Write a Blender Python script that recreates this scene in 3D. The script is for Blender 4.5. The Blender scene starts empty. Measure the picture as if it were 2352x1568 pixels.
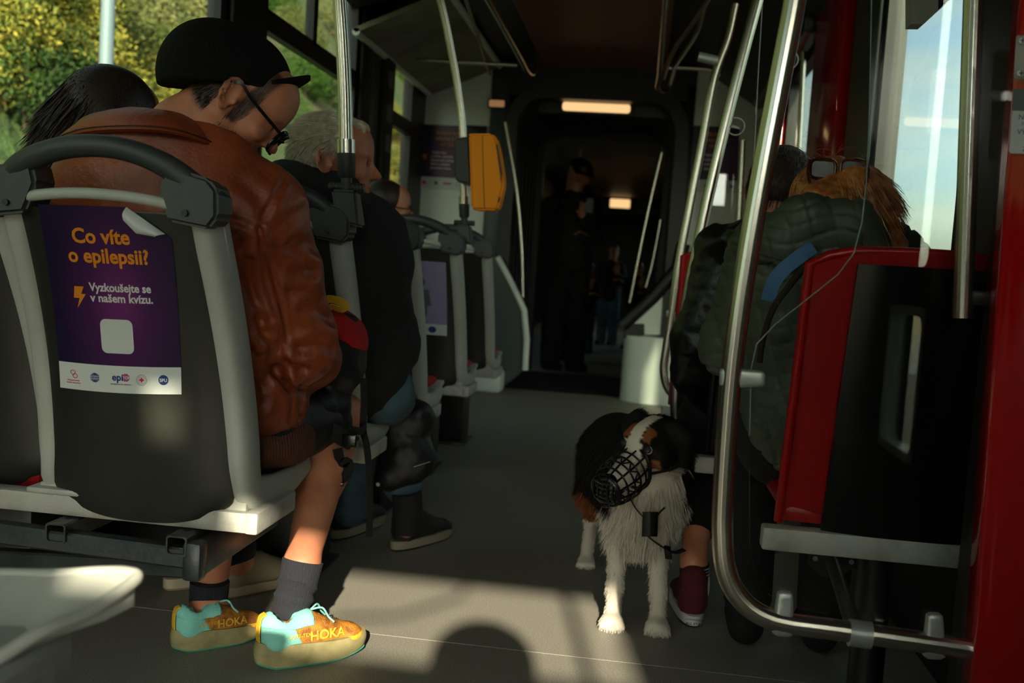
import bpy, bmesh, math, random
import numpy as np
from mathutils import Vector, Matrix, noise as mnoise
rnd = random.Random(7)
nr = np.random.RandomState(5)
sc = bpy.context.scene
COL = sc.collection
PI = math.pi

# ---------------------------------------------------------------- camera
FPX, PW, PH = 2287.0, 2352.0, 1568.0
CAM = np.array([0.0, 0.0, 0.9])
VPX, VPY, ROLL = 1475.0, 632.0, 0.065
_du, _dv = VPX - PW / 2, VPY - PH / 2
_u = _du * math.cos(ROLL) + _dv * math.sin(ROLL)
_v = -_du * math.sin(ROLL) + _dv * math.cos(ROLL)
PITCH = math.atan(-_v / FPX)
YAW = math.atan(_u / FPX * math.cos(PITCH))
_f = np.array([-math.sin(YAW) * math.cos(PITCH), math.cos(YAW) * math.cos(PITCH), -math.sin(PITCH)])
_r = np.array([math.cos(YAW), math.sin(YAW), 0.0])
_up = np.cross(_r, _f)
_ix = math.cos(ROLL) * _r + math.sin(ROLL) * _up
_iu = -math.sin(ROLL) * _r + math.cos(ROLL) * _up
cd = bpy.data.cameras.new('camera')
cam = bpy.data.objects.new('camera', cd)
COL.objects.link(cam)
cd.sensor_width = 36.0
cd.lens = FPX / PW * 36.0
cd.clip_start = 0.03
cd.clip_end = 400
_m = Matrix(((_ix[0], _iu[0], -_f[0], CAM[0]), (_ix[1], _iu[1], -_f[1], CAM[1]), (_ix[2], _iu[2], -_f[2], CAM[2]), (0, 0, 0, 1)))
cam.matrix_world = _m
cd.dof.use_dof = True
cd.dof.focus_distance = 2.05
cd.dof.aperture_fstop = 4.2
sc.camera = cam


def at(px, py, Y=None, x=None, z=None):
    """a point of the tram seen at a pixel of the photograph, at a given depth Y, side x or height z"""
    d = _f + _ix * (px - PW / 2) / FPX + _iu * (PH / 2 - py) / FPX
    if Y is not None: t = (Y - CAM[1]) / d[1]
    elif x is not None: t = (x - CAM[0]) / d[0]
    else: t = (z - CAM[2]) / d[2]
    return CAM + d * t


# ---------------------------------------------------------------- colour management, sky, sun
sc.view_settings.view_transform = 'Standard'
sc.view_settings.look = 'None'
sc.view_settings.gamma = 1.0
sc.view_settings.use_curve_mapping = False
sc.view_settings.exposure = 0.24
SKYROT = 170.5
W = bpy.data.worlds.new('sky'); sc.world = W; W.use_nodes = True
nt = W.node_tree; nt.nodes.clear()
wo = nt.nodes.new('ShaderNodeOutputWorld'); bg = nt.nodes.new('ShaderNodeBackground')
tc = nt.nodes.new('ShaderNodeTexCoord'); mp = nt.nodes.new('ShaderNodeMapping')
mp.inputs['Scale'].default_value = (1.0, 1.0, 3.6)
n1 = nt.nodes.new('ShaderNodeTexNoise'); n1.inputs['Scale'].default_value = 3.2; n1.inputs['Detail'].default_value = 4; n1.inputs['Roughness'].default_value = .5
cr = nt.nodes.new('ShaderNodeValToRGB'); cr.color_ramp.elements[0].position = .40; cr.color_ramp.elements[1].position = .62
cr.color_ramp.elements[0].color = (0.27, 0.47, 0.52, 1); cr.color_ramp.elements[1].color = (0.58, 0.60, 0.53, 1)
nt.links.new(tc.outputs['Generated'], mp.inputs['Vector']); nt.links.new(mp.outputs['Vector'], n1.inputs['Vector'])
sky = nt.nodes.new('ShaderNodeTexSky'); sky.sky_type = 'NISHITA'; sky.sun_disc = False; sky.sun_elevation = math.radians(24.5); sky.sun_rotation = math.radians(SKYROT)
sky.air_density = 1.0; sky.dust_density = 3.0; sky.ozone_density = 2.0
cr.color_ramp.elements[0].position = .38; cr.color_ramp.elements[1].position = .58
cr.color_ramp.elements[0].color = (.15, .15, .15, 1); cr.color_ramp.elements[1].color = (.92, .92, .92, 1)
cl = nt.nodes.new('ShaderNodeMixRGB'); bw = nt.nodes.new('ShaderNodeRGBToBW'); tint = nt.nodes.new('ShaderNodeMixRGB'); tint.blend_type = 'MULTIPLY'; tint.inputs[0].default_value = 1; tint.inputs[2].default_value = (1.22, 1.26, 1.12, 1)
nt.links.new(sky.outputs[0], bw.inputs[0]); nt.links.new(bw.outputs[0], tint.inputs[1])
nt.links.new(n1.outputs['Fac'], cr.inputs['Fac']); nt.links.new(cr.outputs['Color'], cl.inputs[0]); nt.links.new(sky.outputs[0], cl.inputs[1]); nt.links.new(tint.outputs[0], cl.inputs[2])
nt.links.new(cl.outputs[0], bg.inputs['Color'])
nt.links.new(bg.outputs['Background'], wo.inputs['Surface'])
bg.inputs['Strength'].default_value = 0.42
SUN_EL, SUN_AZ = math.radians(24.5), math.radians(-9.5)
sl = bpy.data.lights.new('sun', 'SUN'); sl.energy = 11.5; sl.angle = math.radians(0.9); sl.color = (1.0, 0.86, 0.66)
so = bpy.data.objects.new('sun', sl); COL.objects.link(so)
_sd = Vector((math.sin(SUN_AZ) * math.cos(SUN_EL), math.cos(SUN_AZ) * math.cos(SUN_EL), -math.sin(SUN_EL)))
so.rotation_euler = _sd.to_track_quat('-Z', 'Y').to_euler()
so.location = (0, -8, 6)


# ---------------------------------------------------------------- materials
def lin(c):
    if isinstance(c, str):
        c = [int(c[i:i + 2], 16) / 255 for i in (0, 2, 4)]
        c = [x / 12.92 if x <= .04045 else ((x + .055) / 1.055) ** 2.4 for x in c]
    return tuple(c[:3])


def mat(name, col, rough=.5, metal=0., bump=0., bscale=40., var=0., vscale=6., stretch=(1, 1, 1), col2=None, detail=4, spec=.5, sheen=0., attr=None, emit=0, coat=0, bdist=.01, ramp=(.35, .65)):
    m = bpy.data.materials.new(name); m.use_nodes = True
    t = m.node_tree; b = t.nodes['Principled BSDF']
    c = lin(col)
    b.inputs['Base Color'].default_value = (*c, 1)
    b.inputs['Roughness'].default_value = rough
    b.inputs['Metallic'].default_value = metal
    b.inputs['Specular IOR Level'].default_value = spec
    if sheen: b.inputs['Sheen Weight'].default_value = sheen
    if coat: b.inputs['Coat Weight'].default_value = coat
    if emit:
        b.inputs['Emission Color'].default_value = (*c, 1); b.inputs['Emission Strength'].default_value = emit
    tx = t.nodes.new('ShaderNodeTexCoord'); mpn = t.nodes.new('ShaderNodeMapping'); mpn.inputs['Scale'].default_value = stretch
    t.links.new(tx.outputs['Object'], mpn.inputs['Vector'])
    src = None
    if attr:
        a = t.nodes.new('ShaderNodeAttribute'); a.attribute_name = attr; src = a.outputs['Color']
        t.links.new(src, b.inputs['Base Color'])
    if var or col2:
        n = t.nodes.new('ShaderNodeTexNoise'); n.inputs['Scale'].default_value = vscale; n.inputs['Detail'].default_value = detail
        t.links.new(mpn.outputs['Vector'], n.inputs['Vector'])
        r = t.nodes.new('ShaderNodeValToRGB')
        r.color_ramp.elements[0].position, r.color_ramp.elements[1].position = ramp
        if col2: c2 = lin(col2)
        else: c2 = tuple(min(1, x * (1 + var)) for x in c); c = tuple(x * (1 - var) for x in c)
        r.color_ramp.elements[0].color = (*c, 1); r.color_ramp.elements[1].color = (*c2, 1)
        t.links.new(n.outputs['Fac'], r.inputs['Fac'])
        if attr:
            mx = t.nodes.new('ShaderNodeMixRGB'); mx.blend_type = 'MULTIPLY'; mx.inputs[0].default_value = 1
            t.links.new(src, mx.inputs[1]); t.links.new(r.outputs['Color'], mx.inputs[2]); t.links.new(mx.outputs[0], b.inputs['Base Color'])
        else:
            t.links.new(r.outputs['Color'], b.inputs['Base Color'])
    if bump:
        n = t.nodes.new('ShaderNodeTexNoise'); n.inputs['Scale'].default_value = bscale; n.inputs['Detail'].default_value = 3
        t.links.new(mpn.outputs['Vector'], n.inputs['Vector'])
        bp = t.nodes.new('ShaderNodeBump'); bp.inputs['Strength'].default_value = bump; bp.inputs['Distance'].default_value = bdist
        t.links.new(n.outputs['Fac'], bp.inputs['Height']); t.links.new(bp.outputs['Normal'], b.inputs['Normal'])
    return m


def glassmat(name, tint=(.93, .96, .95), base=.06, rough=.0):
    m = bpy.data.materials.new(name); m.use_nodes = True
    t = m.node_tree; t.nodes.clear()
    o = t.nodes.new('ShaderNodeOutputMaterial'); mx = t.nodes.new('ShaderNodeMixShader')
    tr = t.nodes.new('ShaderNodeBsdfTransparent'); tr.inputs['Color'].default_value = (*tint, 1)
    gl = t.nodes.new('ShaderNodeBsdfGlossy'); gl.inputs['Roughness'].default_value = rough
    lw = t.nodes.new('ShaderNodeLayerWeight'); lw.inputs['Blend'].default_value = .5
    pw = t.nodes.new('ShaderNodeMath'); pw.operation = 'POWER'; pw.inputs[1].default_value = 5
    fr = t.nodes.new('ShaderNodeMath'); fr.operation = 'MULTIPLY_ADD'; fr.inputs[1].default_value = .96; fr.inputs[2].default_value = .035
    t.links.new(lw.outputs['Facing'], pw.inputs[0]); t.links.new(pw.outputs[0], fr.inputs[0])
    t.links.new(fr.outputs[0], mx.inputs[0]); t.links.new(tr.outputs[0], mx.inputs[1]); t.links.new(gl.outputs[0], mx.inputs[2])
    t.links.new(mx.outputs[0], o.inputs['Surface'])
    return m


M = dict(
    floor=mat('grey_speckled_vinyl', '75736a', .55, bump=.12, bscale=400, col2='9f9c8f', vscale=330, detail=2, ramp=(.38, .72)),
    black=mat('black_plastic', '0b0c0c', .5),
    blackgloss=mat('black_gloss', '050505', .25),
    dgrey=mat('dark_grey_plastic', '2f3433', .48, bump=.08, bscale=600),
    panel=mat('seat_back_plastic', '22241f', .40, bump=.05, bscale=500, col2='2b2d26', vscale=5),
    lgrey=mat('light_grey_plastic', 'a9aca3', .5, bump=.05, bscale=500, var=.04, vscale=9),
    alu=mat('cast_aluminium', 'b3b5ad', .55, metal=.15, bump=.1, bscale=200, col2='8c8c80', vscale=14, ramp=(.45, .8)),
    frame=mat('galvanised_frame', '4c5152', .42, metal=.7, bump=.1, bscale=60, var=.25, vscale=12),
    steel=mat('brushed_steel', 'c9c6ba', .27, metal=1, bump=.012, bscale=160, stretch=(1, 1, .02)),
    steelx=mat('brushed_steel_level', 'c9c6ba', .27, metal=1, bump=.012, bscale=160, stretch=(.02, 1, 1)),
    clip=mat('cast_clip', 'aab2ae', .38, metal=.6, bump=.1, bscale=60),
    red=mat('red_lacquer', 'b3080c', .16, coat=.4, var=.03),
    redseat=mat('red_plastic', '9a0a0c', .35),
    redcloth=mat('red_fabric', 'b00d12', .85, bump=.3, bscale=300),
    white=mat('white_wall_panel', 'dfe6de', .45, var=.02),
    creamp=mat('cream_cove_panel', '8e8a74', .6, col2='6b6956', vscale=4),
    ceil=mat('brown_ceiling_laminate', '7a4c35', .5, col2='64402c', vscale=3, stretch=(1, .15, 1)),
    dark=mat('dark_trim', '101211', .45),
    gpanel=mat('grey_side_panel', '3c4645', .4),
    rubber=mat('bellows_rubber', '1d1f1f', .7),
    glass=glassmat('window_glass', (.76, .82, .76)),
    clear=glassmat('clear_glass', (.97, .98, .975)),
    orange=mat('orange_plastic', 'ec8d02', .5, bump=.05, bscale=500, spec=.2),
    leather=mat('brown_leather', '8e431f', .46, bump=.5, bscale=110, col2='78341a', vscale=7, detail=6, spec=.45, bdist=.003),
    ribknit=mat('brown_rib_knit', '56301f', .9, bump=.2, bscale=300),
    skin=mat('skin', 'c08363', .5, bump=.18, bscale=220, col2='b0704f', vscale=14, bdist=.002),
    skint=mat('skin_tone', 'ffffff', .5, bump=.2, bscale=220, col2='e8d0c8', vscale=14, bdist=.002, attr='tone'),
    skin2=mat('older_skin', 'b9775a', .5, bump=.4, bscale=90, col2='a8654a', vscale=18, bdist=.002),
    blackcloth=mat('black_cloth', '0a0a0b', .85, bump=.3, bscale=400),
    navycloth=mat('black_nylon', '0d1013', .55, bump=.35, bscale=25, bdist=.01),
    sock=mat('navy_knit', '191c25', .9, bump=.6, bscale=420, stretch=(1, 1, .15)),
    denim=mat('blue_denim', '46626f', .9, bump=.3, bscale=500, col2='2f4652', vscale=9),
    capm=mat('black_perforated_cap', '060606', .85, bump=.4, bscale=180, spec=.2),
    green=mat('dark_green_quilt', '404a3b', .55, bump=.35, bscale=14, bdist=.02),
    hairdark=mat('dark_hair', '281a12', .5, var=.3, vscale=30),
    hairbrown=mat('brown_hair', '3a2a20', .5, var=.3, vscale=60),
    hairred=mat('auburn_hair', '8a4a20', .42, attr=None, col2='c98a4c', vscale=60),
    hairgrey=mat('grey_hair', 'a0967f', .5, col2='cdc4ae', vscale=70),
    fur=mat('fur_colour', (1, 1, 1), .75, attr='fur', spec=.2),
    lampm=mat('lamp_diffuser', 'ffcf90', .4, emit=.85),
    paper=mat('white_paper', 'c6cdc9', .45),
    orangeink=mat('orange_ink', 'd98212', .5),
    whiteink=mat('white_ink', 'd2d0d0', .5),
    redink=mat('red_ink', 'b8232b', .5),
    blueink=mat('blue_ink', '1f3770', .5),
    pinkink=mat('pink_ink', 'a3457f', .5),
    greyink=mat('grey_ink', '5c6062', .5),
    lilac=mat('lilac_paper', '8f86a8', .5),
    teal=mat('turquoise_mesh', '7cc4b8', .7, bump=.3, bscale=300),
    yellow=mat('yellow_webbing', 'd8a526', .7, bump=.3, bscale=500),
    ochre=mat('ochre_upper', 'b87720', .65, bump=.4, bscale=350, col2='7d4c16', vscale=45, ramp=(.4, .6)),
    sole=mat('khaki_midsole', '9a9064', .75, col2='7d7650', vscale=25),
    outsole=mat('green_rubber', '3f8f74', .7),
    soledark=mat('dark_rubber', '15181a', .8),
    maroon=mat('maroon_canvas', '551019', .85, bump=.3, bscale=500),
    steelblue=mat('blue_webbing', '3f6b94', .7, bump=.3, bscale=500, stretch=(1, 1, 1)),
)


# ---------------------------------------------------------------- object helpers
def tag(o, label=None, cat=None, group=None, kind=None):
    if label: o['label'] = label
    if cat: o['category'] = cat
    if group: o['group'] = group
    if kind: o['kind'] = kind
    return o


def empty(name, loc, label, cat, group=None, kind=None):
    o = bpy.data.objects.new(name, None); o.location = Vector(loc); o.empty_display_size = .05
    COL.objects.link(o)
    return tag(o, label, cat, group, kind)


def putobj(name, me, parent=None, material=None, smooth=True, loc=None):
    if material is not None and len(me.materials) == 0: me.materials.append(material)
    if smooth and len(me.polygons): me.polygons.foreach_set('use_smooth', [True] * len(me.polygons))
    o = bpy.data.objects.new(name, me); COL.objects.link(o)
    if loc is not None: o.location = Vector(loc)
    if parent is not None:
        o.parent = parent
        w = parent_world(parent)
        o.location = Vector(o.location) - w     # geometry is given in world space
    return o


def parent_world(p):
    w = Vector((0, 0, 0))
    while p is not None:
        w += Vector(p.location); p = p.parent
    return w


class MB:
    def __init__(s): s.v = []; s.f = []

    def add(s, vs, fs):
        o = len(s.v); s.v += [tuple(float(c) for c in x) for x in vs]; s.f += [tuple(i + o for i in q) for q in fs]; return s

    def box(s, a, b, bev=0.0):
        x0, y0, z0 = [min(p, q) for p, q in zip(a, b)]; x1, y1, z1 = [max(p, q) for p, q in zip(a, b)]
        if bev <= 0:
            return s.add([(x0, y0, z0), (x1, y0, z0), (x1, y1, z0), (x0, y1, z0), (x0, y0, z1), (x1, y0, z1), (x1, y1, z1), (x0, y1, z1)],
                         [(0, 3, 2, 1), (4, 5, 6, 7), (0, 1, 5, 4), (1, 2, 6, 5), (2, 3, 7, 6), (3, 0, 4, 7)])
        bm = bmesh.new(); bmesh.ops.create_cube(bm, size=1)
        for v in bm.verts: v.co = Vector(((v.co.x + .5) * (x1 - x0) + x0, (v.co.y + .5) * (y1 - y0) + y0, (v.co.z + .5) * (z1 - z0) + z0))
        bmesh.ops.bevel(bm, geom=bm.edges[:], offset=min(bev, .49 * min(x1 - x0, y1 - y0, z1 - z0)), segments=2, affect='EDGES', profile=.5)
        bm.verts.index_update(); s.add([v.co for v in bm.verts], [[v.index for v in f.verts] for f in bm.faces]); bm.free(); return s

    def tube(s, pts, r, n=16, prof=None, closed=False, cap=True, up=(0, 0, 1)):
        """sweep a ring along pts; r a number or list; prof optional list of (u,v) offsets"""
        P = [Vector(p) for p in pts]; m = len(P)
        R = r if hasattr(r, '__len__') else [r] * m
        if prof is None: prof = [(math.cos(2 * PI * k / n), math.sin(2 * PI * k / n)) for k in range(n)]
        n = len(prof); T = []
        for i in range(m):
            a = P[i - 1] if (i > 0 or closed) else P[i]; b = P[(i + 1) % m] if (i < m - 1 or closed) else P[i]
            d = b - a
            T.append(d.normalized() if d.length > 1e-9 else Vector((0, 0, 1)))
        u = Vector(up); u = u - T[0] * u.dot(T[0])
        if u.length < 1e-4: u = Vector((0, 1, 0)) - T[0] * T[0].y
        if u.length < 1e-4: u = Vector((1, 0, 0))
        u.normalize(); vs = []
        for i in range(m):
            u = u - T[i] * u.dot(T[i]); u.normalize(); w = T[i].cross(u)
            for (a, b) in prof: vs.append(P[i] + (w * a + u * b) * R[i])
        fs = []
        for i in range(m if closed else m - 1):
            j = (i + 1) % m
            for k in range(n):
                l = (k + 1) % n
                fs.append((i * n + k, i * n + l, j * n + l, j * n + k))
        if cap and not closed:
            fs.append(tuple(reversed(range(n)))); fs.append(tuple((m - 1) * n + k for k in range(n)))
        return s.add(vs, fs)

    def prism(s, poly, a, b):
        """poly: list of 3D points (planar), extruded by vector b-a"""
        d = Vector(b) - Vector(a); n = len(poly); P = [Vector(p) for p in poly]
        return s.add(P + [p + d for p in P], [tuple(reversed(range(n))), tuple(range(n, 2 * n))] + [(i, (i + 1) % n, n + (i + 1) % n, n + i) for i in range(n)])

    def grid(s, fn, nu, nv, thick=None):
        vs = [fn(i / nu, j / nv) for j in range(nv + 1) for i in range(nu + 1)]
        fs = [(j * (nu + 1) + i, j * (nu + 1) + i + 1, (j + 1) * (nu + 1) + i + 1, (j + 1) * (nu + 1) + i) for j in range(nv) for i in range(nu)]
        if thick is None: return s.add(vs, fs)
        n = len(vs); d = Vector(thick)
        vs2 = [Vector(v) + d for v in vs]
        fs2 = [tuple(n + k for k in reversed(f)) for f in fs]
        bd = [i for i in range(nu + 1)] + [j * (nu + 1) + nu for j in range(1, nv + 1)] + [nv * (nu + 1) + i for i in range(nu - 1, -1, -1)] + [j * (nu + 1) for j in range(nv - 1, 0, -1)]
        sd = [(bd[k], n + bd[k], n + bd[(k + 1) % len(bd)], bd[(k + 1) % len(bd)]) for k in range(len(bd))]
        return s.add(vs + vs2, fs + fs2 + sd)

    def lathe(s, prof, c, axis='Z', n=24):
        vs = []; c = Vector(c)
        for (r, h) in prof:
            for k in range(n):
                a = 2 * PI * k / n; x, y = r * math.cos(a), r * math.sin(a)
                vs.append(c + Vector({'Z': (x, y, h), 'Y': (x, h, y), 'X': (h, x, y)}[axis]))
        m = len(prof)
        fs = [(i * n + k, i * n + (k + 1) % n, (i + 1) * n + (k + 1) % n, (i + 1) * n + k) for i in range(m - 1) for k in range(n)]
        fs += [tuple(reversed(range(n))), tuple((m - 1) * n + k for k in range(n))]
        return s.add(vs, fs)

    def mesh(s, name, recalc=True):
        me = bpy.data.meshes.new(name); me.from_pydata(s.v, [], s.f); me.validate()
        if recalc:
            bm = bmesh.new(); bm.from_mesh(me); bmesh.ops.recalc_face_normals(bm, faces=bm.faces); bm.to_mesh(me); bm.free()
        me.update(); return me

    def build(s, name, material, parent=None, smooth=True, recalc=True, angle=True):
        me = s.mesh(name, recalc)
        o = putobj(name, me, parent, material, smooth)
        if smooth and angle: sharp(me)
        return o


def sharp(me, ang=40):
    """mark edges sharper than ang so that smooth shading keeps them crisp"""
    bm = bmesh.new(); bm.from_mesh(me); a = math.radians(ang)
    for e in bm.edges:
        if len(e.link_faces) == 2: e.smooth = e.calc_face_angle(0) < a
    bm.to_mesh(me); bm.free()


def spline(pts, n=8):
    """Catmull-Rom through points"""
    P = [Vector(p) for p in pts]; out = []
    for i in range(len(P) - 1):
        p0 = P[i - 1] if i else P[0] * 2 - P[1]; p1, p2 = P[i], P[i + 1]; p3 = P[i + 2] if i + 2 < len(P) else P[-1] * 2 - P[-2]
        for k in range(n):
            t = k / n
            out.append(.5 * ((2 * p1) + (p2 - p0) * t + (2 * p0 - 5 * p1 + 4 * p2 - p3) * t * t + (3 * p1 - p0 - 3 * p2 + p3) * t ** 3))
    out.append(P[-1]); return out


def fluted(n=16, d=.03, sub=3):
    """pole section with fine lengthwise ribs"""
    k = n * sub
    return [((1 - (d if i % sub == 0 else 0)) * math.cos(2 * PI * i / k), (1 - (d if i % sub == 0 else 0)) * math.sin(2 * PI * i / k)) for i in range(k)]


def struct(name, mb, material, parent=None, smooth=False):
    o = mb.build(name, material, parent, smooth=smooth)
    if parent is None: o['kind'] = 'structure'
    return o


# ---------------------------------------------------------------- sculpting: blended distance fields -> surface nets
def _cone(P, a, b, ra, rb):
    a = np.array(a, np.float32); b = np.array(b, np.float32); d = b - a
    t = np.clip(((P - a) @ d) / max(float(d @ d), 1e-12), 0, 1)
    return np.linalg.norm(P - a - t[..., None] * d, axis=-1) - (ra + (rb - ra) * t)


def _ell(P, c, r, R=None):
    q = P - np.array(c, np.float32)
    if R is not None: q = q @ np.array(R, np.float32)
    r = np.array(r, np.float32)
    k0 = np.linalg.norm(q / r, axis=-1); k1 = np.linalg.norm(q / (r * r), axis=-1)
    return k0 * (k0 - 1) / np.maximum(k1, 1e-6)


def rotm(rx=0, ry=0, rz=0):
    """columns = local axes in world"""
    from mathutils import Euler
    return np.array(Euler((math.radians(rx), math.radians(ry), math.radians(rz))).to_matrix())


def sdf(P, prims):
    D = np.full(P.shape[:-1], 9.0, np.float32)
    for p in prims:
        k = p[0]; kk = p[1]
        if k in ('c', '-c'): d = _cone(P, *p[2:])
        else: d = _ell(P, *p[2:])
        if k[0] == '-':
            h = np.clip(.5 - .5 * (D + d) / kk, 0, 1)
            D = D + (-d - D) * h + kk * h * (1 - h)
        else:
            h = np.clip(.5 + .5 * (d - D) / kk, 0, 1)
            D = d + (D - d) * h - kk * h * (1 - h)
            if False: pass
    return D


def nets(prims, vox, clip=None, post=None):
    lo = np.array([9e9] * 3); hi = -lo
    for p in prims:
        if p[0][0] == '-': continue
        if p[0] == 'c':
            for q, r in ((p[2], p[4]), (p[3], p[5])):
                lo = np.minimum(lo, np.array(q) - r); hi = np.maximum(hi, np.array(q) + r)
        else:
            r = max(p[3]); lo = np.minimum(lo, np.array(p[2]) - r); hi = np.maximum(hi, np.array(p[2]) + r)
    lo -= 3 * vox; hi += 3 * vox
    n = np.ceil((hi - lo) / vox).astype(int) + 1
    ax = [lo[i] + vox * np.arange(n[i]) for i in range(3)]
    D = np.full(n, 9.0, np.float32)
    for p in prims:
        kk = p[1]
        if p[0] in ('c', '-c'):
            plo = np.minimum(np.array(p[2]) - p[4], np.array(p[3]) - p[5]); phi = np.maximum(np.array(p[2]) + p[4], np.array(p[3]) + p[5])
        else:
            plo = np.array(p[2]) - max(p[3]); phi = np.array(p[2]) + max(p[3])
        mg = kk + 3 * vox
        i0 = np.clip(np.floor((plo - mg - lo) / vox).astype(int), 0, n); i1 = np.clip(np.ceil((phi + mg - lo) / vox).astype(int) + 1, 0, n)
        if np.any(i1 <= i0): continue
        P = np.stack(np.meshgrid(*[ax[q][i0[q]:i1[q]] for q in range(3)], indexing='ij'), -1).astype(np.float32)
        sub = D[i0[0]:i1[0], i0[1]:i1[1], i0[2]:i1[2]]
        d = _cone(P, *p[2:]) if 'c' in p[0] else _ell(P, *p[2:])
        if p[0][0] == '-':
            h = np.clip(.5 - .5 * (sub + d) / kk, 0, 1); sub[...] = sub + (-d - sub) * h + kk * h * (1 - h)
        else:
            h = np.clip(.5 + .5 * (d - sub) / kk, 0, 1); sub[...] = d + (sub - d) * h - kk * h * (1 - h)
    if clip is not None or post is not None:
        ii = np.argwhere(D < 3 * vox); P = np.stack([ax[q][ii[:, q]] for q in range(3)], -1).astype(np.float32)
        d = D[tuple(ii.T)]
        if post is not None: d = post(P, d)
        if clip is not None: d = np.maximum(d, clip(P))
        D[tuple(ii.T)] = d
    D[0] = D[-1] = 1; D[:, 0] = D[:, -1] = 1; D[:, :, 0] = D[:, :, -1] = 1
    S = D < 0
    c = np.array(n) - 1
    acc = np.zeros((*c, 3), np.float32); cnt = np.zeros(c, np.float32)
    E = []
    for a in range(3):
        sl0 = [slice(None)] * 3; sl1 = [slice(None)] * 3; sl0[a] = slice(0, -1); sl1[a] = slice(1, None)
        A, B = D[tuple(sl0)], D[tuple(sl1)]
        cr_ = (A < 0) != (B < 0)
        idx = np.argwhere(cr_)
        t = A[cr_] / (A[cr_] - B[cr_])
        pos = idx.astype(np.float32); pos[:, a] += t
        E.append((a, idx, (A[cr_] < 0)))
        b1, b2 = [x for x in range(3) if x != a]
        for d1 in (0, -1):
            for d2 in (0, -1):
                ii = idx.copy(); ii[:, b1] += d1; ii[:, b2] += d2
                ok = np.all((ii >= 0) & (ii < c), axis=1)
                np.add.at(acc, tuple(ii[ok].T), pos[ok]); np.add.at(cnt, tuple(ii[ok].T), 1)
    cells = np.argwhere(cnt > 0)
    ID = np.full(c, -1, int); ID[tuple(cells.T)] = np.arange(len(cells))
    V = acc[tuple(cells.T)] / cnt[tuple(cells.T)][:, None] * vox + lo
    F = []
    for a, idx, inside in E:
        b1, b2 = (a + 1) % 3, (a + 2) % 3
        q = []
        for d1, d2 in ((0, 0), (-1, 0), (-1, -1), (0, -1)):
            ii = idx.copy(); ii[:, b1] += d1; ii[:, b2] += d2; q.append(ID[tuple(ii.T)])
        q = np.stack(q, 1)
        q[~inside] = q[~inside][:, ::-1]
        F.append(q)
    F = np.concatenate(F); F = F[np.all(F >= 0, axis=1)]
    return V, F


def npmesh(name, V, F):
    me = bpy.data.meshes.new(name)
    V = np.asarray(V, np.float32); F = np.asarray(F, np.int32); k = F.shape[1]
    me.vertices.add(len(V)); me.vertices.foreach_set('co', V.ravel())
    me.loops.add(F.size); me.loops.foreach_set('vertex_index', F.ravel())
    me.polygons.add(len(F)); me.polygons.foreach_set('loop_start', np.arange(0, F.size, k, dtype=np.int32))
    me.update(calc_edges=True); me.validate(); return me


def relax(V, F, it=2, lam=.5):
    for _ in range(it):
        s = np.zeros_like(V); n = np.zeros(len(V))
        for a in range(4):
            b = (a + 1) % 4
            np.add.at(s, F[:, a], V[F[:, b]]); np.add.at(n, F[:, a], 1)
            np.add.at(s, F[:, b], V[F[:, a]]); np.add.at(n, F[:, b], 1)
        V = V + lam * (s / np.maximum(n, 1)[:, None] - V)
    return V


def normals(V, F):
    N = np.cross(V[F[:, 2]] - V[F[:, 0]], V[F[:, 3]] - V[F[:, 1]]); out = np.zeros_like(V)
    for a in range(4): np.add.at(out, F[:, a], N)
    return out / np.maximum(np.linalg.norm(out, axis=1), 1e-9)[:, None]


from mathutils.bvhtree import BVHTree
def onmesh(V, F, path):
    """points of a surface seen at pixels of the photograph"""
    b = BVHTree.FromPolygons([tuple(v) for v in V], [tuple(f) for f in F]); out = []
    for (x, y) in path:
        p = at(x, y, Y=1.0); d = Vector(p - CAM).normalized(); h = b.ray_cast(Vector(CAM), d)
        if h[0] is not None: out.append(h[0])
    return out


def press(V, F, lines):
    d = np.zeros(len(V))
    for (path, dep, wid) in lines:
        pts = onmesh(V, F, path)
        if len(pts) < 2: continue
        m = np.full(len(V), 9.0)
        for a, b in zip(pts[:-1], pts[1:]): m = np.minimum(m, _cone(V, a, b, 0, 0))
        d += -dep * np.exp(-(m / wid) ** 2) + dep * .55 * np.exp(-((m - 2.0 * wid) / wid) ** 2)
    return d


def sculpt(name, prims, vox, material, parent=None, it=2, disp=None, clip=None, post=None, ret=False, lines=None):
    V, F = nets(prims, vox, clip, post)
    V = relax(V, F, it)
    if disp is not None:
        N = normals(V, F)
        if lines is not None: disp_ = disp(V, N) + press(V, F, lines)
        else: disp_ = disp(V, N)
        V = V + N * disp_[:, None]
    o = putobj(name, npmesh(name, V, F), parent, material)
    if ret: return o, V, F
    return o


def fbm(V, s, seed=0, stretch=(1, 1, 1)):
    st = np.array(stretch) * s
    return np.array([mnoise.noise(Vector(v * st + seed)) for v in V])


def fold(V, N, pts, depth=.006, width=.012):
    """pressed-in crease lines: list of polylines"""
    d = np.zeros(len(V))
    for line in pts:
        line = [np.array(p) for p in line]
        m = np.full(len(V), 9.0)
        for a, b in zip(line[:-1], line[1:]):
            m = np.minimum(m, _cone(V, a, b, 0, 0))
        d -= depth * np.exp(-(m / width) ** 2) - depth * .6 * np.exp(-((m - 1.9 * width) / width) ** 2)
    return d


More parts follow.
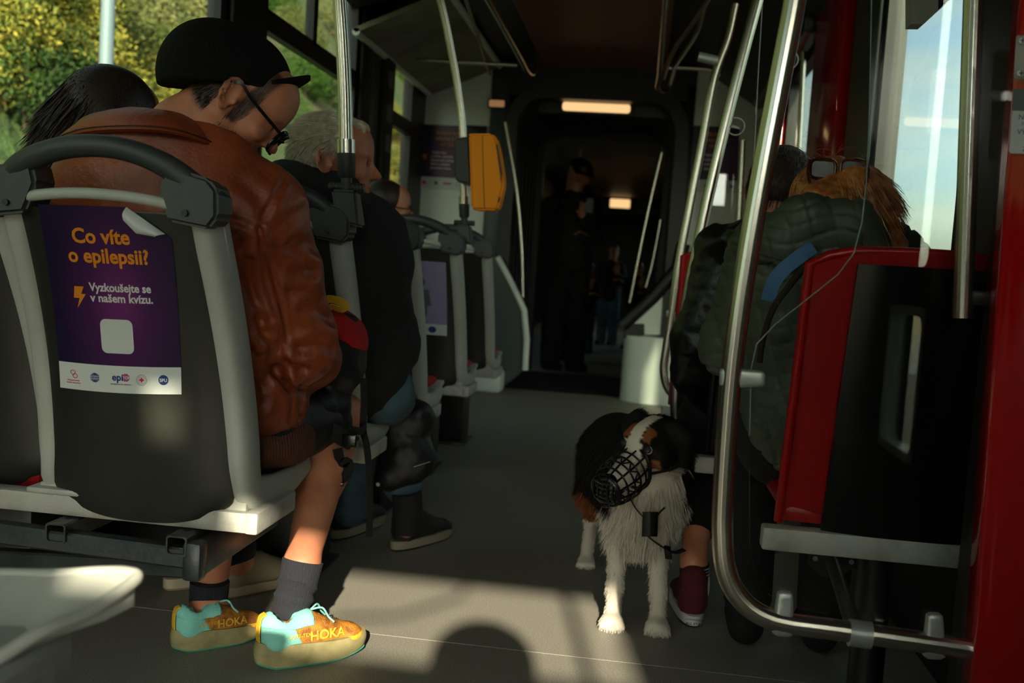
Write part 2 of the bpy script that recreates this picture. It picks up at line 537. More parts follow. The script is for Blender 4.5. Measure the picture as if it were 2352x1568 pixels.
def strands(name, roots, dirs, lens, material, parent, width=.0012, grav=(0, 0, -1), curl=.25, seg=4, col=None, side=None, kind='stuff', seed=1):
    """tapering fine ribbons, one per hair lock"""
    rs = np.random.RandomState(seed); n = len(roots)
    P = np.array(roots, float); D = np.array(dirs, float); D /= np.linalg.norm(D, axis=1)[:, None] + 1e-9
    L = np.array(lens, float) if hasattr(lens, '__len__') else np.full(n, lens)
    g = np.array(grav, float)
    R = rs.normal(size=(n, 3)); S = np.cross(D, R); S /= np.linalg.norm(S, axis=1)[:, None] + 1e-9
    W_ = np.full(n, width) * rs.uniform(.6, 1.4, n)
    rings = []; p = P.copy(); d = D.copy()
    for k in range(seg + 1):
        w = W_ * (1 - .8 * (k / seg) ** 1.5)
        rings.append((p - S * w[:, None] * .5, p + S * w[:, None] * .5))
        d = d + g * (curl * 1.0 / seg) + rs.normal(size=(n, 3)) * .06; d /= np.linalg.norm(d, axis=1)[:, None]
        p = p + d * (L / seg)[:, None]
    V = np.empty((n, (seg + 1) * 2, 3))
    for k, (a, b) in enumerate(rings): V[:, 2 * k] = a; V[:, 2 * k + 1] = b
    base = (np.arange(n) * (seg + 1) * 2)[:, None]
    F = np.concatenate([base + np.array([2 * k, 2 * k + 1, 2 * k + 3, 2 * k + 2]) for k in range(seg)])
    me = npmesh(name, V.reshape(-1, 3), F)
    if col is not None:
        a = me.color_attributes.new('fur', 'FLOAT_COLOR', 'POINT')
        c = np.ones((n, (seg + 1) * 2, 4)); c[:, :, :3] = np.array(col)[:, None, :]
        a.data.foreach_set('color', c.ravel())
    o = putobj(name, me, parent, material, smooth=False)
    if kind: o['kind'] = kind
    return o


def dup(root, off, label=None, skip=()):
    def cp(o, par):
        if o.name.split('.')[0] in skip: return None
        c = o.copy(); COL.objects.link(c); c.parent = par
        for ch in list(o.children): cp(ch, c)
        return c
    r = cp(root, None); r.location = Vector(root.location) + Vector(off)
    if label: r['label'] = label
    return r


FONT = None


def text_mesh(body, size=1.0, bold=0.0, align='CENTER'):
    cu = bpy.data.curves.new('lettering', 'FONT'); cu.body = body; cu.size = size; cu.align_x = align
    cu.offset = bold; cu.resolution_u = 3
    ob = bpy.data.objects.new('lettering', cu); COL.objects.link(ob)
    dg = bpy.context.evaluated_depsgraph_get(); ev = ob.evaluated_get(dg)
    me = bpy.data.meshes.new_from_object(ev)
    v = [tuple(x.co) for x in me.vertices]; f = [tuple(p.vertices) for p in me.polygons]
    bpy.data.objects.remove(ob); bpy.data.curves.remove(cu); bpy.data.meshes.remove(me)
    return v, f


def flat_print(mb, body, u, v, h, mapf, bold=0.0, align='CENTER', aspect=1.0):
    """letters laid on a surface; u,v,h in the surface's own 0..1 frame, mapf(u,v)->point"""
    vs, fs = text_mesh(body, 1.0, bold, align)
    bm = bmesh.new()
    bv = [bm.verts.new((x[0] * h * aspect + u, x[1] * h + v, 0)) for x in vs]
    for f in fs:
        try: bm.faces.new([bv[i] for i in f])
        except ValueError: pass
    bm.verts.index_update()
    mb.add([mapf(w.co.x, w.co.y) for w in bm.verts], [[w.index for w in f.verts] for f in bm.faces]); bm.free()
# ================================================================ STRUCTURE
XL, XR, ZC = -1.65, 0.75, 2.36


def wallx(name, x0, x1, ya, yb, za, zb, holes, material):
    """a side wall between x0 and x1 with rectangular openings (y0,y1,z0,z1)"""
    ys = sorted({ya, yb, *[h[0] for h in holes], *[h[1] for h in holes]}); zs = sorted({za, zb, *[h[2] for h in holes], *[h[3] for h in holes]})
    mb = MB()
    for a, b in zip(ys[:-1], ys[1:]):
        runs = []
        for c, d in zip(zs[:-1], zs[1:]):
            m = ((a + b) / 2, (c + d) / 2)
            if any(h[0] < m[0] < h[1] and h[2] < m[1] < h[3] for h in holes): continue
            if runs and abs(runs[-1][1] - c) < 1e-6: runs[-1][1] = d
            else: runs.append([c, d])
        for c, d in runs: mb.box((x0, a, c), (x1, b, d))
    return struct(name, mb, material)


def window(n, x, y0, y1, z0, z1, t=.035, inn=1, bars=(), muls=(), fm='black', w=.028):
    """frame ring with child pane(s); inn = direction into the tram"""
    mb = MB(); a, b = x - inn * .03, x + inn * t * .35
    r = .06; seg = 5
    def ring(d):
        P = []
        for cy, cz, a0 in ((y1 - r, z1 - r, 0), (y0 + r, z1 - r, 90), (y0 + r, z0 + r, 180), (y1 - r, z0 + r, 270)):
            for k in range(seg + 1):
                an = math.radians(a0 + 90 * k / seg)
                P.append((cy + (r - d) * math.cos(an), cz + (r - d) * math.sin(an)))
        return P
    o, i = ring(-.004), ring(w); k = len(o); vs = []
    # outer ring is squared so it fills the opening
    osq = []
    for (p, q) in o:
        osq.append((y1 + .004 if p > y1 - r + 1e-6 and False else p, q))
    for xx in (a, b):
        for (p, q) in osq: vs.append((xx, p, q))
        for (p, q) in i: vs.append((xx, p, q))
    fs = []
    for j in range(k):
        l = (j + 1) % k
        fs += [(j, l, k + l, k + j), (2 * k + j, 3 * k + j, 3 * k + l, 2 * k + l), (k + j, k + l, 3 * k + l, 3 * k + j), (j, 2 * k + j, 2 * k + l, l)]
    # corner fillers
    mb.add(vs, fs)
    for cy, cz, sy, sz in ((y1, z1, -1, -1), (y0, z1, 1, -1), (y0, z0, 1, 1), (y1, z0, -1, 1)):
        c = [(cy, cz)]
        ccy, ccz = cy + sy * r, cz + sz * r
        arc = [(ccy - sy * r * math.cos(math.radians(t_)), ccz - sz * r * math.sin(math.radians(t_))) for t_ in (0, 22, 45, 68, 90)]
        poly = [(a, p, q) for p, q in c + arc]
        mb.prism(poly, (a, 0, 0), (b, 0, 0))
    for z in bars: mb.box((a, y0, z - .045), (b, y1, z + .045))
    for (y, za, zb) in muls: mb.box((a, y - .03, za), (b, y + .03, zb))
    o_ = struct('window_%d' % n, mb, M[fm])
    g = MB(); g.box((x - inn * .018, y0 + .01, z0 + .01), (x - inn * .013, y1 - .01, z1 - .01))
    g.build('pane', M['glass'], o_, smooth=False)
    return o_


M['floorseam'] = mat('seam_weld', '8d8a7e', .5)
# floor ------------------------------------------------------------
f = MB(); f.box((XL - .05, -2.0, -.06), (XR + .05, 7.30, 0)); FL = struct('floor', f, M['floor'])
f = MB(); f.box((-1.15, 7.30, -.06), (.35, 8.7, -.002)); struct('floor_gangway', f, M['rubber'])
f = MB(); f.box((XL - .05, 8.7, -.06), (XR + .05, 20.5, 0)); struct('floor_far_car', f, M['floor'])
for y in (6.95, 2.28, 1.2):
    f = MB(); f.box((XL + .02, y, 0), (XR - .02, y + .003, .0008)); f.build('floor_seam', M['gpanel'] if y > 5 else M['floorseam'], FL, smooth=False)

# left side --------------------------------------------------------
WL = [(-1.9, 3.70, .86, 2.24), (4.09, 5.45, .86, 2.30), (6.14, 6.80, .86, 2.18)]
wallx('wall_left', XL, XL - .07, -2.0, 7.3, 0, ZC, WL, M['dark'])
window(1, XL - .01, *WL[0], w=.04)
window(2, XL - .01, *WL[1], bars=(1.875,), muls=((at(724, 60, x=XL)[1], 1.9, 2.3),), w=.03)
window(3, XL - .01, *WL[2], bars=(1.80,), w=.03)
b = MB(); b.box((XL, -2.0, .74), (XL + .035, 7.2, .86), .01); struct('trim_1', b, M['gpanel'], smooth=True)          # sill ledge
b = MB(); b.box((XL, 3.72, .86), (XL + .03, 4.07, 2.3), .012); struct('trim_2', b, M['black'], smooth=True)
b = MB(); b.box((XL, 5.47, .86), (XL + .03, 5.66, 2.3), .012); struct('trim_3', b, M['black'], smooth=True)
b = MB(); b.box((XL, 5.68, .86), (XL + .02, 5.88, 2.12), .01); struct('trim_4', b, M['gpanel'], smooth=True)
b = MB(); b.box((XL, 5.9, .86), (XL + .05, 6.12, 2.3), .012); T5 = struct('trim_5', b, M['black'], smooth=True)
m_ = MB()
for z in (1.93, 1.73, 1.55): m_.box((XL + .05, 5.95, z), (XL + .052, 6.07, z + .10), 0)
m_.build('sticker', M['greyink'], T5, smooth=False)

# coves and ceiling -------------------------------------------------
c = MB(); c.box((XL - .07, -2.0, ZC), (XR + .07, 7.3, ZC + .05)); struct('ceiling', c, M['dark'])
xa, xb = -.80, .06
c = MB(); c.grid(lambda u, v: (xa + (xb - xa) * u, -1.8 + 9.0 * v, 2.325 + .02 * math.sin(u * PI)), 8, 4, thick=(0, 0, .012)); struct('ceiling_centre_panel', c, M['ceil'], smooth=True)
for k, y in enumerate((1.0, 3.1, 5.2)):
    c = MB(); c.box((xa, y, 2.318), (xb, y + .012, 2.324)); struct('trim_%d' % (6 + k), c, M['dark'])
c = MB(); c.prism([(XL + .005, 5.3, 2.12), (XL + .03, 5.3, 2.10), (-1.12, 5.3, 2.32), (-1.12, 5.3, 2.345)], (0, 5.3, 0), (0, 7.19, 0)); struct('ceiling_cove_left', c, M['creamp'])
c = MB(); c.prism([(XL + .005, -2, 2.24), (XL + .02, -2, 2.22), (-1.2, -2, 2.33), (-1.2, -2, 2.35)], (0, -2, 0), (0, 5.28, 0)); struct('ceiling_cove_left_front', c, M['dark'])
c = MB(); c.tube([(XL + .03, 5.3, 2.105), (XL + .03, 7.18, 2.105)], .022, 8); c.tube([(-1.12, 5.3, 2.325), (-1.12, 7.18, 2.325)], .02, 8); struct('trim_10', c, M['white'], smooth=True)
c = MB(); c.prism([(XR - .005, 4.2, 2.12), (XR - .03, 4.2, 2.10), (.38, 4.2, 2.32), (.38, 4.2, 2.345)], (0, 4.2, 0), (0, 7.19, 0)); struct('ceiling_cove_right', c, M['dark'])

# right side --------------------------------------------------------
WR = [(.12, .50, .44, .86), (.12, .50, .95, 2.1), (2.56, 3.54, .5, 2.3), (5.02, 5.87, .15, 2.05)]
wallx('wall_right', XR, XR + .07, -2.0, 7.3, 0, ZC, WR, M['dark'])
for n, h in enumerate(WR): window(4 + n, XR + .01, *h, inn=-1, fm='white' if n == 0 else 'black', w=.022)
b = MB(); b.box((XR - .02, 3.57, .1), (XR, 4.0, 2.3), .012); struct('trim_11', b, M['gpanel'], smooth=True)
b = MB(); b.box((XR - .05, 4.08, .1), (XR, 4.76, 2.3), .015); struct('pillar_1', b, M['red'], smooth=True)
b = MB(); b.box((XR - .05, 5.90, .1), (XR, 7.16, 2.02), .015); struct('pillar_2', b, M['red'], smooth=True)
b = MB(); b.box((XR - .10, 4.8, 2.06), (XR, 6.9, 2.3), .02); struct('trim_13', b, M['blackgloss'], smooth=True)     # door drive cover
# red post beside the near door, facing the camera
p = at(2262, 1500, Y=1.58); q = at(2330, 20, Y=1.58)
b = MB()
b.prism([(q[0] - .004, 1.58, 2.3), (p[0], 1.58, 0), (XR, 1.58, 0), (XR, 1.58, 2.3)], (0, 1.58, 0), (0, 1.66, 0))
bm = bmesh.new(); bm.from_mesh(b.mesh('tmp')); bmesh.ops.bevel(bm, geom=bm.edges[:], offset=.012, segments=3, affect='EDGES')
me = bpy.data.meshes.new('pillar_3'); bm.to_mesh(me); bm.free()
POST = putobj('pillar_3', me, None, M['red']); POST['kind'] = 'structure'
b = MB(); b.box((p[0] + .01, 1.67, .02), (XR - .002, 1.78, 2.3), .01); struct('trim_14', b, M['black'], smooth=True)
b = MB(); b.box((XR - .03, 1.80, .05), (XR - .002, 2.50, 2.3), .02); struct('trim_15', b, M['black'], smooth=True)

# end wall with gangway portal --------------------------------------
b = MB(); b.box((XL, 7.2, 0), (-1.17, 7.3, ZC)); struct('wall_end_left', b, M['white'])
b = MB(); b.box((.27, 7.2, 0), (XR, 7.3, ZC)); struct('wall_end_right', b, M['white'])
b = MB(); b.box((-1.17, 7.17, 0), (-1.03, 7.3, 2.25), .02); struct('trim_16', b, M['gpanel'], smooth=True)
b = MB(); b.box((.215, 7.17, 0), (.28, 7.3, 2.25), .02); struct('trim_17', b, M['dark'], smooth=True)
b = MB(); b.box((-1.17, 7.18, 2.13), (.28, 7.3, ZC)); struct('wall_end_top', b, M['dark'])


def arch(xl, xr, zt, r, w, y0, y1, z0=0.0):
    """portal ring: rounded upper corners"""
    def path(d):
        P = [(xl + d, z0)]
        for k in range(9): a = math.radians(180 - 90 * k / 8); P.append((xl + r + (r - d) * math.cos(a), zt - r + (r - d) * math.sin(a)))
        for k in range(9): a = math.radians(90 - 90 * k / 8); P.append((xr - r + (r - d) * math.cos(a), zt - r + (r - d) * math.sin(a)))
        P.append((xr - d, z0)); return P
    o, i = path(0), path(w); n = len(o); vs = []
    for y in (y0, y1): vs += [(p[0], y, p[1]) for p in o] + [(p[0], y, p[1]) for p in i]
    fs = []
    for j in range(n - 1):
        fs += [(j, j + 1, n + j + 1, n + j), (2 * n + j, 3 * n + j, 3 * n + j + 1, 2 * n + j + 1), (j, 2 * n + j, 2 * n + j + 1, j + 1), (n + j, n + j + 1, 3 * n + j + 1, 3 * n + j)]
    return MB().add(vs, fs)


struct('trim_18', arch(-1.05, .25, 2.2, .28, .09, 7.14, 7.30), M['dark'], smooth=True)
PLEATS = empty('gangway_bellows', (-.4, 7.9, 0), 'dark folded rubber bellows walls of the gangway behind the portal', 'bellows')
for k in range(11):
    y = 7.34 + k * .12
    arch(-1.02 + .012 * (k % 2), .22, 2.15, .27, .05, y, y + .07).build('pleat', M['rubber'], PLEATS)
struct('trim_19', arch(-1.04, .24, 2.17, .26, .12, 8.68, 8.82), M['dark'], smooth=True)
b = MB(); b.box((-1.1, 7.3, 2.2), (.3, 8.8, 2.3)); struct('ceiling_gangway', b, M['dark'])
b = MB(); b.box((-1.12, 7.3, 0), (-1.08, 8.8, 2.2)); b.box((.26, 7.3, 0), (.30, 8.8, 2.2)); struct('wall_gangway', b, M['rubber'])
for s, x in ((-1, -.98), (1, .17)):
    pass
# white moulded flares at the foot of the portal
pR = at(1421, 927, z=0.0)
b = MB(); prof = []
x0 = pR[0]
for k in range(7):
    a = math.radians(90 * k / 6); prof.append((x0 + .22 - .22 * math.cos(a), 7.19 - .17 * math.sin(a)))
poly = [(x0, 7.2)] + prof + [(.75, 7.02), (.75, 7.2)]
b.prism([(px, py, 0) for px, py in poly], (0, 0, 0), (0, 0, .47))
bx = struct('trim_20', b, M['white'], smooth=True)
P = [at(*q, Y=7.16) for q in ((1434, 735), (1556, 622), (1600, 560), (1610, 770), (1434, 768))]
b = MB(); b.prism(P, (0, 7.16, 0), (0, 7.21, 0)); struct('trim_21', b, M['white'])
b = MB(); b.tube([at(1428, 748, Y=7.14), at(1500, 682, Y=7.14), at(1556, 618, Y=7.14), at(1570, 560, Y=7.14)], .05, 10); struct('trim_22', b, M['dark'], smooth=True)
b = MB(); b.prism([at(*q, Y=7.13) for q in ((1434, 742), (1480, 744), (1480, 770), (1434, 776))], (0, 7.13, 0), (0, 7.16, 0)); struct('trim_23', b, M['dark'])
P = [at(*q, Y=7.1) for q in ((1100, 560), (1140, 590), (1200, 722), (1203, 850), (1150, 893), (1090, 893))]
b = MB(); b.prism(P, (0, 7.1, 0), (0, 7.2, 0)); struct('trim_24', b, M['gpanel'])
b = MB(); b.tube([at(1143, 590, Y=7.08), at(1175, 650, Y=7.08), at(1204, 712, Y=7.08), at(1210, 780, Y=7.08), at(1206, 850, Y=7.08)], .022, 8); struct('trim_25', b, M['white'], smooth=True)
b = MB(); b.box((-1.35, 6.9, 0), (at(1165, 893, z=0)[0], 7.1, .17), .04); struct('trim_26', b, M['white'], smooth=True)

# second car ---------------------------------------------------------
wallx('wall_far_left', XL, XL - .07, 8.8, 20.5, 0, ZC, [(9.3, 10.6, 1.0, 2.0), (13, 15.5, .9, 2.1)], M['dark'])
wallx('wall_far_right', XR, XR + .07, 8.8, 20.5, 0, ZC, [(12.5, 14.0, .6, 2.1)], M['dark'])
b = MB(); b.box((XL, 8.8, 0), (-1.05, 8.86, ZC)); b.box((.25, 8.8, 0), (XR, 8.86, ZC)); b.box((-1.05, 8.8, 2.17), (.25, 8.86, ZC)); struct('wall_far_portal', b, M['dark'])
b = MB(); b.box((XL - .07, 8.8, ZC), (XR + .07, 20.5, ZC + .05)); struct('ceiling_far_car', b, M['dark'])
b = MB(); b.box((-1.0, 8.9, 2.32), (.2, 20.3, 2.35)); struct('ceiling_far_panel', b, M['ceil'])
b = MB(); b.box((XL, 20.4, 0), (XR, 20.5, ZC)); struct('wall_far_end', b, M['black'])
b = MB(); b.box((-1.0, 18.9, 2.0), (.2, 19.1, 2.3)); struct('trim_27', b, M['dark'])
for n, (y0, y1, z0, z1) in enumerate([(9.3, 10.6, 1.0, 2.0), (13, 15.5, .9, 2.1)]): window(12 + n, XL - .01, y0, y1, z0, z1)
window(14, XR + .01, 12.5, 14.0, .6, 2.1, inn=-1)

# unseen wall behind the camera; openings added to shape sun patches and bounce light
holes = [(-.26, .735, 1.565, 1.90), (-.42, -.30, 1.93, 2.18), (-1.5, -.84, .2, .90), (-.76, .02, .2, .90)]
mb = MB(); xs = sorted({XL, XR, *[h[0] for h in holes], *[h[1] for h in holes]}); zs = sorted({0, ZC, *[h[2] for h in holes], *[h[3] for h in holes]})
for a, b_ in zip(xs[:-1], xs[1:]):
    for c0, d0 in zip(zs[:-1], zs[1:]):
        mx, mz = (a + b_) / 2, (c0 + d0) / 2
        if any(h[0] < mx < h[1] and h[2] < mz < h[3] for h in holes): continue
        mb.box((a, -1.36, c0), (b_, -1.30, d0))
struct('wall_back_sun_gaps', mb, M['dark'])
for n, h in enumerate(holes):
    fr = MB()
    for (a, b_) in (((h[0], h[2]), (h[0] + .02, h[3])), ((h[1] - .02, h[2]), (h[1], h[3])), ((h[0], h[2]), (h[1], h[2] + .02)), ((h[0], h[3] - .02), (h[1], h[3]))):
        fr.box((a[0], -1.37, a[1]), (b_[0], -1.29, b_[1]))
    o = struct('window_%d' % (8 + n), fr, M['black'])  # frame round each added light opening, out of view
    g = MB(); g.box((h[0], -1.335, h[2]), (h[1], -1.330, h[3])); g.build('pane', M['clear'], o, smooth=False)

b = MB(); b.tube([(.52, -1.25, 1.45), (.52, -1.25, 1.95)], .014, 10); b.tube([(-.10, -1.24, 1.66), (.07, -1.24, 1.69), (.22, -1.24, 1.78), (.27, -1.24, 1.92)], .008, 8); struct('trim_30', b, M['black'], smooth=True)  # unseen bars added to cast thin shadow lines on the floor
# ---------------------------------------------------------------- outside
def hillz(x, y):
    d = max(0, -x - 4.6)
    return -.9 + d * 1.15 + .5 * mnoise.noise(Vector((x * .18, y * .18, 1.3))) * min(1, d / 3) + .15 * mnoise.noise(Vector((x * .7, y * .7, 4)))


mhill = mat('hillside_grass', '44592a', .95, bump=.8, bscale=4, col2='5f5a3c', vscale=.55, detail=8, ramp=(.42, .6), bdist=.15)
g = MB(); g.grid(lambda u, v: (-2.6 - 40 * u, -6 + 110 * v * v + 10 * v, hillz(-2.6 - 40 * u, -6 + 110 * v * v + 10 * v)), 90, 110)
HILL = struct('ground_hillside', g, mhill, smooth=True)
mroad = mat('asphalt', '3a3c3a', .85, bump=.3, bscale=30)
g = MB(); g.grid(lambda u, v: (-2.7 + 70 * u, -20 + 120 * v, -.92), 4, 4); struct('ground_street', g, mroad)


def leafmesh(name, n, rx, rz, leaf, seed, blob=5):
    rs = np.random.RandomState(seed)
    cs = rs.uniform(-1, 1, (blob, 3)) * np.array([rx, rx, rz]) * .5; cs[:, 2] += rz * .75
    k = rs.randint(0, blob, n); d = rs.normal(size=(n, 3)); d /= np.linalg.norm(d, axis=1)[:, None]
    rr = rs.uniform(.55, 1, n)[:, None]
    p = cs[k] + d * rr * np.array([rx, rx, rz]) * .55
    u = rs.normal(size=(n, 3)); u /= np.linalg.norm(u, axis=1)[:, None]; w = np.cross(u, rs.normal(size=(n, 3))); w /= np.linalg.norm(w, axis=1)[:, None]
    L = leaf * rs.uniform(.6, 1.4, (n, 1))
    V = np.stack([p - u * L, p + w * L * .45, p + u * L, p - w * L * .45], 1).reshape(-1, 3)
    return npmesh(name, V, np.arange(4 * n).reshape(-1, 4))


def leafmat(name, a, b_):
    m = mat(name, a, .8, col2=b_, vscale=3.5, detail=2, ramp=(.4, .6), spec=.15)
    return m


LM = [leafmat('olive_leaves', '4d5829', '646439'), leafmat('yellow_blossom', '5d662c', '958838'), leafmat('green_leaves', '3a5520', '4d6828'), leafmat('pale_leaves', '7d7a4c', '59603a'), leafmat('deep_green_leaves', '2a3d1c', '3a4d24')]
LEAF = [leafmesh('leaves', 5200, 1.2, 1.1, .048, 10 + i) for i in range(3)]
LEAFK = {}
bark = mat('bark', '4b3d30', .9, bump=.5, bscale=30)


SHR = {}
def shrub(x, y, s, kind, label, zs=1.0):
    z = hillz(x, y); me = LEAF[rnd.randrange(3)]; a = rnd.uniform(0, 6.28)
    V = np.empty(len(me.vertices) * 3, np.float32); me.vertices.foreach_get('co', V); V = V.reshape(-1, 3) * s
    V = np.stack([V[:, 0] * math.cos(a) - V[:, 1] * math.sin(a) + x, V[:, 0] * math.sin(a) + V[:, 1] * math.cos(a) + y, V[:, 2] + z], 1)
    SHR.setdefault(kind, [[], MB()])[0].append(V); t = SHR[kind][1]
    for k in range(3):
        a = rnd.uniform(0, 6.3); t.tube([(x, y, z - .1), (x + .1 * s * math.cos(a), y + .1 * s * math.sin(a), z + .4 * s), (x + .4 * s * math.cos(a), y + .4 * s * math.sin(a), z + 1.1 * s)], [.05 * s, .035 * s, .012 * s], 6)


SH = [  # px, py of foot, X, size, kind, label
    ('tall olive shrub at the far left of the large window', 40, 330, -7.0, 1.0, 1),
]
names = ['olive leaved shrub on the slope', 'shrub covered in yellow blossom on the slope', 'fresh green shrub on the slope', 'pale beige flowering shrub on the slope', 'deep green shrub on the slope']
spots = [(60, 330, 4, .75), (30, 250, 1, .7), (180, 300, 1, .7), (120, 180, 1, .7), (300, 290, 1, .65), (240, 220, 0, .8), (380, 250, 0, .75), (320, 130, 3, 1.0), (360, 175, 3, .9), (440, 210, 2, .8),
         (30, 100, 0, .9), (150, 60, 3, .9), (240, 30, 0, 1.2), (420, 60, 0, 1.0), (480, 120, 2, .9), (80, 20, 1, .9), (200, 120, 0, .8), (640, 300, 2, .6), (700, 220, 2, .8), (760, 250, 4, .7), (680, 120, 0, .9), (760, 80, 3, .9),
         (640, 60, 2, .9), (900, 430, 1, .7), (920, 350, 1, .8), (895, 300, 1, .8), (930, 200, 2, .9), (360, 20, 2, 1.1), (520, 30, 2, 1.1), (10, 160, 1, .8), (100, 270, 4, .8), (10, 20, 2, .9)]
adjs = ['lowest', 'small', 'broad', 'loose', 'dense', 'rounded', 'ragged', 'tall']
for i, (px, py, k, s) in enumerate(spots):
    # walk along the ray until it meets the slope
    best = None
    for j in range(400):
        x = -3.5 - j * .08; p = at(px, py, x=x)
        if p[2] <= hillz(x, p[1]): best = (x, p[1]); break
    if best is None: continue
    side = ('seen in the large window' if px < 520 else 'seen in the middle window' if px < 840 else 'seen in the small far window')
    shrub(best[0], best[1], s, k, '%s, %s' % (names[k], side), 1.0)
for k_, (vl, st) in SHR.items():
    V = np.concatenate(vl); me = npmesh('shrubbery', V, np.arange(len(V)).reshape(-1, 4))
    o = putobj('shrubbery', me, None, LM[k_], smooth=False)
    tag(o, ['tangle of olive leaved shrubs on the slope outside the left windows', 'shrubs full of yellow blossom on the slope outside the left windows', 'fresh green shrubs on the slope outside the left windows', 'pale beige flowering shrubs behind the street pole on the slope', 'deep green shrubs low on the slope outside'][k_], 'shrubs', None, 'stuff')
    q_ = st.build('stem', bark, o); q_['kind'] = 'stuff'
# lamp post outside the large window
pb = at(243, 170, x=-5.6)
o = empty('street_pole', (pb[0], pb[1], hillz(pb[0], pb[1])), 'grey steel street pole standing outside the large window', 'pole')
zb = hillz(pb[0], pb[1])
t = MB(); t.tube([(pb[0], pb[1], zb - .2), (pb[0], pb[1], zb + 2.5), (pb[0], pb[1], zb + 6.5)], [.075, .07, .055], 16); t.build('shaft', mat('galvanised_pole', '71808a', .5), o)
t = MB(); t.lathe([(.12, 0), (.12, .12), (.085, .16)], (pb[0], pb[1], zb - .02)); t.build('base_collar', M['frame'], o)
# railing and verge across the street on the right
rl = empty('bridge_railing', (9, 12, -.9), 'low grey railing across the street seen in the right window', 'railing')
t = MB(); t.box((9, -6, .1), (9.08, 60, .18)); t.box((9, -6, -.35), (9.05, 60, -.30)); t.build('rail', M['frame'], rl)
for k in range(22):
    t = MB(); t.box((9, -6 + k * 3, -.92), (9.07, -5.92 + k * 3, .12)); t.build('post', M['frame'], rl, smooth=False)
t = MB(); t.grid(lambda u, v: (40 + 3 * mnoise.noise(Vector((v * 9, 0, 0))), -60 + 200 * v, -.9 + u * (1.0 + .8 * mnoise.noise(Vector((v * 14, 3, 0))))), 3, 60); struct('ground_far_bank', t, leafmat('far_trees', '2f3a28', '3c4636'))
# ================================================================ SEATS
ROW = 0.745
SX, SY = -0.945, 1.84          # centre of the front aisle seat, depth of its back at the base
ZB, ZT = 0.400, 0.965


def backY(z, bulge=0.0, s=0.0):
    """depth of the rear surface of the seat back (front row), relative to SY"""
    t = (z - ZB) / (ZT - ZB)
    return -.185 * t + .03 * math.sin(PI * min(max(t, 0), 1)) - bulge * (1 - s * s)


def halfw(z):
    t = min(max((z - ZB) / (ZT - ZB), 0), 1)
    return .222 - .024 * t


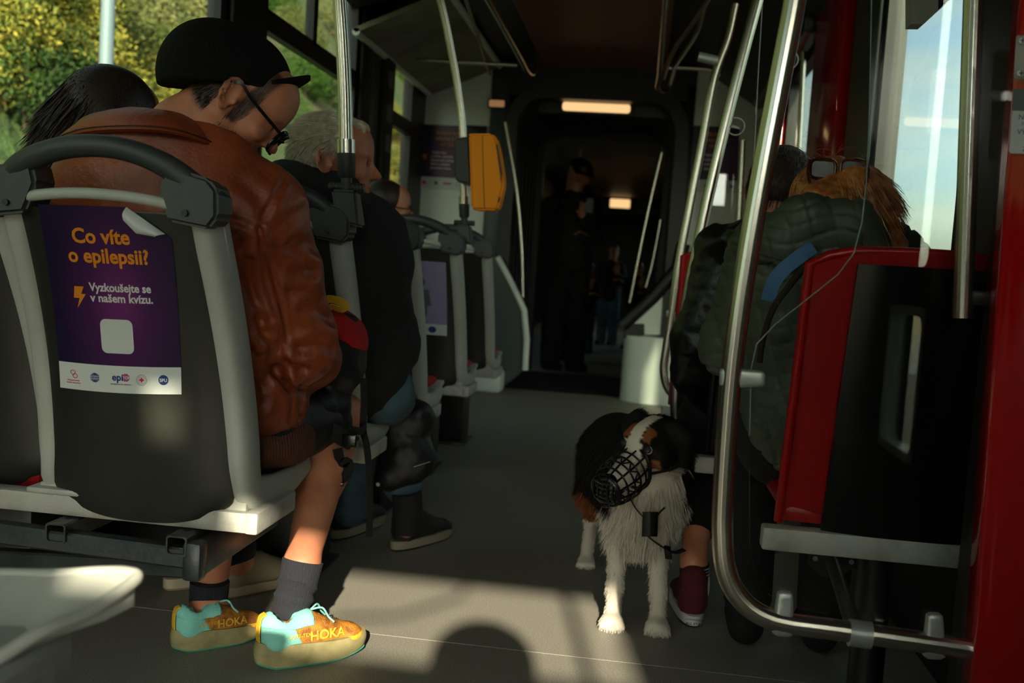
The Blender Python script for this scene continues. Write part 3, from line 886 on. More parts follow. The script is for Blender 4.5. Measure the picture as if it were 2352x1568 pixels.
def make_seat(loc, label, group, red=False, side='light', mat_over=None, handle=True, extra=True):
    """tram seat: shell, rear panel, side beams, arched grab handle, pan; origin on the floor under the back"""
    X, Y = loc
    t = empty('tram_seat', (X, Y, 0), label, 'seat', group)
    beam_m, pan_m, hm = (M['lgrey'], M['panel'], M['dgrey']) if not red else (M['redseat'], M['blackgloss'], M['redseat'])
    if mat_over: pan_m = mat_over
    # side beams: rounded section that follows the back down and curls forward along the pan
    for s in (-1, 1):
        path = []
        for k in range(9):
            z = ZT + .012 - k / 8 * (ZT - ZB - .05); path.append((X + s * (halfw(z) - .022), Y + backY(z) + .032, z))
        path += [(X + s * (.203), Y + .035, ZB + .022), (X + s * .204, Y + .09, ZB + .006), (X + s * .208, Y + .17, ZB - .002), (X + s * .20, Y + .28, ZB + .0), (X + s * .19, Y + .40, ZB + .01)]
        path = spline(path, 3)
        n = len(path); R = [1.0] * n
        prof = []
        for k in range(16):
            a = 2 * PI * k / 16; c, q = math.cos(a), math.sin(a)
            prof.append((math.copysign(abs(c) ** .7, c) * .025, math.copysign(abs(q) ** .7, q) * .044))
        mb = MB(); mb.tube(path, [1 - .42 * max(0, i / n - .55) / .45 for i in range(n)], prof=prof, up=(0, 1, 0)); mb.build('side_beam', beam_m, t)
    # rear panel: one moulded sheet, rounded lower corners, tucked under at the bottom
    def pan(u, v):
        z = ZB - .046 + v * (ZT - ZB + .032)
        w = halfw(z) - .035
        lowc = max(0, (.10 - v) / .10)
        w *= math.sqrt(max(0.0, 1 - lowc * lowc * .22))
        s = 2 * u - 1
        zz = z + (.034 * (abs(s) ** 2.6) * lowc)
        return (X + s * w, Y + backY(max(z, ZB)) - .020 * (1 - s ** 4) - .006 + .006 * lowc ** 2, zz)
    mb = MB(); mb.grid(pan, 24, 30, thick=(0, .012, 0)); mb.build('rear_panel', pan_m, t)
    # front shell and upholstered pads
    def front(u, v):
        L = v * 1.0
        s = 2 * u - 1
        if v < .58:
            z = ZT - .01 - (v / .58) * (ZT - ZB - .05); y = backY(z) + .028 - .012 * (1 - s * s)
        else:
            q = (v - .58) / .42; z = ZB + .03 + .02 * q - .02 * math.sin(q * PI); y = .05 + q * .36
        return (X + s * (.205), Y + y, z)
    mb = MB(); mb.grid(front, 10, 34, thick=(0, .012, -.012)); mb.build('shell', beam_m, t)
    pc = M['redcloth']
    mb = MB(); mb.box((X - .18, Y + .10, ZB + .035), (X + .18, Y + .41, ZB + .065), .013); mb.build('seat_pad', pc, t)
    def bpad(u, v):
        s = 2 * u - 1; z = ZB + .10 + v * (ZT - ZB - .13)
        return (X + s * .17, Y + backY(z) + .045 - .006 * (1 - s * s), z)
    mb = MB(); mb.grid(bpad, 8, 12, thick=(0, .018, 0)); mb.build('back_pad', pc, t)
    # light strip along the top of the back
    mb = MB(); mb.tube(spline([(X - .185, Y + backY(ZT) - .012, ZT - .004), (X - .06, Y + backY(ZT) - .026, ZT + .012), (X + .06, Y + backY(ZT) - .026, ZT + .012), (X + .185, Y + backY(ZT) - .012, ZT - .004)], 6), .010, 10)
    mb.build('top_strip', beam_m, t)
    if handle:
        hx, zy = .168, backY(ZT)
        # end clamps: chunky wedge blocks
        for s in (-1, 1):
            mb = MB()
            sec = []
            A = [(.112, .0), (.132, -.052), (.205, -.062), (.222, -.040), (.220, .006), (.202, .026), (.124, .044)]
            A = [(a, b + .026) for a, b in A]
            rear = [(X + s * a, Y + zy - .030, ZT + b) for a, b in A]; n = len(A)
            frontp = [(X + s * a * (1.0), Y + zy + .040, ZT + b * .9) for a, b in A]
            mid = [(X + s * a, Y + zy - .042, ZT + b * .8 + (-.0)) for a, b in [(.16, -.02), (.2, -.03), (.215, -.02), (.2, .008), (.165, .02)]]
            mb.add(rear + frontp, [tuple(range(n)), tuple(range(n, 2 * n))] + [(i, (i + 1) % n, n + (i + 1) % n, n + i) for i in range(n)])
            me = mb.mesh('clamp'); bm = bmesh.new(); bm.from_mesh(me); bmesh.ops.bevel(bm, geom=bm.edges[:], offset=.007, segments=3, affect='EDGES'); bm.to_mesh(me); bm.free()
            c = putobj('handle_clamp', me, t, hm); sharp(me, 35)
            mb = MB(); mb.lathe([(.006, -.002), (.006, .003), (.003, .003)], (X + s * .165, Y + zy - .033, ZT - .010), 'Y', 10); mb.build('screw', M['black'], c)
        arc = [(X - .192, Y + zy + .0, ZT + .01), (X - .174, Y + zy - .005, ZT + .036), (X - .13, Y + zy - .02, ZT + .068), (X - .05, Y + zy - .028, ZT + .092), (X + .04, Y + zy - .028, ZT + .094), (X + .12, Y + zy - .02, ZT + .070), (X + .170, Y + zy - .005, ZT + .034), (X + .198, Y + zy, ZT + .008)]
        pr = [(math.cos(2 * PI * k / 14) * .0205, math.sin(2 * PI * k / 14) * .019) for k in range(14)]
        arcs = spline(arc, 5); n = len(arcs)
        mb = MB(); mb.tube(arcs, [1.55 - .6 * math.sin(PI * i / (n - 1)) ** .6 for i in range(n)], prof=pr, up=(0, 1, 0)); mb.build('grab_handle', hm, t)
    return t


G = 'seats in the row along the left of the aisle'
seat1 = make_seat((SX, SY), 'grey tram seat with purple epilepsy poster, occupied by man in leather jacket', G)
X, Y = SX, SY; z0, z1 = .348, .390
mb = MB(); mb.box((X - .75, Y - .014, z0), (X + .225, Y + .030, z1), .006); mb.build('cross_bar', M['alu'], seat1)
mb = MB(); mb.box((X + .215, Y - .018, z0), (X + .243, Y + .20, z1 + .002), .006); mb.build('end_rail', M['alu'], seat1)
mb = MB(); mb.box((X + .16, Y + .0, z1 - .005), (X + .212, Y + .17, z1 + .03), .006); mb.build('riser', M['lgrey'], seat1)
mb = MB(); mb.box((X - .225, Y + .0, z1 - .005), (X - .17, Y + .26, z1 + .02), .006); mb.build('riser', M['lgrey'], seat1)
mb = MB(); mb.box((X - .24, Y - .02, z1), (X - .12, Y + .1, z1 + .012), .004); mb.build('cover_plate', M['alu'], seat1)
BASE = ('cross_bar', 'end_rail', 'riser', 'cover_plate')
# steel sub-frame of the front seat
sf = empty('seat_subframe', (SX, SY, 0), 'dark steel tube frame beneath the front left seat', 'frame')


def sq(name, a, b, w, h, parent, material, hollow=False):
    """square tube from a to b"""
    a, b = Vector(a), Vector(b); d = (b - a).normalized(); s = d.cross(Vector((0, 0, 1))).normalized(); u = s.cross(d)
    mb = MB(); r = .004
    P = [(w - r, -h), (w, -h + r), (w, h - r), (w - r, h), (-w + r, h), (-w, h - r), (-w, -h + r), (-w + r, -h)]
    n = len(P)
    if not hollow:
        vs = [a + s * p + u * q for p, q in P] + [b + s * p + u * q for p, q in P]
        mb.add(vs, [tuple(range(n)), tuple(range(n, 2 * n))] + [(i, (i + 1) % n, n + (i + 1) % n, n + i) for i in range(n)])
    else:
        k = 1 - .003 / min(w, h)
        I = [(p * (1 - .0035 / w), q * (1 - .0035 / h)) for p, q in P]
        vs = [a + s * p + u * q for p, q in P] + [b + s * p + u * q for p, q in P] + [a + s * p + u * q for p, q in I] + [b + s * p + u * q for p, q in I]
        fs = []
        for i in range(n):
            j = (i + 1) % n
            fs += [(i, j, n + j, n + i), (2 * n + i, 3 * n + i, 3 * n + j, 2 * n + j), (i, 2 * n + i, 2 * n + j, j), (n + i, n + j, 3 * n + j, 3 * n + i)]
        mb.add(vs, fs)
    return mb.build(name, material, parent)


ya = SY - .045
for x in (at(140, 1225, Y=ya)[0], at(415, 1255, Y=ya)[0]):
    o = sq('square_tube', (x, SY - .065, .327), (x, SY + .34, .327), .021, .0195, sf, M['frame'], True)
    mb = MB(); mb.lathe([(.0001, 0), (.007, 0), (.0075, .0006), (.0001, .0006)], (x, SY - .02, .3466), 'Z', 14); mb.build('hole', M['black'], o)
    mb = MB(); mb.lathe([(.0001, 0), (.006, 0), (.006, .010), (.0001, .010)], (x + .005, SY - .05, .311), 'Z', 6); mb.build('bolt', M['alu'], o)
zc = at(430, 1290, Y=1.83)[2]
pe = at(432, 1292, Y=1.80)
sq('cross_member', (-1.64, 1.80, .322), (pe[0], 1.80, pe[2] + .012), .018, .020, sf, M['frame'])
xe = at(467, 1300, Y=1.80)[0]
mb = MB(); mb.box((pe[0] - .004, 1.775, .258), (xe + .004, 1.815, .336), .010); mb.box((pe[0] + .006, 1.80, .264), (xe + .002, 2.20, .333), .006); mb.build('side_rail', M['frame'], sf)
pl = at(150, 1400, Y=1.86)
sq('brace', (-1.3, 1.86, .235), (pe[0] + .01, 1.815, .275), .016, .018, sf, M['frame'])
mb = MB(); mb.box((-1.64, 2.1, .02), (-1.35, 2.35, .34), .02); mb.build('wall_bracket', M['black'], sf)

seats = [seat1]
labs = ['grey tram seat behind the grey-haired man, steel pole on its handle', 'grey tram seat third in the left row, no pole on its handle',
        'grey tram seat with lilac poster, carrying the pole with the orange validator', 'grey tram seat last in the left row before the white end wall']
for k in range(1, 5):
    o = dup(seat1, (.008 * k, ROW * k, 0), labs[k - 1]); seats.append(o)
    X = SX + .008 * k; Y = SY + ROW * k
    fl = MB(); fl.box((X - .25, Y + .04, .012), (X + .08, Y + .24, .36), .015); fl.build('foot_box', M['dark'], o)
    fl = MB(); fl.box((X - .27, Y + .0, 0), (X + .10, Y + .26, .012), .003); fl.build('foot_plate', M['frame'], o)
# window seats beside them (their red fronts show low at the left edge)
wlabs = ['grey window seat with red pad beside the front aisle seat', 'grey window seat beside the grey-haired man', 'grey window seat third from the front by the left windows', 'grey window seat in front of the seated child', 'grey window seat beside the white end wall']
for k in range(5):
    o = dup(seat1, (-.448 + .004 * k - (.02 if k == 0 else 0), ROW * k + (.12 if k == 0 else 0), 0), wlabs[k], skip=BASE); o['group'] = 'seats against the left windows'

mb = MB(); mb.box((-1.32, 1.95, .36), (-1.238, 2.36, .505), .02); mb.build('side_cushion', M['redcloth'], bpy.data.objects['tram_seat.005'])
# nearest seat: only its pan tip shows at the lower left
ns = empty('tram_seat', (-.42, .72, 0), 'light grey seat pan nearest the camera, cut by the lower left corner', 'seat')
A = [at(-260, 1335, Y=1.02), at(-60, 1312, Y=1.05), at(120, 1312, Y=1.06), at(235, 1306, Y=1.06), at(296, 1308, Y=1.05), at(312, 1320, Y=1.04)]
Bq = [at(-330, 1560, Y=.80), at(-180, 1540, Y=.83), at(-40, 1520, Y=.87), at(95, 1442, Y=.92), at(210, 1392, Y=.98), at(309, 1328, Y=1.035)]
mb = MB()
def npan(u, v):
    a = spl(A, u); b = spl(Bq, u); p = a * (1 - v) + b * v
    return p + Vector((0, 0, -.022 * math.sin(PI * v)))
def spl(P, u):
    x = u * (len(P) - 1); i = min(int(x), len(P) - 2); t = x - i
    return Vector(P[i]) * (1 - t) + Vector(P[i + 1]) * t
mb.grid(npan, 30, 16, thick=(0, 0, -.012)); mb.build('seat_pan', M['lgrey'], ns)
mb = MB(); mb.tube(spline([Vector(x) + Vector((0, 0, -.004)) for x in [A[0], A[1], A[2], A[3], A[4], (Vector(A[5]) + Vector(Bq[5])) / 2, Bq[4], Bq[3], Bq[2], Bq[1], Bq[0]]], 5), .0075, 10); mb.build('rolled_edge', M['lgrey'], ns)
p0, p1 = at(112, 1470, Y=.95), at(-80, 1568, Y=.93)
mb = MB(); mb.box((p1[0] - .3, .80, p0[2] - .09), (p0[0], 1.0, p0[2] + .0), .01); mb.build('riser', M['lgrey'], ns)
p0 = at(132, 1525, Y=.93)
mb = MB(); mb.box((p0[0] - .4, .74, p0[2] - .05), (p0[0], .93, p0[2]), .006); mb.build('base_rail', M['alu'], ns)

# ================================================================ POSTERS
def postermat(name, asp):
    m = bpy.data.materials.new(name); m.use_nodes = True; t = m.node_tree; b = t.nodes['Principled BSDF']
    uv = t.nodes.new('ShaderNodeUVMap'); vm = t.nodes.new('ShaderNodeVectorMath'); vm.operation = 'DISTANCE'
    mp_ = t.nodes.new('ShaderNodeMapping'); mp_.inputs['Scale'].default_value = (1.25, 1, 1)
    t.links.new(uv.outputs[0], mp_.inputs[0]); t.links.new(mp_.outputs[0], vm.inputs[0]); vm.inputs[1].default_value = (.55 * 1.25, .50, 0)
    r = t.nodes.new('ShaderNodeValToRGB'); e = r.color_ramp.elements
    e[0].position = .05; e[0].color = (*lin('6b2a68'), 1); e[1].position = .62; e[1].color = (*lin('1e1236'), 1)
    x = e.new(.3); x.color = (*lin('43194f'), 1)
    t.links.new(vm.outputs['Value'], r.inputs[0]); t.links.new(r.outputs[0], b.inputs['Base Color'])
    b.inputs['Roughness'].default_value = .38
    return m


PM = postermat('purple_poster_print', 1.4)


def poster(name, mapf, label, lines, group=None, white=.155, cut=True, icons=True, full=True, nq=26):
    """sheet of print; mapf(u,v,off) gives the point at u across, v up, off in front of the paper"""
    root = empty(name, mapf(.5, 0, 0), label, 'poster', group)
    def sheet(u0, u1, v0, v1, nm, m, off, cutc=False, nu=20, nv=24):
        g = MB(); vs = []; uv = []
        for j in range(nv + 1):
            for i in range(nu + 1):
                u = u0 + (u1 - u0) * i / nu; v = v0 + (v1 - v0) * j / nv
                if cutc:
                    lim = 1 - .135 * max(0, (u - .70) / .27)      # torn-back upper right corner
                    v = min(v, lim) if j == nv else v0 + (min(v1, lim) - v0) * j / nv
                vs.append(mapf(u, v, off)); uv.append((u, v))
        fs = [(j * (nu + 1) + i, j * (nu + 1) + i + 1, (j + 1) * (nu + 1) + i + 1, (j + 1) * (nu + 1) + i) for j in range(nv) for i in range(nu)]
        g.add(vs, fs); me = g.mesh(nm, False); L = me.uv_layers.new(name='UVMap')
        for lp in me.loops: L.data[lp.index].uv = uv[lp.vertex_index]
        return putobj(nm, me, root, m)
    sheet(0, 1, white, 1, 'purple_field', PM, .0006, cut)
    w = sheet(0, 1, 0, white, 'white_footer', M['paper'], .0006, nv=4)
    lt = {}
    for (txt, u, v, h, asp, mk, al) in lines:
        lt.setdefault(mk, MB()); flat_print(lt[mk], txt, u, v, h, lambda a, b: mapf(a, b, .0014), bold=.028, align=al, aspect=asp)
    for mk, g in lt.items(): g.build('lettering', M[mk], root, smooth=False, recalc=False)
    return root, sheet


def polyprint(root, nm, mk, polys, mapf, off=.0013):
    g = MB()
    for P in polys: g.add([mapf(u, v, off) for u, v in P], [tuple(range(len(P)))])
    return g.build(nm, M[mk], root, smooth=False, recalc=False)


def disc(u, v, ru, rv, n=24, a0=0, a1=360): return [(u + ru * math.cos(math.radians(a0 + (a1 - a0) * k / n)), v + rv * math.sin(math.radians(a0 + (a1 - a0) * k / n))) for k in range(n)]
def ringp(u, v, ru, rv, w, n=24, a0=0, a1=360):
    out = []
    for k in range(n):
        a, b = math.radians(a0 + (a1 - a0) * k / n), math.radians(a0 + (a1 - a0) * (k + 1) / n)
        out.append([(u + ru * math.cos(a), v + rv * math.sin(a)), (u + ru * math.cos(b), v + rv * math.sin(b)), (u + ru * (1 - w) * math.cos(b), v + rv * (1 - w) * math.sin(b)), (u + ru * (1 - w) * math.cos(a), v + rv * (1 - w) * math.sin(a))])
    return out


def on_back(px, py, it=6):
    """point on the rear panel of the front seat seen at a pixel"""
    Y = 1.75
    for _ in range(it):
        p = at(px, py, Y=Y); s = (p[0] - SX) / .19
        Y = SY + backY(p[2]) - .020 * (1 - min(1, abs(s)) ** 4) - .004
    return p


C00, C10, C01, C11 = on_back(140, 889), on_back(418, 905), on_back(88, 469), on_back(388, 479)


def map1(u, v, off=0):
    x = (C00[0] * (1 - u) + C10[0] * u) * (1 - v) + (C01[0] * (1 - u) + C11[0] * u) * v
    z = (C00[2] * (1 - u) + C10[2] * u) * (1 - v) + (C01[2] * (1 - u) + C11[2] * u) * v
    s = (x - SX) / .19
    zz = z - .004 * math.sin(PI * u) * (1 - v)
    return Vector((x, SY + backY(zz) - .020 * (1 - min(1, abs(s)) ** 4) - .0055 - off, zz))


asp1 = 1.40
ps, sh = poster('purple_poster', map1, 'purple poster asking Co víte o epilepsii? on the nearest seat back', [
    ('Co víte', .46, .815, .105, asp1 * 1.02, 'orangeink', 'CENTER'), ('o epilepsii?', .50, .715, .105, asp1 * .98, 'orangeink', 'CENTER'),
    ('Vyzkoušejte se', .32, .565, .062, asp1 * .93, 'whiteink', 'LEFT'), ('v našem kvízu.', .32, .508, .062, asp1 * .98, 'whiteink', 'LEFT'),
    ('epi', .445, .072, .055, asp1, 'blueink', 'LEFT'), ('STOP', .555, .082, .022, asp1, 'paper', 'CENTER'), ('aktuálně proti epilepsii', .515, .048, .010, asp1 * 1.3, 'greyink', 'CENTER'),
    ('SPU', .86, .072, .026, asp1, 'paper', 'CENTER'), ('Dopravní podnik', .125, .050, .011, asp1, 'redink', 'CENTER'), ('hlavního města Prahy', .125, .036, .010, asp1, 'redink', 'CENTER')])
polyprint(ps, 'lightning_bolt', 'orangeink', [[(.20, .585), (.275, .585), (.248, .545), (.285, .545), (.205, .465), (.232, .522), (.185, .522)]], map1)
# plain rounded white square where the photo has a scan code
def rrect(u0, u1, v0, v1, ru, rv):
    P = []
    for cu, cv, a0 in ((u1 - ru, v1 - rv, 0), (u0 + ru, v1 - rv, 90), (u0 + ru, v0 + rv, 180), (u1 - ru, v0 + rv, 270)):
        for k in range(6): a = math.radians(a0 + 18 * k); P.append((cu + ru * math.cos(a), cv + rv * math.sin(a)))
    return P
polyprint(ps, 'rounded_square', 'paper', [rrect(.375, .635, .225, .415, .045, .033)], map1)
polyprint(ps, 'octagon', 'pinkink', [disc(.557, .090, .034, .024, 8, 22.5, 382.5)], map1, .0010)
polyprint(ps, 'red_knot', 'redink', ringp(.122, .100, .022, .014, .25, 16) + ringp(.140, .080, .022, .014, .25, 16), map1)
glob = []
for k, (rr) in enumerate((1.0, .62, .25)): glob += ringp(.305, .080, .036 * rr, .027, .13 / max(rr, .3), 18)
for dv in (-.014, 0, .014): glob.append([(.27, .078 + dv), (.34, .080 + dv), (.34, .083 + dv), (.27, .081 + dv)])
polyprint(ps, 'globe_mark', 'blueink', glob, map1)
polyprint(ps, 'cross_ring', 'greyink', ringp(.685, .080, .043, .031, .07, 24) + ringp(.685, .080, .030, .022, .08, 24), map1)
polyprint(ps, 'red_cross', 'redink', [[(.667, .085), (.703, .085), (.703, .075), (.667, .075)], [(.679, .093), (.691, .093), (.691, .067), (.679, .067)]], map1, .0014)
polyprint(ps, 'blue_disc', 'blueink', [disc(.86, .082, .040, .029)], map1, .0010)
# peeled corner: a curled white flap
fa, fb = map1(.70, 1.0, .004), map1(.965, .872, .004)
fl = MB()
def flap(u, v):
    p = fa * (1 - u) + fb * u
    n = Vector((-.55, 0, -.83))
    wdt = .022 + .010 * (1 - abs(2 * u - 1)) - .008 * u
    a = v * PI * .9
    return p + n * (wdt * v) + Vector((0, -.010 * math.sin(a), 0)) + (fb - fa).normalized() * .010 * v * (1 - 2 * u)
fl.grid(flap, 12, 8, thick=(0, -.0008, 0)); fl.build('peeled_corner', M['whiteink'] if False else M['paper'], ps)


def flatmap(c00, c10, c01, c11, nrm):
    c = [Vector(x) for x in (c00, c10, c01, c11)]; nrm = Vector(nrm)
    return lambda u, v, off=0: (c[0] * (1 - u) + c[1] * u) * (1 - v) + (c[2] * (1 - u) + c[3] * u) * v + nrm * off


YP = 7.192
mL = flatmap(at(954, 432, Y=YP), at(1090, 440, Y=YP), at(966, 285, Y=YP), at(1102, 291, Y=YP), (0, -1, 0))
pL, _ = poster('purple_poster', mL, 'purple poster with orange heading on the white end wall beside the validator', [
    ('Epilepsie je jen', .5, .86, .075, 1.0, 'orangeink', 'CENTER'), ('viditelná špička', .5, .77, .075, 1.0, 'orangeink', 'CENTER'), ('své doby.', .5, .68, .075, 1.0, 'orangeink', 'CENTER'),
    ('Nezavírejte', .24, .56, .05, 1.0, 'whiteink', 'LEFT'), ('u očního záchvatu', .22, .50, .05, 1.0, 'whiteink', 'LEFT'), ('dlouhotrvající epilepsii.', .22, .44, .05, .9, 'whiteink', 'LEFT'), ('Stačí a poskytne', .22, .38, .05, 1.0, 'whiteink', 'LEFT'), ('pomocnou rukou.', .22, .32, .05, 1.0, 'whiteink', 'LEFT')], 'purple posters on the white end walls', white=.19, cut=False)
mR = flatmap(at(1584, 440, Y=YP), at(1691, 444, Y=YP), at(1592, 288, Y=YP), at(1699, 293, Y=YP), (0, -1, 0))
pR_, _ = poster('purple_poster', mR, 'purple poster on the right white end wall, seen between the poles', [
    ('Dlouhá je jako', .55, .86, .075, 1.0, 'orangeink', 'CENTER'), ('období zvláštní', .55, .77, .075, 1.0, 'orangeink', 'CENTER'), ('věcného.', .5, .68, .075, 1.0, 'orangeink', 'CENTER'),
    ('Nezavírejte', .30, .55, .05, 1.1, 'whiteink', 'LEFT'), ('a jednej, aby ve', .28, .48, .05, 1.1, 'whiteink', 'LEFT'), ('směru rovnosti', .28, .41, .05, 1.1, 'whiteink', 'LEFT'), ('získat činily.', .28, .34, .05, 1.1, 'whiteink', 'LEFT')], 'purple posters on the white end walls', white=.19, cut=False)
for r_, mf in ((pL, mL), (pR_, mR)):
    polyprint(r_, 'lightning_bolt', 'orangeink', [[(.09, .54), (.15, .54), (.13, .50), (.16, .50), (.10, .43), (.12, .48), (.08, .48)]], mf)
    polyprint(r_, 'footer_mark', 'redink', [disc(.14, .10, .035, .03)], mf); polyprint(r_, 'footer_mark', 'greyink', [disc(.34, .10, .035, .03)] + ringp(.72, .10, .04, .035, .2), mf)
    polyprint(r_, 'footer_mark', 'pinkink', [[(.46, .085), (.60, .085), (.60, .115), (.46, .115)]], mf); polyprint(r_, 'footer_mark', 'blueink', [disc(.89, .10, .035, .03)], mf)
# dark notice beside the left poster
g = MB(); a, b = at(1060, 287, Y=7.19), at(1111, 330, Y=7.19); g.box((a[0] + .01, 7.182, b[2]), (b[0] + .02, 7.189, a[2]), .002)
tag(g.build('notice_card', M['black']), 'small black notice with white arrow above the orange validator', 'notice')
# lilac poster on 4th seat back
k = 3; off4 = Vector((.008 * k, ROW * k, 0))
def map4(u, v, off=0):
    x0, x1 = SX - .13, SX + .145; z = .60 + .30 * v; x = x0 + (x1 - x0) * u; s = (x - SX) / .19
    return Vector((x, SY + backY(z) - .020 * (1 - min(1, abs(s)) ** 4) - .0055 - off, z)) + off4
lp = empty('lilac_poster', map4(.5, 0), 'lilac poster with a standing figure on the seat back below the validator', 'poster')
g = MB(); g.grid(lambda u, v: map4(u, .15 + .85 * v, .0006), 8, 8); g.build('lilac_field', M['lilac'], lp, recalc=False)
g = MB(); g.grid(lambda u, v: map4(u, .15 * v, .0006), 8, 2); g.build('white_footer', M['paper'], lp, recalc=False)
polyprint(lp, 'figure_print', 'greyink', [disc(.62, .72, .07, .06, 14), [(.5, .62), (.74, .62), (.77, .40), (.71, .40), (.70, .26), (.54, .26), (.53, .40), (.47, .40)]], map4)
polyprint(lp, 'footer_mark', 'blueink', [disc(.78, .075, .06, .045)], map4)
g = MB(); flat_print(g, 'JSEM TEBOU', .5, .88, .06, lambda a, b: map4(a, b, .0014), .01); g.build('lettering', M['greyink'], lp, smooth=False, recalc=False)

# ================================================================ POLES
def clampfoot(name, base, direction, big, label, grp=None):
    """pivoting foot that joins a pole to a seat handle: ribbed cross barrel, block, sleeve and chrome collar"""
    b = Vector(base); d = Vector(direction).normalized()
    return b, d


def seat_pole(row, hpx, path_px, rad, label, Yp):
    pts = [Vector(at(x, y, Y=Yy)) for x, y, Yy in path_px]
    t = empty('grab_pole', pts[0], label, 'pole', 'poles rising from the seat handles')
    sp = spline(pts, 8)
    g = MB(); g.tube(sp, rad, prof=fluted(22, .05, 2)); g.build('tube', M['steel'], t)
    d = (sp[1] - sp[0]).normalized()
    s = rad / .0175
    g = MB(); g.tube([sp[0] - d * .004 * s, sp[0] + d * .034 * s], .0235 * s, prof=fluted(24, .03, 2)); g.build('collar', M['steel'], t)
    e = sp[0] - d * .05 * s
    g = MB(); g.tube([sp[0], sp[0] - d * .055 * s, sp[0] - d * .062 * s], [.024 * s, .0225 * s, .017 * s], 20); g.build('sleeve', M['dgrey'], t)
    c = sp[0] - d * .085 * s
    g = MB(); g.tube([sp[0] - d * .055 * s, c - d * .02], [.015 * s, .013 * s], 12); g.build('neck', M['dgrey'], t)
    rb = []
    for k in range(25): rb.append((.0125 * s if k % 2 == 0 else .0105 * s, (-.046 + .092 * k / 24) * s))
    g = MB(); g.lathe([(.004, -.047 * s)] + rb + [(.004, .047 * s)], c, 'X', 14); g.build('ribbed_barrel', M['dgrey'], t)
    a0, b0 = c - Vector((.028 * s, .02 * s, .014 * s)), c + Vector((.03 * s, .02 * s, .012 * s))
    g = MB(); w = .034 * s
    top, bot = c + Vector((-.002, 0, -.008 * s)), c + Vector((.012 * s, 0, -.10 * s))
    vs = [top + Vector((-w, -.022, 0)), top + Vector((w * .95, -.022, 0)), bot + Vector((w * 1.05, -.03, 0)), bot + Vector((-w * .75, -.03, 0.012)), top + Vector((-w, .022, 0)), top + Vector((w * .95, .022, 0)), bot + Vector((w * 1.05, .03, 0)), bot + Vector((-w * .75, .03, .012))]
    g.add(vs, [(0, 1, 2, 3), (7, 6, 5, 4), (0, 4, 5, 1), (1, 5, 6, 2), (2, 6, 7, 3), (3, 7, 4, 0)])
    me = g.mesh('saddle'); bm = bmesh.new(); bm.from_mesh(me); bmesh.ops.bevel(bm, geom=bm.edges[:], offset=.007, segments=3, affect='EDGES'); bm.to_mesh(me); bm.free()
    putobj('saddle', me, t, M['dgrey']); sharp(me, 35)
    return t


seat_pole(1, 0, [(795, 352, 2.40), (793, 240, 2.395), (788, 120, 2.385), (780, 0, 2.37), (762, -200, 2.33), (725, -500, 2.28)], .0170, 'steel pole rising from the seat behind the grey-haired man', 2.4)
seat_pole(3, 0, [(1066, 468, 3.92), (1063, 300, 3.90), (1052, 200, 3.88), (1036, 110, 3.85), (1012, 0, 3.8), (975, -110, 3.7)], .0155, 'thin steel pole passing behind the orange ticket validator', 3.9)
# ticket validator
v0 = at(1110, 395, Y=3.82)
va = empty('ticket_validator', at(1110, 484, Y=3.82), 'orange and black ticket validator mounted on the thin pole', 'validator')
yv = 3.80
body = [at(x, y, Y=yv - .02) for x, y in ((1076, 308), (1080, 306), (1130, 306), (1138, 312), (1147, 345), (1156, 405), (1157, 425), (1146, 474), (1141, 483), (1088, 482), (1082, 478))]
g = MB(); g.prism(body, (0, 0, 0), (0, .085, 0)); me = g.mesh('orange_housing'); bm = bmesh.new(); bm.from_mesh(me); bmesh.ops.bevel(bm, geom=bm.edges[:], offset=.009, segments=3, affect='EDGES'); bm.to_mesh(me); bm.free()
putobj('orange_housing', me, va, M['orange']); sharp(me, 35)
bl = [at(x, y, Y=yv) for x, y in ((1040, 318), (1078, 312), (1083, 425), (1055, 420), (1042, 408))]
g = MB(); g.prism(bl, (0, 0, 0), (0, .075, 0)); me = g.mesh('black_mount'); bm = bmesh.new(); bm.from_mesh(me); bmesh.ops.bevel(bm, geom=bm.edges[:], offset=.008, segments=3, affect='EDGES'); bm.to_mesh(me); bm.free()
putobj('black_mount', me, va, M['black']); sharp(me, 35)
g = MB(); g.tube([at(1108, 309, Y=yv - .021), at(1110, 400, Y=yv - .021), at(1113, 479, Y=yv - .021)], .0012, 6); g.build('seam', M['black'], va)
g = MB(); g.prism([at(x, y, Y=yv - .023) for x, y in ((1139, 330), (1142, 332), (1152, 395), (1151, 420), (1148, 395))], (0, 0, 0), (0, .01, 0)); g.build('ticket_slot', M['black'], va)
g = MB(); g.prism([at(x, y, Y=yv - .024) for x, y in ((1145, 455), (1149, 451), (1147, 462), (1143, 464))], (0, 0, 0), (0, .01, 0)); g.build('slot', M['black'], va)
g = MB(); c = at(1113, 484, Y=yv + .0); g.lathe([(.0005, -.006), (.004, -.004), (.005, 0), (.0005, .002)], c, 'Z', 10); g.build('lock_pin', M['alu'], va)


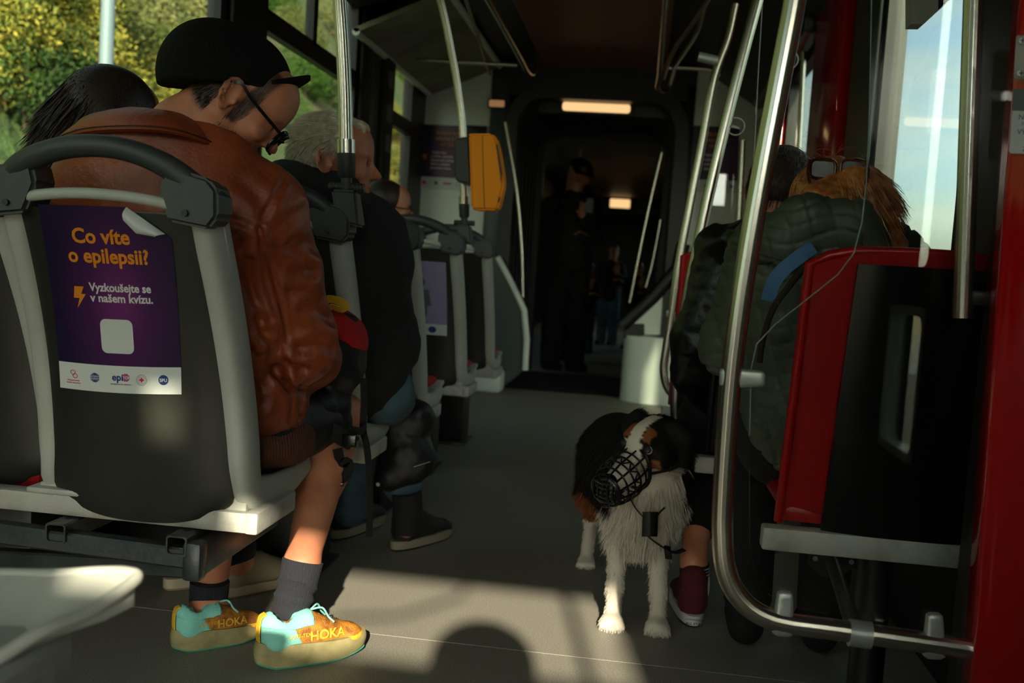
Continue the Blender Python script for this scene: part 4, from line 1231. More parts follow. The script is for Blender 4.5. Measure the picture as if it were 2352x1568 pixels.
# near partition: bent steel tube, clips, glass ---------------------
Y1 = 1.62
pa = empty('glass_partition', at(1660, 1100, Y=Y1), 'bent steel tube frame holding a glass screen on the right', 'partition')
tp = [(1834, -60), (1822, 20), (1788, 200), (1754, 380), (1722, 560), (1697, 720), (1680, 860), (1669, 1000), (1661, 1140), (1659, 1220), (1664, 1290), (1682, 1346), (1716, 1390), (1762, 1418), (1815, 1432), (1900, 1443), (2050, 1464), (2180, 1483), (2262, 1497)]
tp = [(1862, -200)] + tp
g = MB(); g.tube(spline([at(x, y, Y=Y1) for x, y in tp], 6), .0172, prof=fluted(16, .035, 3), up=(0, 1, 0)); g.build('bent_tube', M['steel'], pa)
def clip(a, b, w, par, nm='glass_clip', Yc=Y1):
    A, B = Vector(at(*a, Y=Yc)), Vector(at(*b, Y=Yc)); g = MB(); d = (B - A).normalized()
    pr = [(math.copysign(abs(math.cos(q)) ** .5, math.cos(q)), math.copysign(abs(math.sin(q)) ** .5, math.sin(q)) * .7) for q in [2 * PI * k / 20 for k in range(20)]]
    L = (B - A).length
    g.tube([A - d * .004, A, A + d * .012, A + d * L * .45, A + d * L * .9, B, B + d * .003], [w * .7, w * 1.0, w * 1.1, w * .92, w * .78, w * .72, w * .5], prof=pr, up=(0, 1, 0))
    return g.build(nm, M['clip'], par)
clip((1659, 866), (1752, 870), .0165, pa)
clip((1797, 1452), (1803, 1362), .0165, pa)
clip((2144, 1504), (2146, 1412), .0165, pa)
c0, c1 = at(1950, 1452, Y=Y1), at(2000, 1459, Y=Y1)
g = MB(); g.tube([c0, c1], .0215, 24); g.build('tube_collar', M['clip'], pa)
fa_ = Vector(at(1912, 1290, Y=2.02)); fb_ = Vector(at(1962, 1440, Y=1.63))
g = MB(); g.tube([fa_, fb_], .0135, 14); g.build('strut', M['frame'], pa)
g = MB(); pp = [fa_ + Vector((x, 0, z)) for x, z in ((-.045, .012), (.042, .018), (.046, -.004), (.018, -.03), (-.018, -.032), (-.046, -.012))]; g.prism(pp, (0, 0, 0), (0, .006, 0)); fo = g.build('strut_flange', M['frame'], pa)
for x in (-.034, .036):
    g = MB(); g.lathe([(.0005, -.003), (.005, -.003), (.005, 0), (.0005, 0)], fa_ + Vector((x, -.001, .004)), 'Y', 10); g.build('screw', M['alu'], fo)
gp = [(2003, -60), (2000, 120), (1996, 300), (1990, 420), (1980, 510), (1962, 580), (1925, 630), (1850, 690), (1780, 745), (1738, 790), (1725, 850), (1722, 1000), (1722, 1250), (1735, 1320), (1765, 1365), (1810, 1393), (1900, 1410), (2120, 1440), (2262, 1456), (2330, 300), (2340, -60)]
G3 = [at(x, y, Y=Y1 + .004) for x, y in gp]
g = MB(); g.prism(G3, (0, 0, 0), (0, .006, 0)); g.build('glass_pane', M['clear'], pa, smooth=False)
g = MB(); g.tube([at(x, y, Y=Y1 + .006) for x, y in gp[:12]], .0011, 6); g.build('glass_edge', mat('glass_edge', '6f8682', .3), pa)
# bracket bar on the post at the lower end of the tube
g = MB(); g.lathe([(.02, 0), (.026, .004), (.02, .01)], Vector(at(2256, 1496, Y=Y1)) - Vector((.006, 0, 0)), 'X', 16); g.build('end_flange', M['clip'], pa)

# vertical grab rail by the door
Yd = 1.72
dp = empty('door_grab_rail', at(2211, 730, Y=Yd), 'vertical ribbed steel grab rail beside the red post', 'rail')
g = MB(); g.tube([at(2211, 730, Y=Yd), at(2224, 350, Y=Yd), at(2237, -20, Y=Yd), at(2243, -200, Y=Yd)], .0158, prof=fluted(16, .04, 3)); g.build('tube', M['steel'], dp)
g = MB(); a = at(2212, 682, Y=Yd); g.box((a[0], Yd - .008, a[2] - .012), (a[0] + .07, Yd + .02, a[2] + .012), .004); g.build('bracket', M['frame'], dp)
# stickers and plate on the red post
ypn = 1.5795
def onpost(x, y): return Vector(at(x, y, Y=ypn))
pt = empty('wall_plate', onpost(2345, 180), 'small metal plate with two cross-head screws on the red post', 'plate')
A = [onpost(2333, 82), onpost(2420, 84), onpost(2412, 184), onpost(2327, 182)]
g = MB(); g.prism(A, (0, 0, 0), (0, -.004, 0)); me = g.mesh('plate'); bm = bmesh.new(); bm.from_mesh(me); bmesh.ops.bevel(bm, geom=bm.edges[:], offset=.0015, segments=2, affect='EDGES'); bm.to_mesh(me); bm.free(); putobj('plate', me, pt, M['lgrey'])
for (x, y) in ((2345, 95), (2342, 170)):
    c = onpost(x, y); g = MB(); g.lathe([(.0003, -.0062), (.005, -.0058), (.0062, -.0045), (.0062, -.003)], c, 'Y', 16); s_ = g.build('screw', M['clip'], pt)
    g = MB(); g.box((c[0] - .0035, ypn - .0068, c[2] - .0006), (c[0] + .0035, ypn - .006, c[2] + .0006)); g.box((c[0] - .0006, ypn - .0068, c[2] - .0035), (c[0] + .0006, ypn - .006, c[2] + .0035)); g.build('cross_slot', M['black'], s_)
lb = empty('wall_sticker', onpost(2320, 350), 'white and grey instruction label on the red post below the metal plate', 'label')
g = MB(); g.prism([onpost(2327, 204), onpost(2440, 206), onpost(2436, 258), onpost(2324, 254)], (0, 0, 0), (0, -.0008, 0)); g.build('grey_band', M['greyink'], lb, smooth=False)
g = MB(); g.prism([onpost(2324, 254), onpost(2436, 258), onpost(2430, 356), onpost(2322, 352), onpost(2318, 347)], (0, 0, 0), (0, -.0008, 0)); g.build('white_field', M['paper'], lb, smooth=False)
for txt, x, y, h, mk in (('NOUZOVÉ', 2338, 274, .0085, 'greyink'), ('SPUŠTĚNÍ', 2345, 287, .005, 'greyink'), ('VÝSTUP', 2335, 308, .0085, 'greyink'), ('ZÁKAZ', 2347, 347, .0075, 'redink')):
    o = onpost(x, y); g = MB(); flat_print(g, txt, 0, 0, 1, lambda a, b: o + Vector((a * h * 1.2, -.0012, b * h * 1.2)), .01, 'LEFT'); g.build('lettering', M[mk], lb, smooth=False, recalc=False)

# two more screens further on ----------------------------------------
p2 = empty('glass_partition', at(1552, 960, Y=3.0), 'steel tube screen frame behind the sitting dog', 'partition')
g = MB(); g.tube(spline([at(x, y, Y=3.0) for x, y in ((1760, -70), (1738, 10), (1706, 130), (1668, 280), (1630, 440), (1600, 580), (1578, 690), (1562, 790), (1554, 870), (1552, 950), (1560, 1000), (1585, 1030), (1640, 1045), (1740, 1058))], 5), .0165, prof=fluted(14, .04, 3)); g.build('bent_tube', M['steel'], p2)
g = MB(); g.prism([at(x, y, Y=3.0) for x, y in ((1752, -40), (1740, 160), (1728, 420), (1700, 560), (1600, 700), (1575, 880), (1575, 980), (1610, 1020), (1740, 1040), (1900, 1040), (1930, -40))], (0, 0, 0), (0, .006, 0)); g.build('glass_pane', M['clear'], p2, smooth=False)
g = MB(); g.tube([at(x, y, Y=3.0) for x, y in ((1754, -40), (1742, 160), (1729, 420), (1701, 560), (1601, 700))], .0015, 6); g.build('glass_edge', M['lgrey'], p2)
p3_ = empty('glass_partition', at(1540, 900, Y=4.05), 'farther bent steel screen frame by the white wheel box', 'partition')
g = MB(); g.tube(spline([at(x, y, Y=4.05) for x, y in ((1690, 10), (1672, 90), (1640, 180), (1612, 330), (1583, 480), (1560, 600), (1543, 715), (1530, 800), (1524, 850), (1534, 892), (1560, 912), (1620, 921), (1700, 932))], 5), .0165, prof=fluted(14, .04, 3)); g.build('bent_tube', M['steel'], p3_)
g = MB(); g.prism([at(x, y, Y=4.05) for x, y in ((1650, 200), (1640, 420), (1600, 600), (1560, 720), (1545, 850), (1560, 895), (1640, 905), (1760, 915), (1800, 200))], (0, 0, 0), (0, .006, 0)); g.build('glass_pane', M['clear'], p3_, smooth=False)
clip((1532, 720), (1556, 721), .014, p3_, Yc=4.05); clip((1570, 930), (1571, 895), .014, p3_, Yc=4.05)
g = MB(); g.tube([at(1604, 130, Y=4.05), at(1648, 140, Y=4.05)], .019, 12); g.build('tube_collar', M['clip'], p3_)

for (cx_, cy_) in ((1690, 290), (1813, 137)):
    c_ = Vector(at(cx_, cy_, Y=2.995)); g = MB(); n_ = 28
    g.add([tuple(c_ + Vector((.027 * math.cos(2 * PI * k / n_), 0, .027 * math.sin(2 * PI * k / n_)))) for k in range(n_)] + [tuple(c_ + Vector((.023 * math.cos(2 * PI * k / n_), 0, .023 * math.sin(2 * PI * k / n_)))) for k in range(n_)], [(k, (k + 1) % n_, n_ + (k + 1) % n_, n_ + k) for k in range(n_)])
    g.add([tuple(c_ + Vector(v)) for v in ((-.014, 0, -.004), (.012, 0, -.008), (.014, 0, -.002), (-.012, 0, .004))], [(0, 1, 2, 3)]); g.build('round_sticker', M['lgrey'], p2, recalc=False)
refl = empty('reflection_box', tuple(at(2095, 55, Y=2.35)), 'pale grey display box hanging at the top of the right window', 'display')  # solid box standing in for a reflection in the glass
g = MB(); g.prism([at(x, y, Y=2.35) for x, y in ((2093, -60), (2093, 55), (2122, 55), (2182, 0), (2250, -60))], (0, 0, 0), (0, .05, 0)); g.build('reflection_body', M['lgrey'], refl)
g = MB(); g.prism([at(x, y, Y=2.35) for x, y in ((2155, 22), (2182, -2), (2250, -60), (2155, -60))], (0, 0, 0), (0, -.002, 0)); g.build('reflection_dark_part', M['black'], refl)
# ceiling rails -------------------------------------------------------
def rail(pts, label, r=.016, mk='steel', extra=()):
    P = [Vector(p) for p in pts]; t = empty('ceiling_rail', P[0], label, 'rail', 'steel rails under the ceiling')
    g = MB(); g.tube(spline(P, 6), r, 14); g.build('tube', M[mk], t)
    for e in extra:
        g = MB(); e = Vector(e); g.tube([e, (e[0], e[1], ZC - .03)], .011, 10); g.build('hanger', M[mk], t)
    return t
xr = at(1205, 150, Y=6.1)[0]
zr = at(1205, 150, Y=6.1)[2]
rail([(xr, .8, zr), (xr, 3, zr), (xr, 5.6, zr), (xr, 6.3, zr), (xr + .02, 6.5, zr + .05), (xr + .02, 6.6, ZC - .05)], 'steel ceiling rail along the left edge of the brown ceiling panel', extra=((xr, 4.6, zr),))
xr2 = at(1516, 150, Y=6.1)[0]
rail([(xr2, .8, zr), (xr2, 3, zr), (xr2, 5.6, zr), (xr2, 6.3, zr), (xr2, 6.5, zr - .03), (xr2 + .06, 6.6, zr - .02), (xr2 + .1, 6.6, zr + .12)], 'steel ceiling rail along the right edge of the brown ceiling panel', extra=((xr2, 4.6, zr),))
rail([at(1524, 180, Y=6.3), at(1545, 120, Y=6.0), at(1600, 40, Y=5.4), at(1680, -80, Y=4.6)], 'slanting steel rail running from the ceiling towards the right doors', .013)
rail([at(1546, 158, Y=6.2), at(1600, 78, Y=5.9), at(1618, 20, Y=5.6), at(1640, -60, Y=5.2)], 'second slanting rail beside the right ceiling rail', .013)
rail([at(870, 131, Y=6.2), at(1020, 141, Y=6.2), at(1188, 150, Y=6.2)], 'short level rail from the left wall to the ceiling rail', .013)
rail([at(1530, 155, Y=6.2), at(1600, 157, Y=6.2), at(1640, 163, Y=6.2), at(1655, 172, Y=6.2)], 'short level rail joining the right screen frame', .013)
xq = at(1118, 60, Y=5.2)[0]; zq = at(1118, 60, Y=5.2)[2]
rail([at(1125, 170, Y=6.9), at(1090, 60, Y=5.6), at(1050, -60, Y=4.6)], 'thin rail beneath the cream cove panel', .010)
# rails within the portal
rail([at(1160, 280, Y=6.9), at(1185, 420, Y=6.9), at(1198, 560, Y=6.9), at(1201, 682, Y=6.9)], 'thin curved grab pole at the left side of the portal', .011)
rail([at(1520, 350, Y=7.0), at(1490, 480, Y=7.0), at(1465, 600, Y=7.0), at(1446, 695, Y=7.0)], 'thin slanted grab pole at the right side of the portal', .010)
rail([at(1518, 505, Y=8.0), at(1500, 600, Y=8.0), at(1484, 660, Y=8.0)], 'bright steel pole just beyond the portal on the right', .016)
rail([at(1706, 322, Y=6.4), at(1700, 440, Y=6.4), at(1694, 560, Y=6.4)], 'upright steel grab rail beside the right end wall poster', .018)
rail([at(1846, 110, Y=5.2), at(1840, 250, Y=5.2), at(1832, 400, Y=5.2)], 'upright steel grab rail in front of the far door glass', .014)
# small black boxes on the end walls
for n, (x0, y0, x1, y1, lab) in enumerate(((1062, 110, 1098, 137, 'small black box on the left end wall under the ceiling'), (1612, 132, 1650, 155, 'small black box on the right end wall under the ceiling'))):
    a, b = at(x0, y0, Y=7.15), at(x1, y1, Y=7.15); g = MB(); g.box((a[0], 7.10, b[2]), (b[0], 7.19, a[2]), .008); o = empty('camera_box', (a[0], 7.19, b[2]), lab, 'box'); g.build('housing', M['black'], o)
    g = MB(); g.lathe([(.001, -.002), (.014, -.002), (.014, .004)], ((a[0] + b[0]) / 2, 7.10, (a[2] + b[2]) / 2), 'Y', 12); g.build('lens', M['blackgloss'], o)
# ceiling lamps
hb0, hb1 = at(1238, 205, Y=7.33), at(1548, 275, Y=7.33)
g = MB(); g.box((hb0[0], 7.31, hb1[2]), (hb1[0], 7.37, 2.2), .01); struct('trim_28', g, M['dark'], smooth=True)
for n, (x0, x1, yy, Yl, lab) in enumerate(((1292, 1448, 247, 7.30, 'lit warm ceiling lamp above the gangway portal'), (1401, 1447, 469, 18.8, 'small lit ceiling lamp far down the second car'))):
    a, b = Vector(at(x0, yy - 3, Y=Yl)), Vector(at(x1, yy + 3, Y=Yl)); h = 10 / 2287 * Yl
    o = empty('ceiling_lamp', (a[0], Yl, a[2] - h), lab, 'lamp', 'lit ceiling lamps down the aisle')
    g = MB(); g.box((a[0] - .03, Yl + .0, a[2] - h - .02), (b[0] + .03, Yl + .05, a[2] + h + .02), .01); g.build('lamp_housing', M['dark'], o)
    g = MB(); g.box((a[0], Yl - .03, a[2] - h), (b[0], Yl + .01, a[2] + h), .02); g.build('diffuser', M['lampm'], o)
a, b = at(1124, 229, Y=7.15), at(1158, 246, Y=7.15)
g = MB(); g.box((a[0], 7.14, b[2]), (b[0], 7.17, a[2]), .008); o = empty('portal_lamp', (a[0], 7.17, b[2]), 'small warm lamp on the left edge of the portal', 'lamp'); g.build('diffuser', mat('dim_lamp', 'd8a070', .4, emit=.25), o)
g = MB(); g.box((a[0] - .01, 7.155, b[2] - .01), (b[0] + .01, 7.172, a[2] + .01), .003); g.build('lamp_housing', M['dark'], o)

# ================================================================ RIGHT SEATS
GR = 'red-rimmed seats on the right side'
def make_rseat(x0, x1, Y, ztop, label, m='redseat'):
    X = (x0 + x1) / 2; hw = (x1 - x0) / 2
    t = empty('tram_seat', (X, Y, 0), label, 'seat', GR)
    z0 = .452
    def by(z): return Y - .12 * (z - z0) / (ztop - z0)
    # red shell whose rim shows round a black rear cover
    def shell(u, v):
        s = 2 * u - 1; z = z0 + (ztop - z0) * v
        topc = max(0, (v - .93) / .07)
        return (X + s * hw * (1 - .03 * topc), by(z) + .012 - .03 * (1 - s ** 4) * .3, z + .010 * (1 - s * s) * v - .02 * topc * abs(s) ** 6)
    mb = MB(); mb.grid(shell, 16, 20, thick=(0, .03, 0)); mb.build('red_shell', M[m], t)
    mb = MB(); P = []
    for k in range(13):
        s = -1 + 2 * k / 12; P.append((X + s * hw, by(ztop) + .012, ztop + .010 * (1 - s * s) - .02 * abs(s) ** 6))
    P = [(X - hw, by(z0), z0), (X - hw, by((z0 + ztop) / 2), (z0 + ztop) / 2)] + P + [(X + hw, by((z0 + ztop) / 2), (z0 + ztop) / 2), (X + hw, by(z0), z0)]
    mb.tube(P, .0085, 10, up=(0, 1, 0)); mb.build('rim', M[m], t)
    def cover(u, v):
        s = 2 * u - 1; z = z0 - .01 + (ztop - z0 - .006) * v
        return (X + .032 + s * (hw - .046), by(z) - .014 - .016 * (1 - s ** 4), z)
    mb = MB(); mb.grid(cover, 12, 14, thick=(0, .012, 0)); mb.build('rear_cover', M['blackgloss'], t)
    mb = MB(); mb.box((x0 + .01, Y + .0, z0 + .0), (x1 - .01, Y + .40, z0 + .04), .015); mb.build('seat_pan', M[m], t)
    mb = MB(); mb.box((x0 + .03, Y + .06, z0 + .04), (x1 - .03, Y + .40, z0 + .065), .012); mb.build('seat_pad', M['redcloth'], t)
    mb = MB(); mb.box((x0 - .03, Y - .03, z0 - .052), (XR - .01, Y + .01, z0 - .008), .005); mb.build('base_bar', M['alu'], t)
    mb = MB(); mb.tube([(X + .02, Y + .12, .0), (X + .02, Y + .12, z0 - .04)], .035, 14); mb.build('pedestal', M['dark'], t)
    return t
a = at(1846, 585, Y=1.80)
make_rseat(at(1782, 1150, Y=1.9)[0] + .01, .68, 1.92, a[2] + .006, 'red-rimmed seat with black back behind the glass screen, woman sitting in it')
make_rseat(.20, .50, 2.62, .93, 'black seat back hidden behind the passenger in black jacket', 'black')
b_ = at(1590, 590, Y=3.5)
make_rseat(at(1563, 640, Y=3.5)[0], .62, 3.55, b_[2] + .02, 'red seat back seen left of the black jacket, third on the right')
for x, y, Yf, lab in ((1345, 545, 9.7, 'red edged seat beyond the portal, right of the standing person'),):
    c = at(x, y, Y=Yf)
    t = empty('tram_seat', (c[0] - .2, Yf, 0), lab, 'seat')
    g = MB(); g.tube([(c[0] - .14, Yf + .2, 0), (c[0] - .14, Yf + .2, .39)], .04, 12); g.build('pedestal', M['dark'], t)
    g = MB(); g.box((c[0] - .16, Yf, .42), (c[0] + .02, Yf + .04, c[2] + .09), .03); g.build('back_shell', M['redseat'], t)
    g = MB(); g.box((c[0] - .14, Yf - .012, .5), (c[0] - .03, Yf + .0, c[2] + .06), .01); g.build('rear_cover', M['lgrey'], t)
    g = MB(); g.box((c[0] - .30, Yf, .38), (c[0] + .02, Yf + .4, .43), .02); g.build('seat_pan', M['redseat'], t)
c = at(1322, 540, Y=9.3)
t = empty('ticket_validator', (c[0], 9.3, c[2] - .1), 'small orange validator seen past the standing person', 'validator')
g = MB(); g.box((c[0] - .05, 9.3, c[2] - .14), (c[0] + .02, 9.36, c[2] + .12), .02); g.build('orange_housing', M['orange'], t)
g = MB(); g.tube([(c[0] - .01, 9.34, 0), (c[0] - .01, 9.34, 2.3)], .016, 10); g.build('pole', M['steel'], t)
# ================================================================ FIGURES
class Frame:
    """local axes: F forward, L to the figure's own right, U up"""
    def __init__(s, o, F, Uh=(0, 0, 1), sc_=1.0):
        s.o = np.array(o, float); s.F = np.array(F, float) / np.linalg.norm(F)
        U = np.array(Uh, float); U = U - s.F * (U @ s.F); s.U = U / np.linalg.norm(U); s.L = np.cross(s.F, s.U); s.k = sc_

    def p(s, f, l, u): return s.o + s.k * (s.F * f + s.L * l + s.U * u)
    def R(s, rx=0, ry=0, rz=0): return np.stack([s.F, s.L, s.U], 1) @ rotm(rx, ry, rz)
    def loc(s, P):
        q = (np.asarray(P) - s.o) / s.k
        return np.stack([q @ s.F, q @ s.L, q @ s.U], -1)
    def e(s, k, c, r, rot=(0, 0, 0), neg=False): return ('-e' if neg else 'e', k, tuple(s.p(*c)), tuple(np.array(r) * s.k), s.R(*rot))
    def c(s, k, a, b, ra, rb, neg=False): return ('-c' if neg else 'c', k, tuple(s.p(*a)), tuple(s.p(*b)), ra * s.k, rb * s.k)


def dirv(p, phi, az=0.0):
    """direction from image axes: phi turns away from the viewer, p pitches down, starting from image right"""
    p, phi = math.radians(p), math.radians(phi)
    right = np.array([1.0, 0, 0]); fwd = np.array([0, 1.0, 0]); up = np.array([0, 0, 1.0])
    return math.cos(p) * (math.cos(phi) * right + math.sin(phi) * fwd) - math.sin(p) * up


def head_prims(H, neck_to, beard=False, old=False):
    """H origin midway between the ear canals"""
    P = [H.e(.01, (.000, 0, .045), (.098, .076, .088)), H.e(.02, (.045, 0, .060), (.055, .064, .062)),
         H.e(.02, (.045, 0, -.005), (.058, .060, .065)), H.e(.02, (.050, 0, -.050), (.046, .046, .042)),
         H.c(.018, (.000, .052, -.040), (.075, .022, -.082), .020, .018), H.c(.018, (.000, -.052, -.040), (.075, -.022, -.082), .020, .018),
         H.e(.012, (.086, 0, -.088), (.018, .022, .015)),
         H.e(.010, (.078, 0, .040), (.022, .055, .012)),                                  # brow ridge
         H.c(.008, (.092, 0, .026), (.118, 0, -.006), .009, .011), H.e(.006, (.120, 0, -.010), (.013, .011, .010)),
         H.e(.005, (.106, .012, -.014), (.010, .007, .007)), H.e(.005, (.106, -.012, -.014), (.010, .007, .007)),
         H.e(.008, (.070, .040, -.012), (.026, .022, .018)), H.e(.008, (.070, -.040, -.012), (.026, .022, .018)),   # cheeks
         H.e(.006, (.088, .032, .020), (.016, .018, .012), neg=True), H.e(.006, (.088, -.032, .020), (.016, .018, .012), neg=True),
         H.e(.004, (.082, .032, .019), (.012, .014, .011)), H.e(.004, (.082, -.032, .019), (.012, .014, .011)),
         H.e(.005, (.097, 0, -.040), (.012, .024, .006)), H.e(.005, (.095, 0, -.051), (.012, .021, .007)),
         H.e(.003, (.110, 0, -.0455), (.012, .024, .0022), neg=True)]
    for s in (1, -1):
        # ear: flat shell set off the skull, hollowed, with a rolled rim and a lobe
        E = lambda a, ra, rb, o=0: (-.010 + ra * math.cos(math.radians(a)) - .006 * math.sin(math.radians(a)), s * (.085 - .012 * math.cos(math.radians(a)) + o), .006 + rb * math.sin(math.radians(a)))
        P += [H.e(.006, (-.008, s * .079, .004), (.019, .009, .031), (0, 0, -22 * s)), H.e(.004, (-.006, s * .089, .006), (.0125, .008, .020), neg=True)]
        an = [-70, -100, -130, -160, 170, 140, 110, 80, 50, 25]
        for a, b in zip(an[:-1], an[1:]): P.append(H.c(.003, E(a, .020, .032), E(b, .020, .032), .0040, .0040))
        an = [-120, -150, 180, 150, 120, 100]
        for a, b in zip(an[:-1], an[1:]): P.append(H.c(.003, E(a, .011, .019, -.001), E(b, .011, .019, -.001), .0028, .0028))
        P += [H.e(.004, (-.004, s * .081, -.026), (.009, .0045, .010)), H.e(.003, (.008, s * .080, -.002), (.0045, .0045, .008))]
    P += [('c', .03, tuple(H.p(-.030, 0, -.01)), tuple(neck_to), .058 * H.k, .064 * H.k), ('c', .03, tuple(H.p(.02, 0, -.05)), tuple(neck_to), .040 * H.k, .055 * H.k)]
    return P


def hand_prims(w, d, palm_n, side, curl=.5, s=1.0):
    """palm and five bent fingers; w wrist, d pointing direction, palm_n palm normal"""
    w = np.array(w, float); d = np.array(d, float) / np.linalg.norm(d); n = np.array(palm_n, float); n = n - d * (n @ d); n /= np.linalg.norm(n); a = np.cross(d, n) * side
    P = [('c', .01, tuple(w), tuple(w + d * .03 * s), .026 * s, .030 * s)]
    for i, off in enumerate((-.028, -.010, .010, .027)):
        b = w + d * .03 * s + a * off * .7 * s; e = w + d * .088 * s + a * off * s
        P.append(('c', .008, tuple(b), tuple(e), .013 * s, .0105 * s))
        L = (.040, .046, .042, .033)[i] * s; ang = curl * .9; q = e; dd = d.copy()
        for j in range(3):
            dd = dd * math.cos(ang) + n * math.sin(ang); dd /= np.linalg.norm(dd); q2 = q + dd * L * (1, .65, .5)[j]
            P.append(('c', .002, tuple(q), tuple(q2), (.0090, .0082, .0074)[j] * s, (.0084, .0075, .0066)[j] * s)); q = q2
    t0 = w + d * .03 * s - a * .024 * s; t1 = t0 + (d * .6 - a * .7 + n * .4) * .034 * s; t2 = t1 + (d * .9 - a * .1 + n * .5) * .028 * s
    P += [('c', .006, tuple(t0), tuple(t1), .013 * s, .0105 * s), ('c', .003, tuple(t1), tuple(t2), .010 * s, .008 * s)]
    return P


def limb(pts, rs, k=.02): return [('c', k, tuple(a), tuple(b), ra, rb) for a, b, ra, rb in zip(pts[:-1], pts[1:], rs[:-1], rs[1:])]


def eyes(H, parent, iris='4a2f1c', r=.0105, f=.0815, l=.032, u=.020, look=(1, 0, 0)):
    for s in (1, -1):
        c = H.p(f, s * l, u); g = MB()
        prof = [(r * H.k * math.sin(PI * k / 10), -r * H.k * math.cos(PI * k / 10)) for k in range(11)]
        g.lathe(prof, c, 'Z', 14); o = g.build('eye', M['eyewhite'], parent)
        d = H.F * look[0] + H.L * look[1] + H.U * look[2]; d = d / np.linalg.norm(d); a = Vector(c) + Vector(d) * r * H.k * .93
        g = MB(); g.tube([a, a + Vector(d) * .0016 * H.k], [.0056 * H.k, .0046 * H.k], 16); g.build('iris', mat('iris', iris, .25), o)
        g = MB(); g.tube([a + Vector(d) * .001 * H.k, a + Vector(d) * .0021 * H.k], [.0025 * H.k, .002 * H.k], 12); g.build('pupil', M['blackgloss'], o)


def tone(o, V, fn, base, hair, stub=None):
    """skin colour with dark scalp and beard areas; fn gives 0..1 weights for scalp and stubble"""
    a = o.data.color_attributes.new('tone', 'FLOAT_COLOR', 'POINT'); c = np.ones((len(V), 4)); w, w2 = fn(V)
    b_, h_ = np.array(lin(base)), np.array(lin(hair)); s_ = np.array(lin(stub or hair))
    c[:, :3] = b_ * (1 - w[:, None]) + h_ * w[:, None]; c[:, :3] = c[:, :3] * (1 - w2[:, None]) + s_ * w2[:, None]
    a.data.foreach_set('color', c.ravel()); o.data.materials.clear(); o.data.materials.append(M['skint'])


def ss(a, b, x): t = np.clip((x - a) / (b - a), 0, 1); return t * t * (3 - 2 * t)


M['eyewhite'] = mat('eye_white', 'd8d4c8', .25)


def sample(V, F, n, seed=0, keep=None):
    rs = np.random.RandomState(seed)
    A = np.linalg.norm(np.cross(V[F[:, 2]] - V[F[:, 0]], V[F[:, 3]] - V[F[:, 1]]), axis=1)
    if keep is not None:
        A = A * keep(V[F].mean(1))
    i = rs.choice(len(F), n, p=A / A.sum()); u, v = rs.rand(n, 1), rs.rand(n, 1)
    q = V[F[i]]; P = (q[:, 0] * (1 - u) + q[:, 1] * u) * (1 - v) + (q[:, 3] * (1 - u) + q[:, 2] * u) * v
    N = normals(V, F)[F[i]].mean(1); N /= np.linalg.norm(N, axis=1)[:, None] + 1e-9
    return P, N


# ================================================================ DOG
dog = empty('dog', (.045, 2.62, 0), 'black, white and tan herding dog wearing a black basket muzzle, standing in the aisle', 'dog')
HD = Frame(at(1498, 1012, Y=2.47), (-.55, -.76, -.33), (.10, 0, 1), 1.10)
hd = HD
BK = dict(hip=np.array([-.035, 3.02, .385]), mid=np.array([-.02, 2.80, .38]), sho=np.array([.045, 2.60, .37]), neck=np.array([.055, 2.52, .40]))
DP = limb([BK['hip'], BK['mid'], BK['sho']], [.092, .100, .105], .05)
DP += [('e', .04, tuple(BK['hip'] + np.array([0, -.02, -.02])), (.10, .11, .10)), ('e', .05, (.045, 2.56, .33), (.088, .085, .115)), ('e', .05, (.05, 2.53, .42), (.070, .07, .075))]
DP += [('c', .05, (.05, 2.55, .40), tuple(hd.p(-.03, 0, -.02)), .082, .062)]
DP += [('e', .04, (-.02, 2.80, .345), (.095, .13, .085))]
# front legs
pw = [at(1405, 1432, z=.01), at(1509, 1440, z=.01)]
px_top = [at(1425, 1215, Y=2.55), at(1505, 1215, Y=2.55)]
for i, s in enumerate((-1, 1)):
    sh = np.array([.045 + s * .060, 2.58, .31]); el = np.array([px_top[i][0] * .6 + sh[0] * .4, 2.585, .235]); wr = np.array([pw[i][0] * .75 + el[0] * .25, 2.535, .095]); fo = np.array([pw[i][0], 2.505, .030])
    DP += limb([sh, el, wr, fo], [.050, .029, .019, .020], .018)
    tip = np.array([pw[i][0] - .003, 2.455, .014])
    for q in (-1.5, -.5, .5, 1.5):
        a = fo + np.array([q * .010, -.012, -.006]); b = np.array([pw[i][0] + q * .0145, 2.462 + abs(q) * .006, .013])
        DP.append(('c', .004, tuple(a), tuple(b), .0135, .0115))
    DP.append(('e', .008, tuple(fo + np.array([0, -.022, -.004])), (.026, .03, .017)))
    DP.append(('e', .006, tuple(wr + np.array([0, -.004, -.004])), (.020, .020, .02)))
# hind legs: left one stands out to the left of the body
hp = at(1345, 1298, z=.01)
for i, (fx, fy) in enumerate(((hp[0], hp[1]), (.035, 3.10))):
    s = -1 if i == 0 else 1
    hipj = BK['hip'] + np.array([s * .055, .02, -.02]); kn = np.array([hipj[0] + s * .012, 2.97, .25]); hk = np.array([fx * .85 + hipj[0] * .15, fy + .11, .135]); ft = np.array([fx, fy + .035, .028])
    DP += limb([hipj, kn, hk, ft], [.062, .042, .018, .018], .022)
    for q in (-1.5, -.5, .5, 1.5): DP.append(('c', .004, tuple(ft + np.array([q * .008, -.01, -.006])), (fx + q * .012, fy - .012 + abs(q) * .005, .013), .012, .0105))
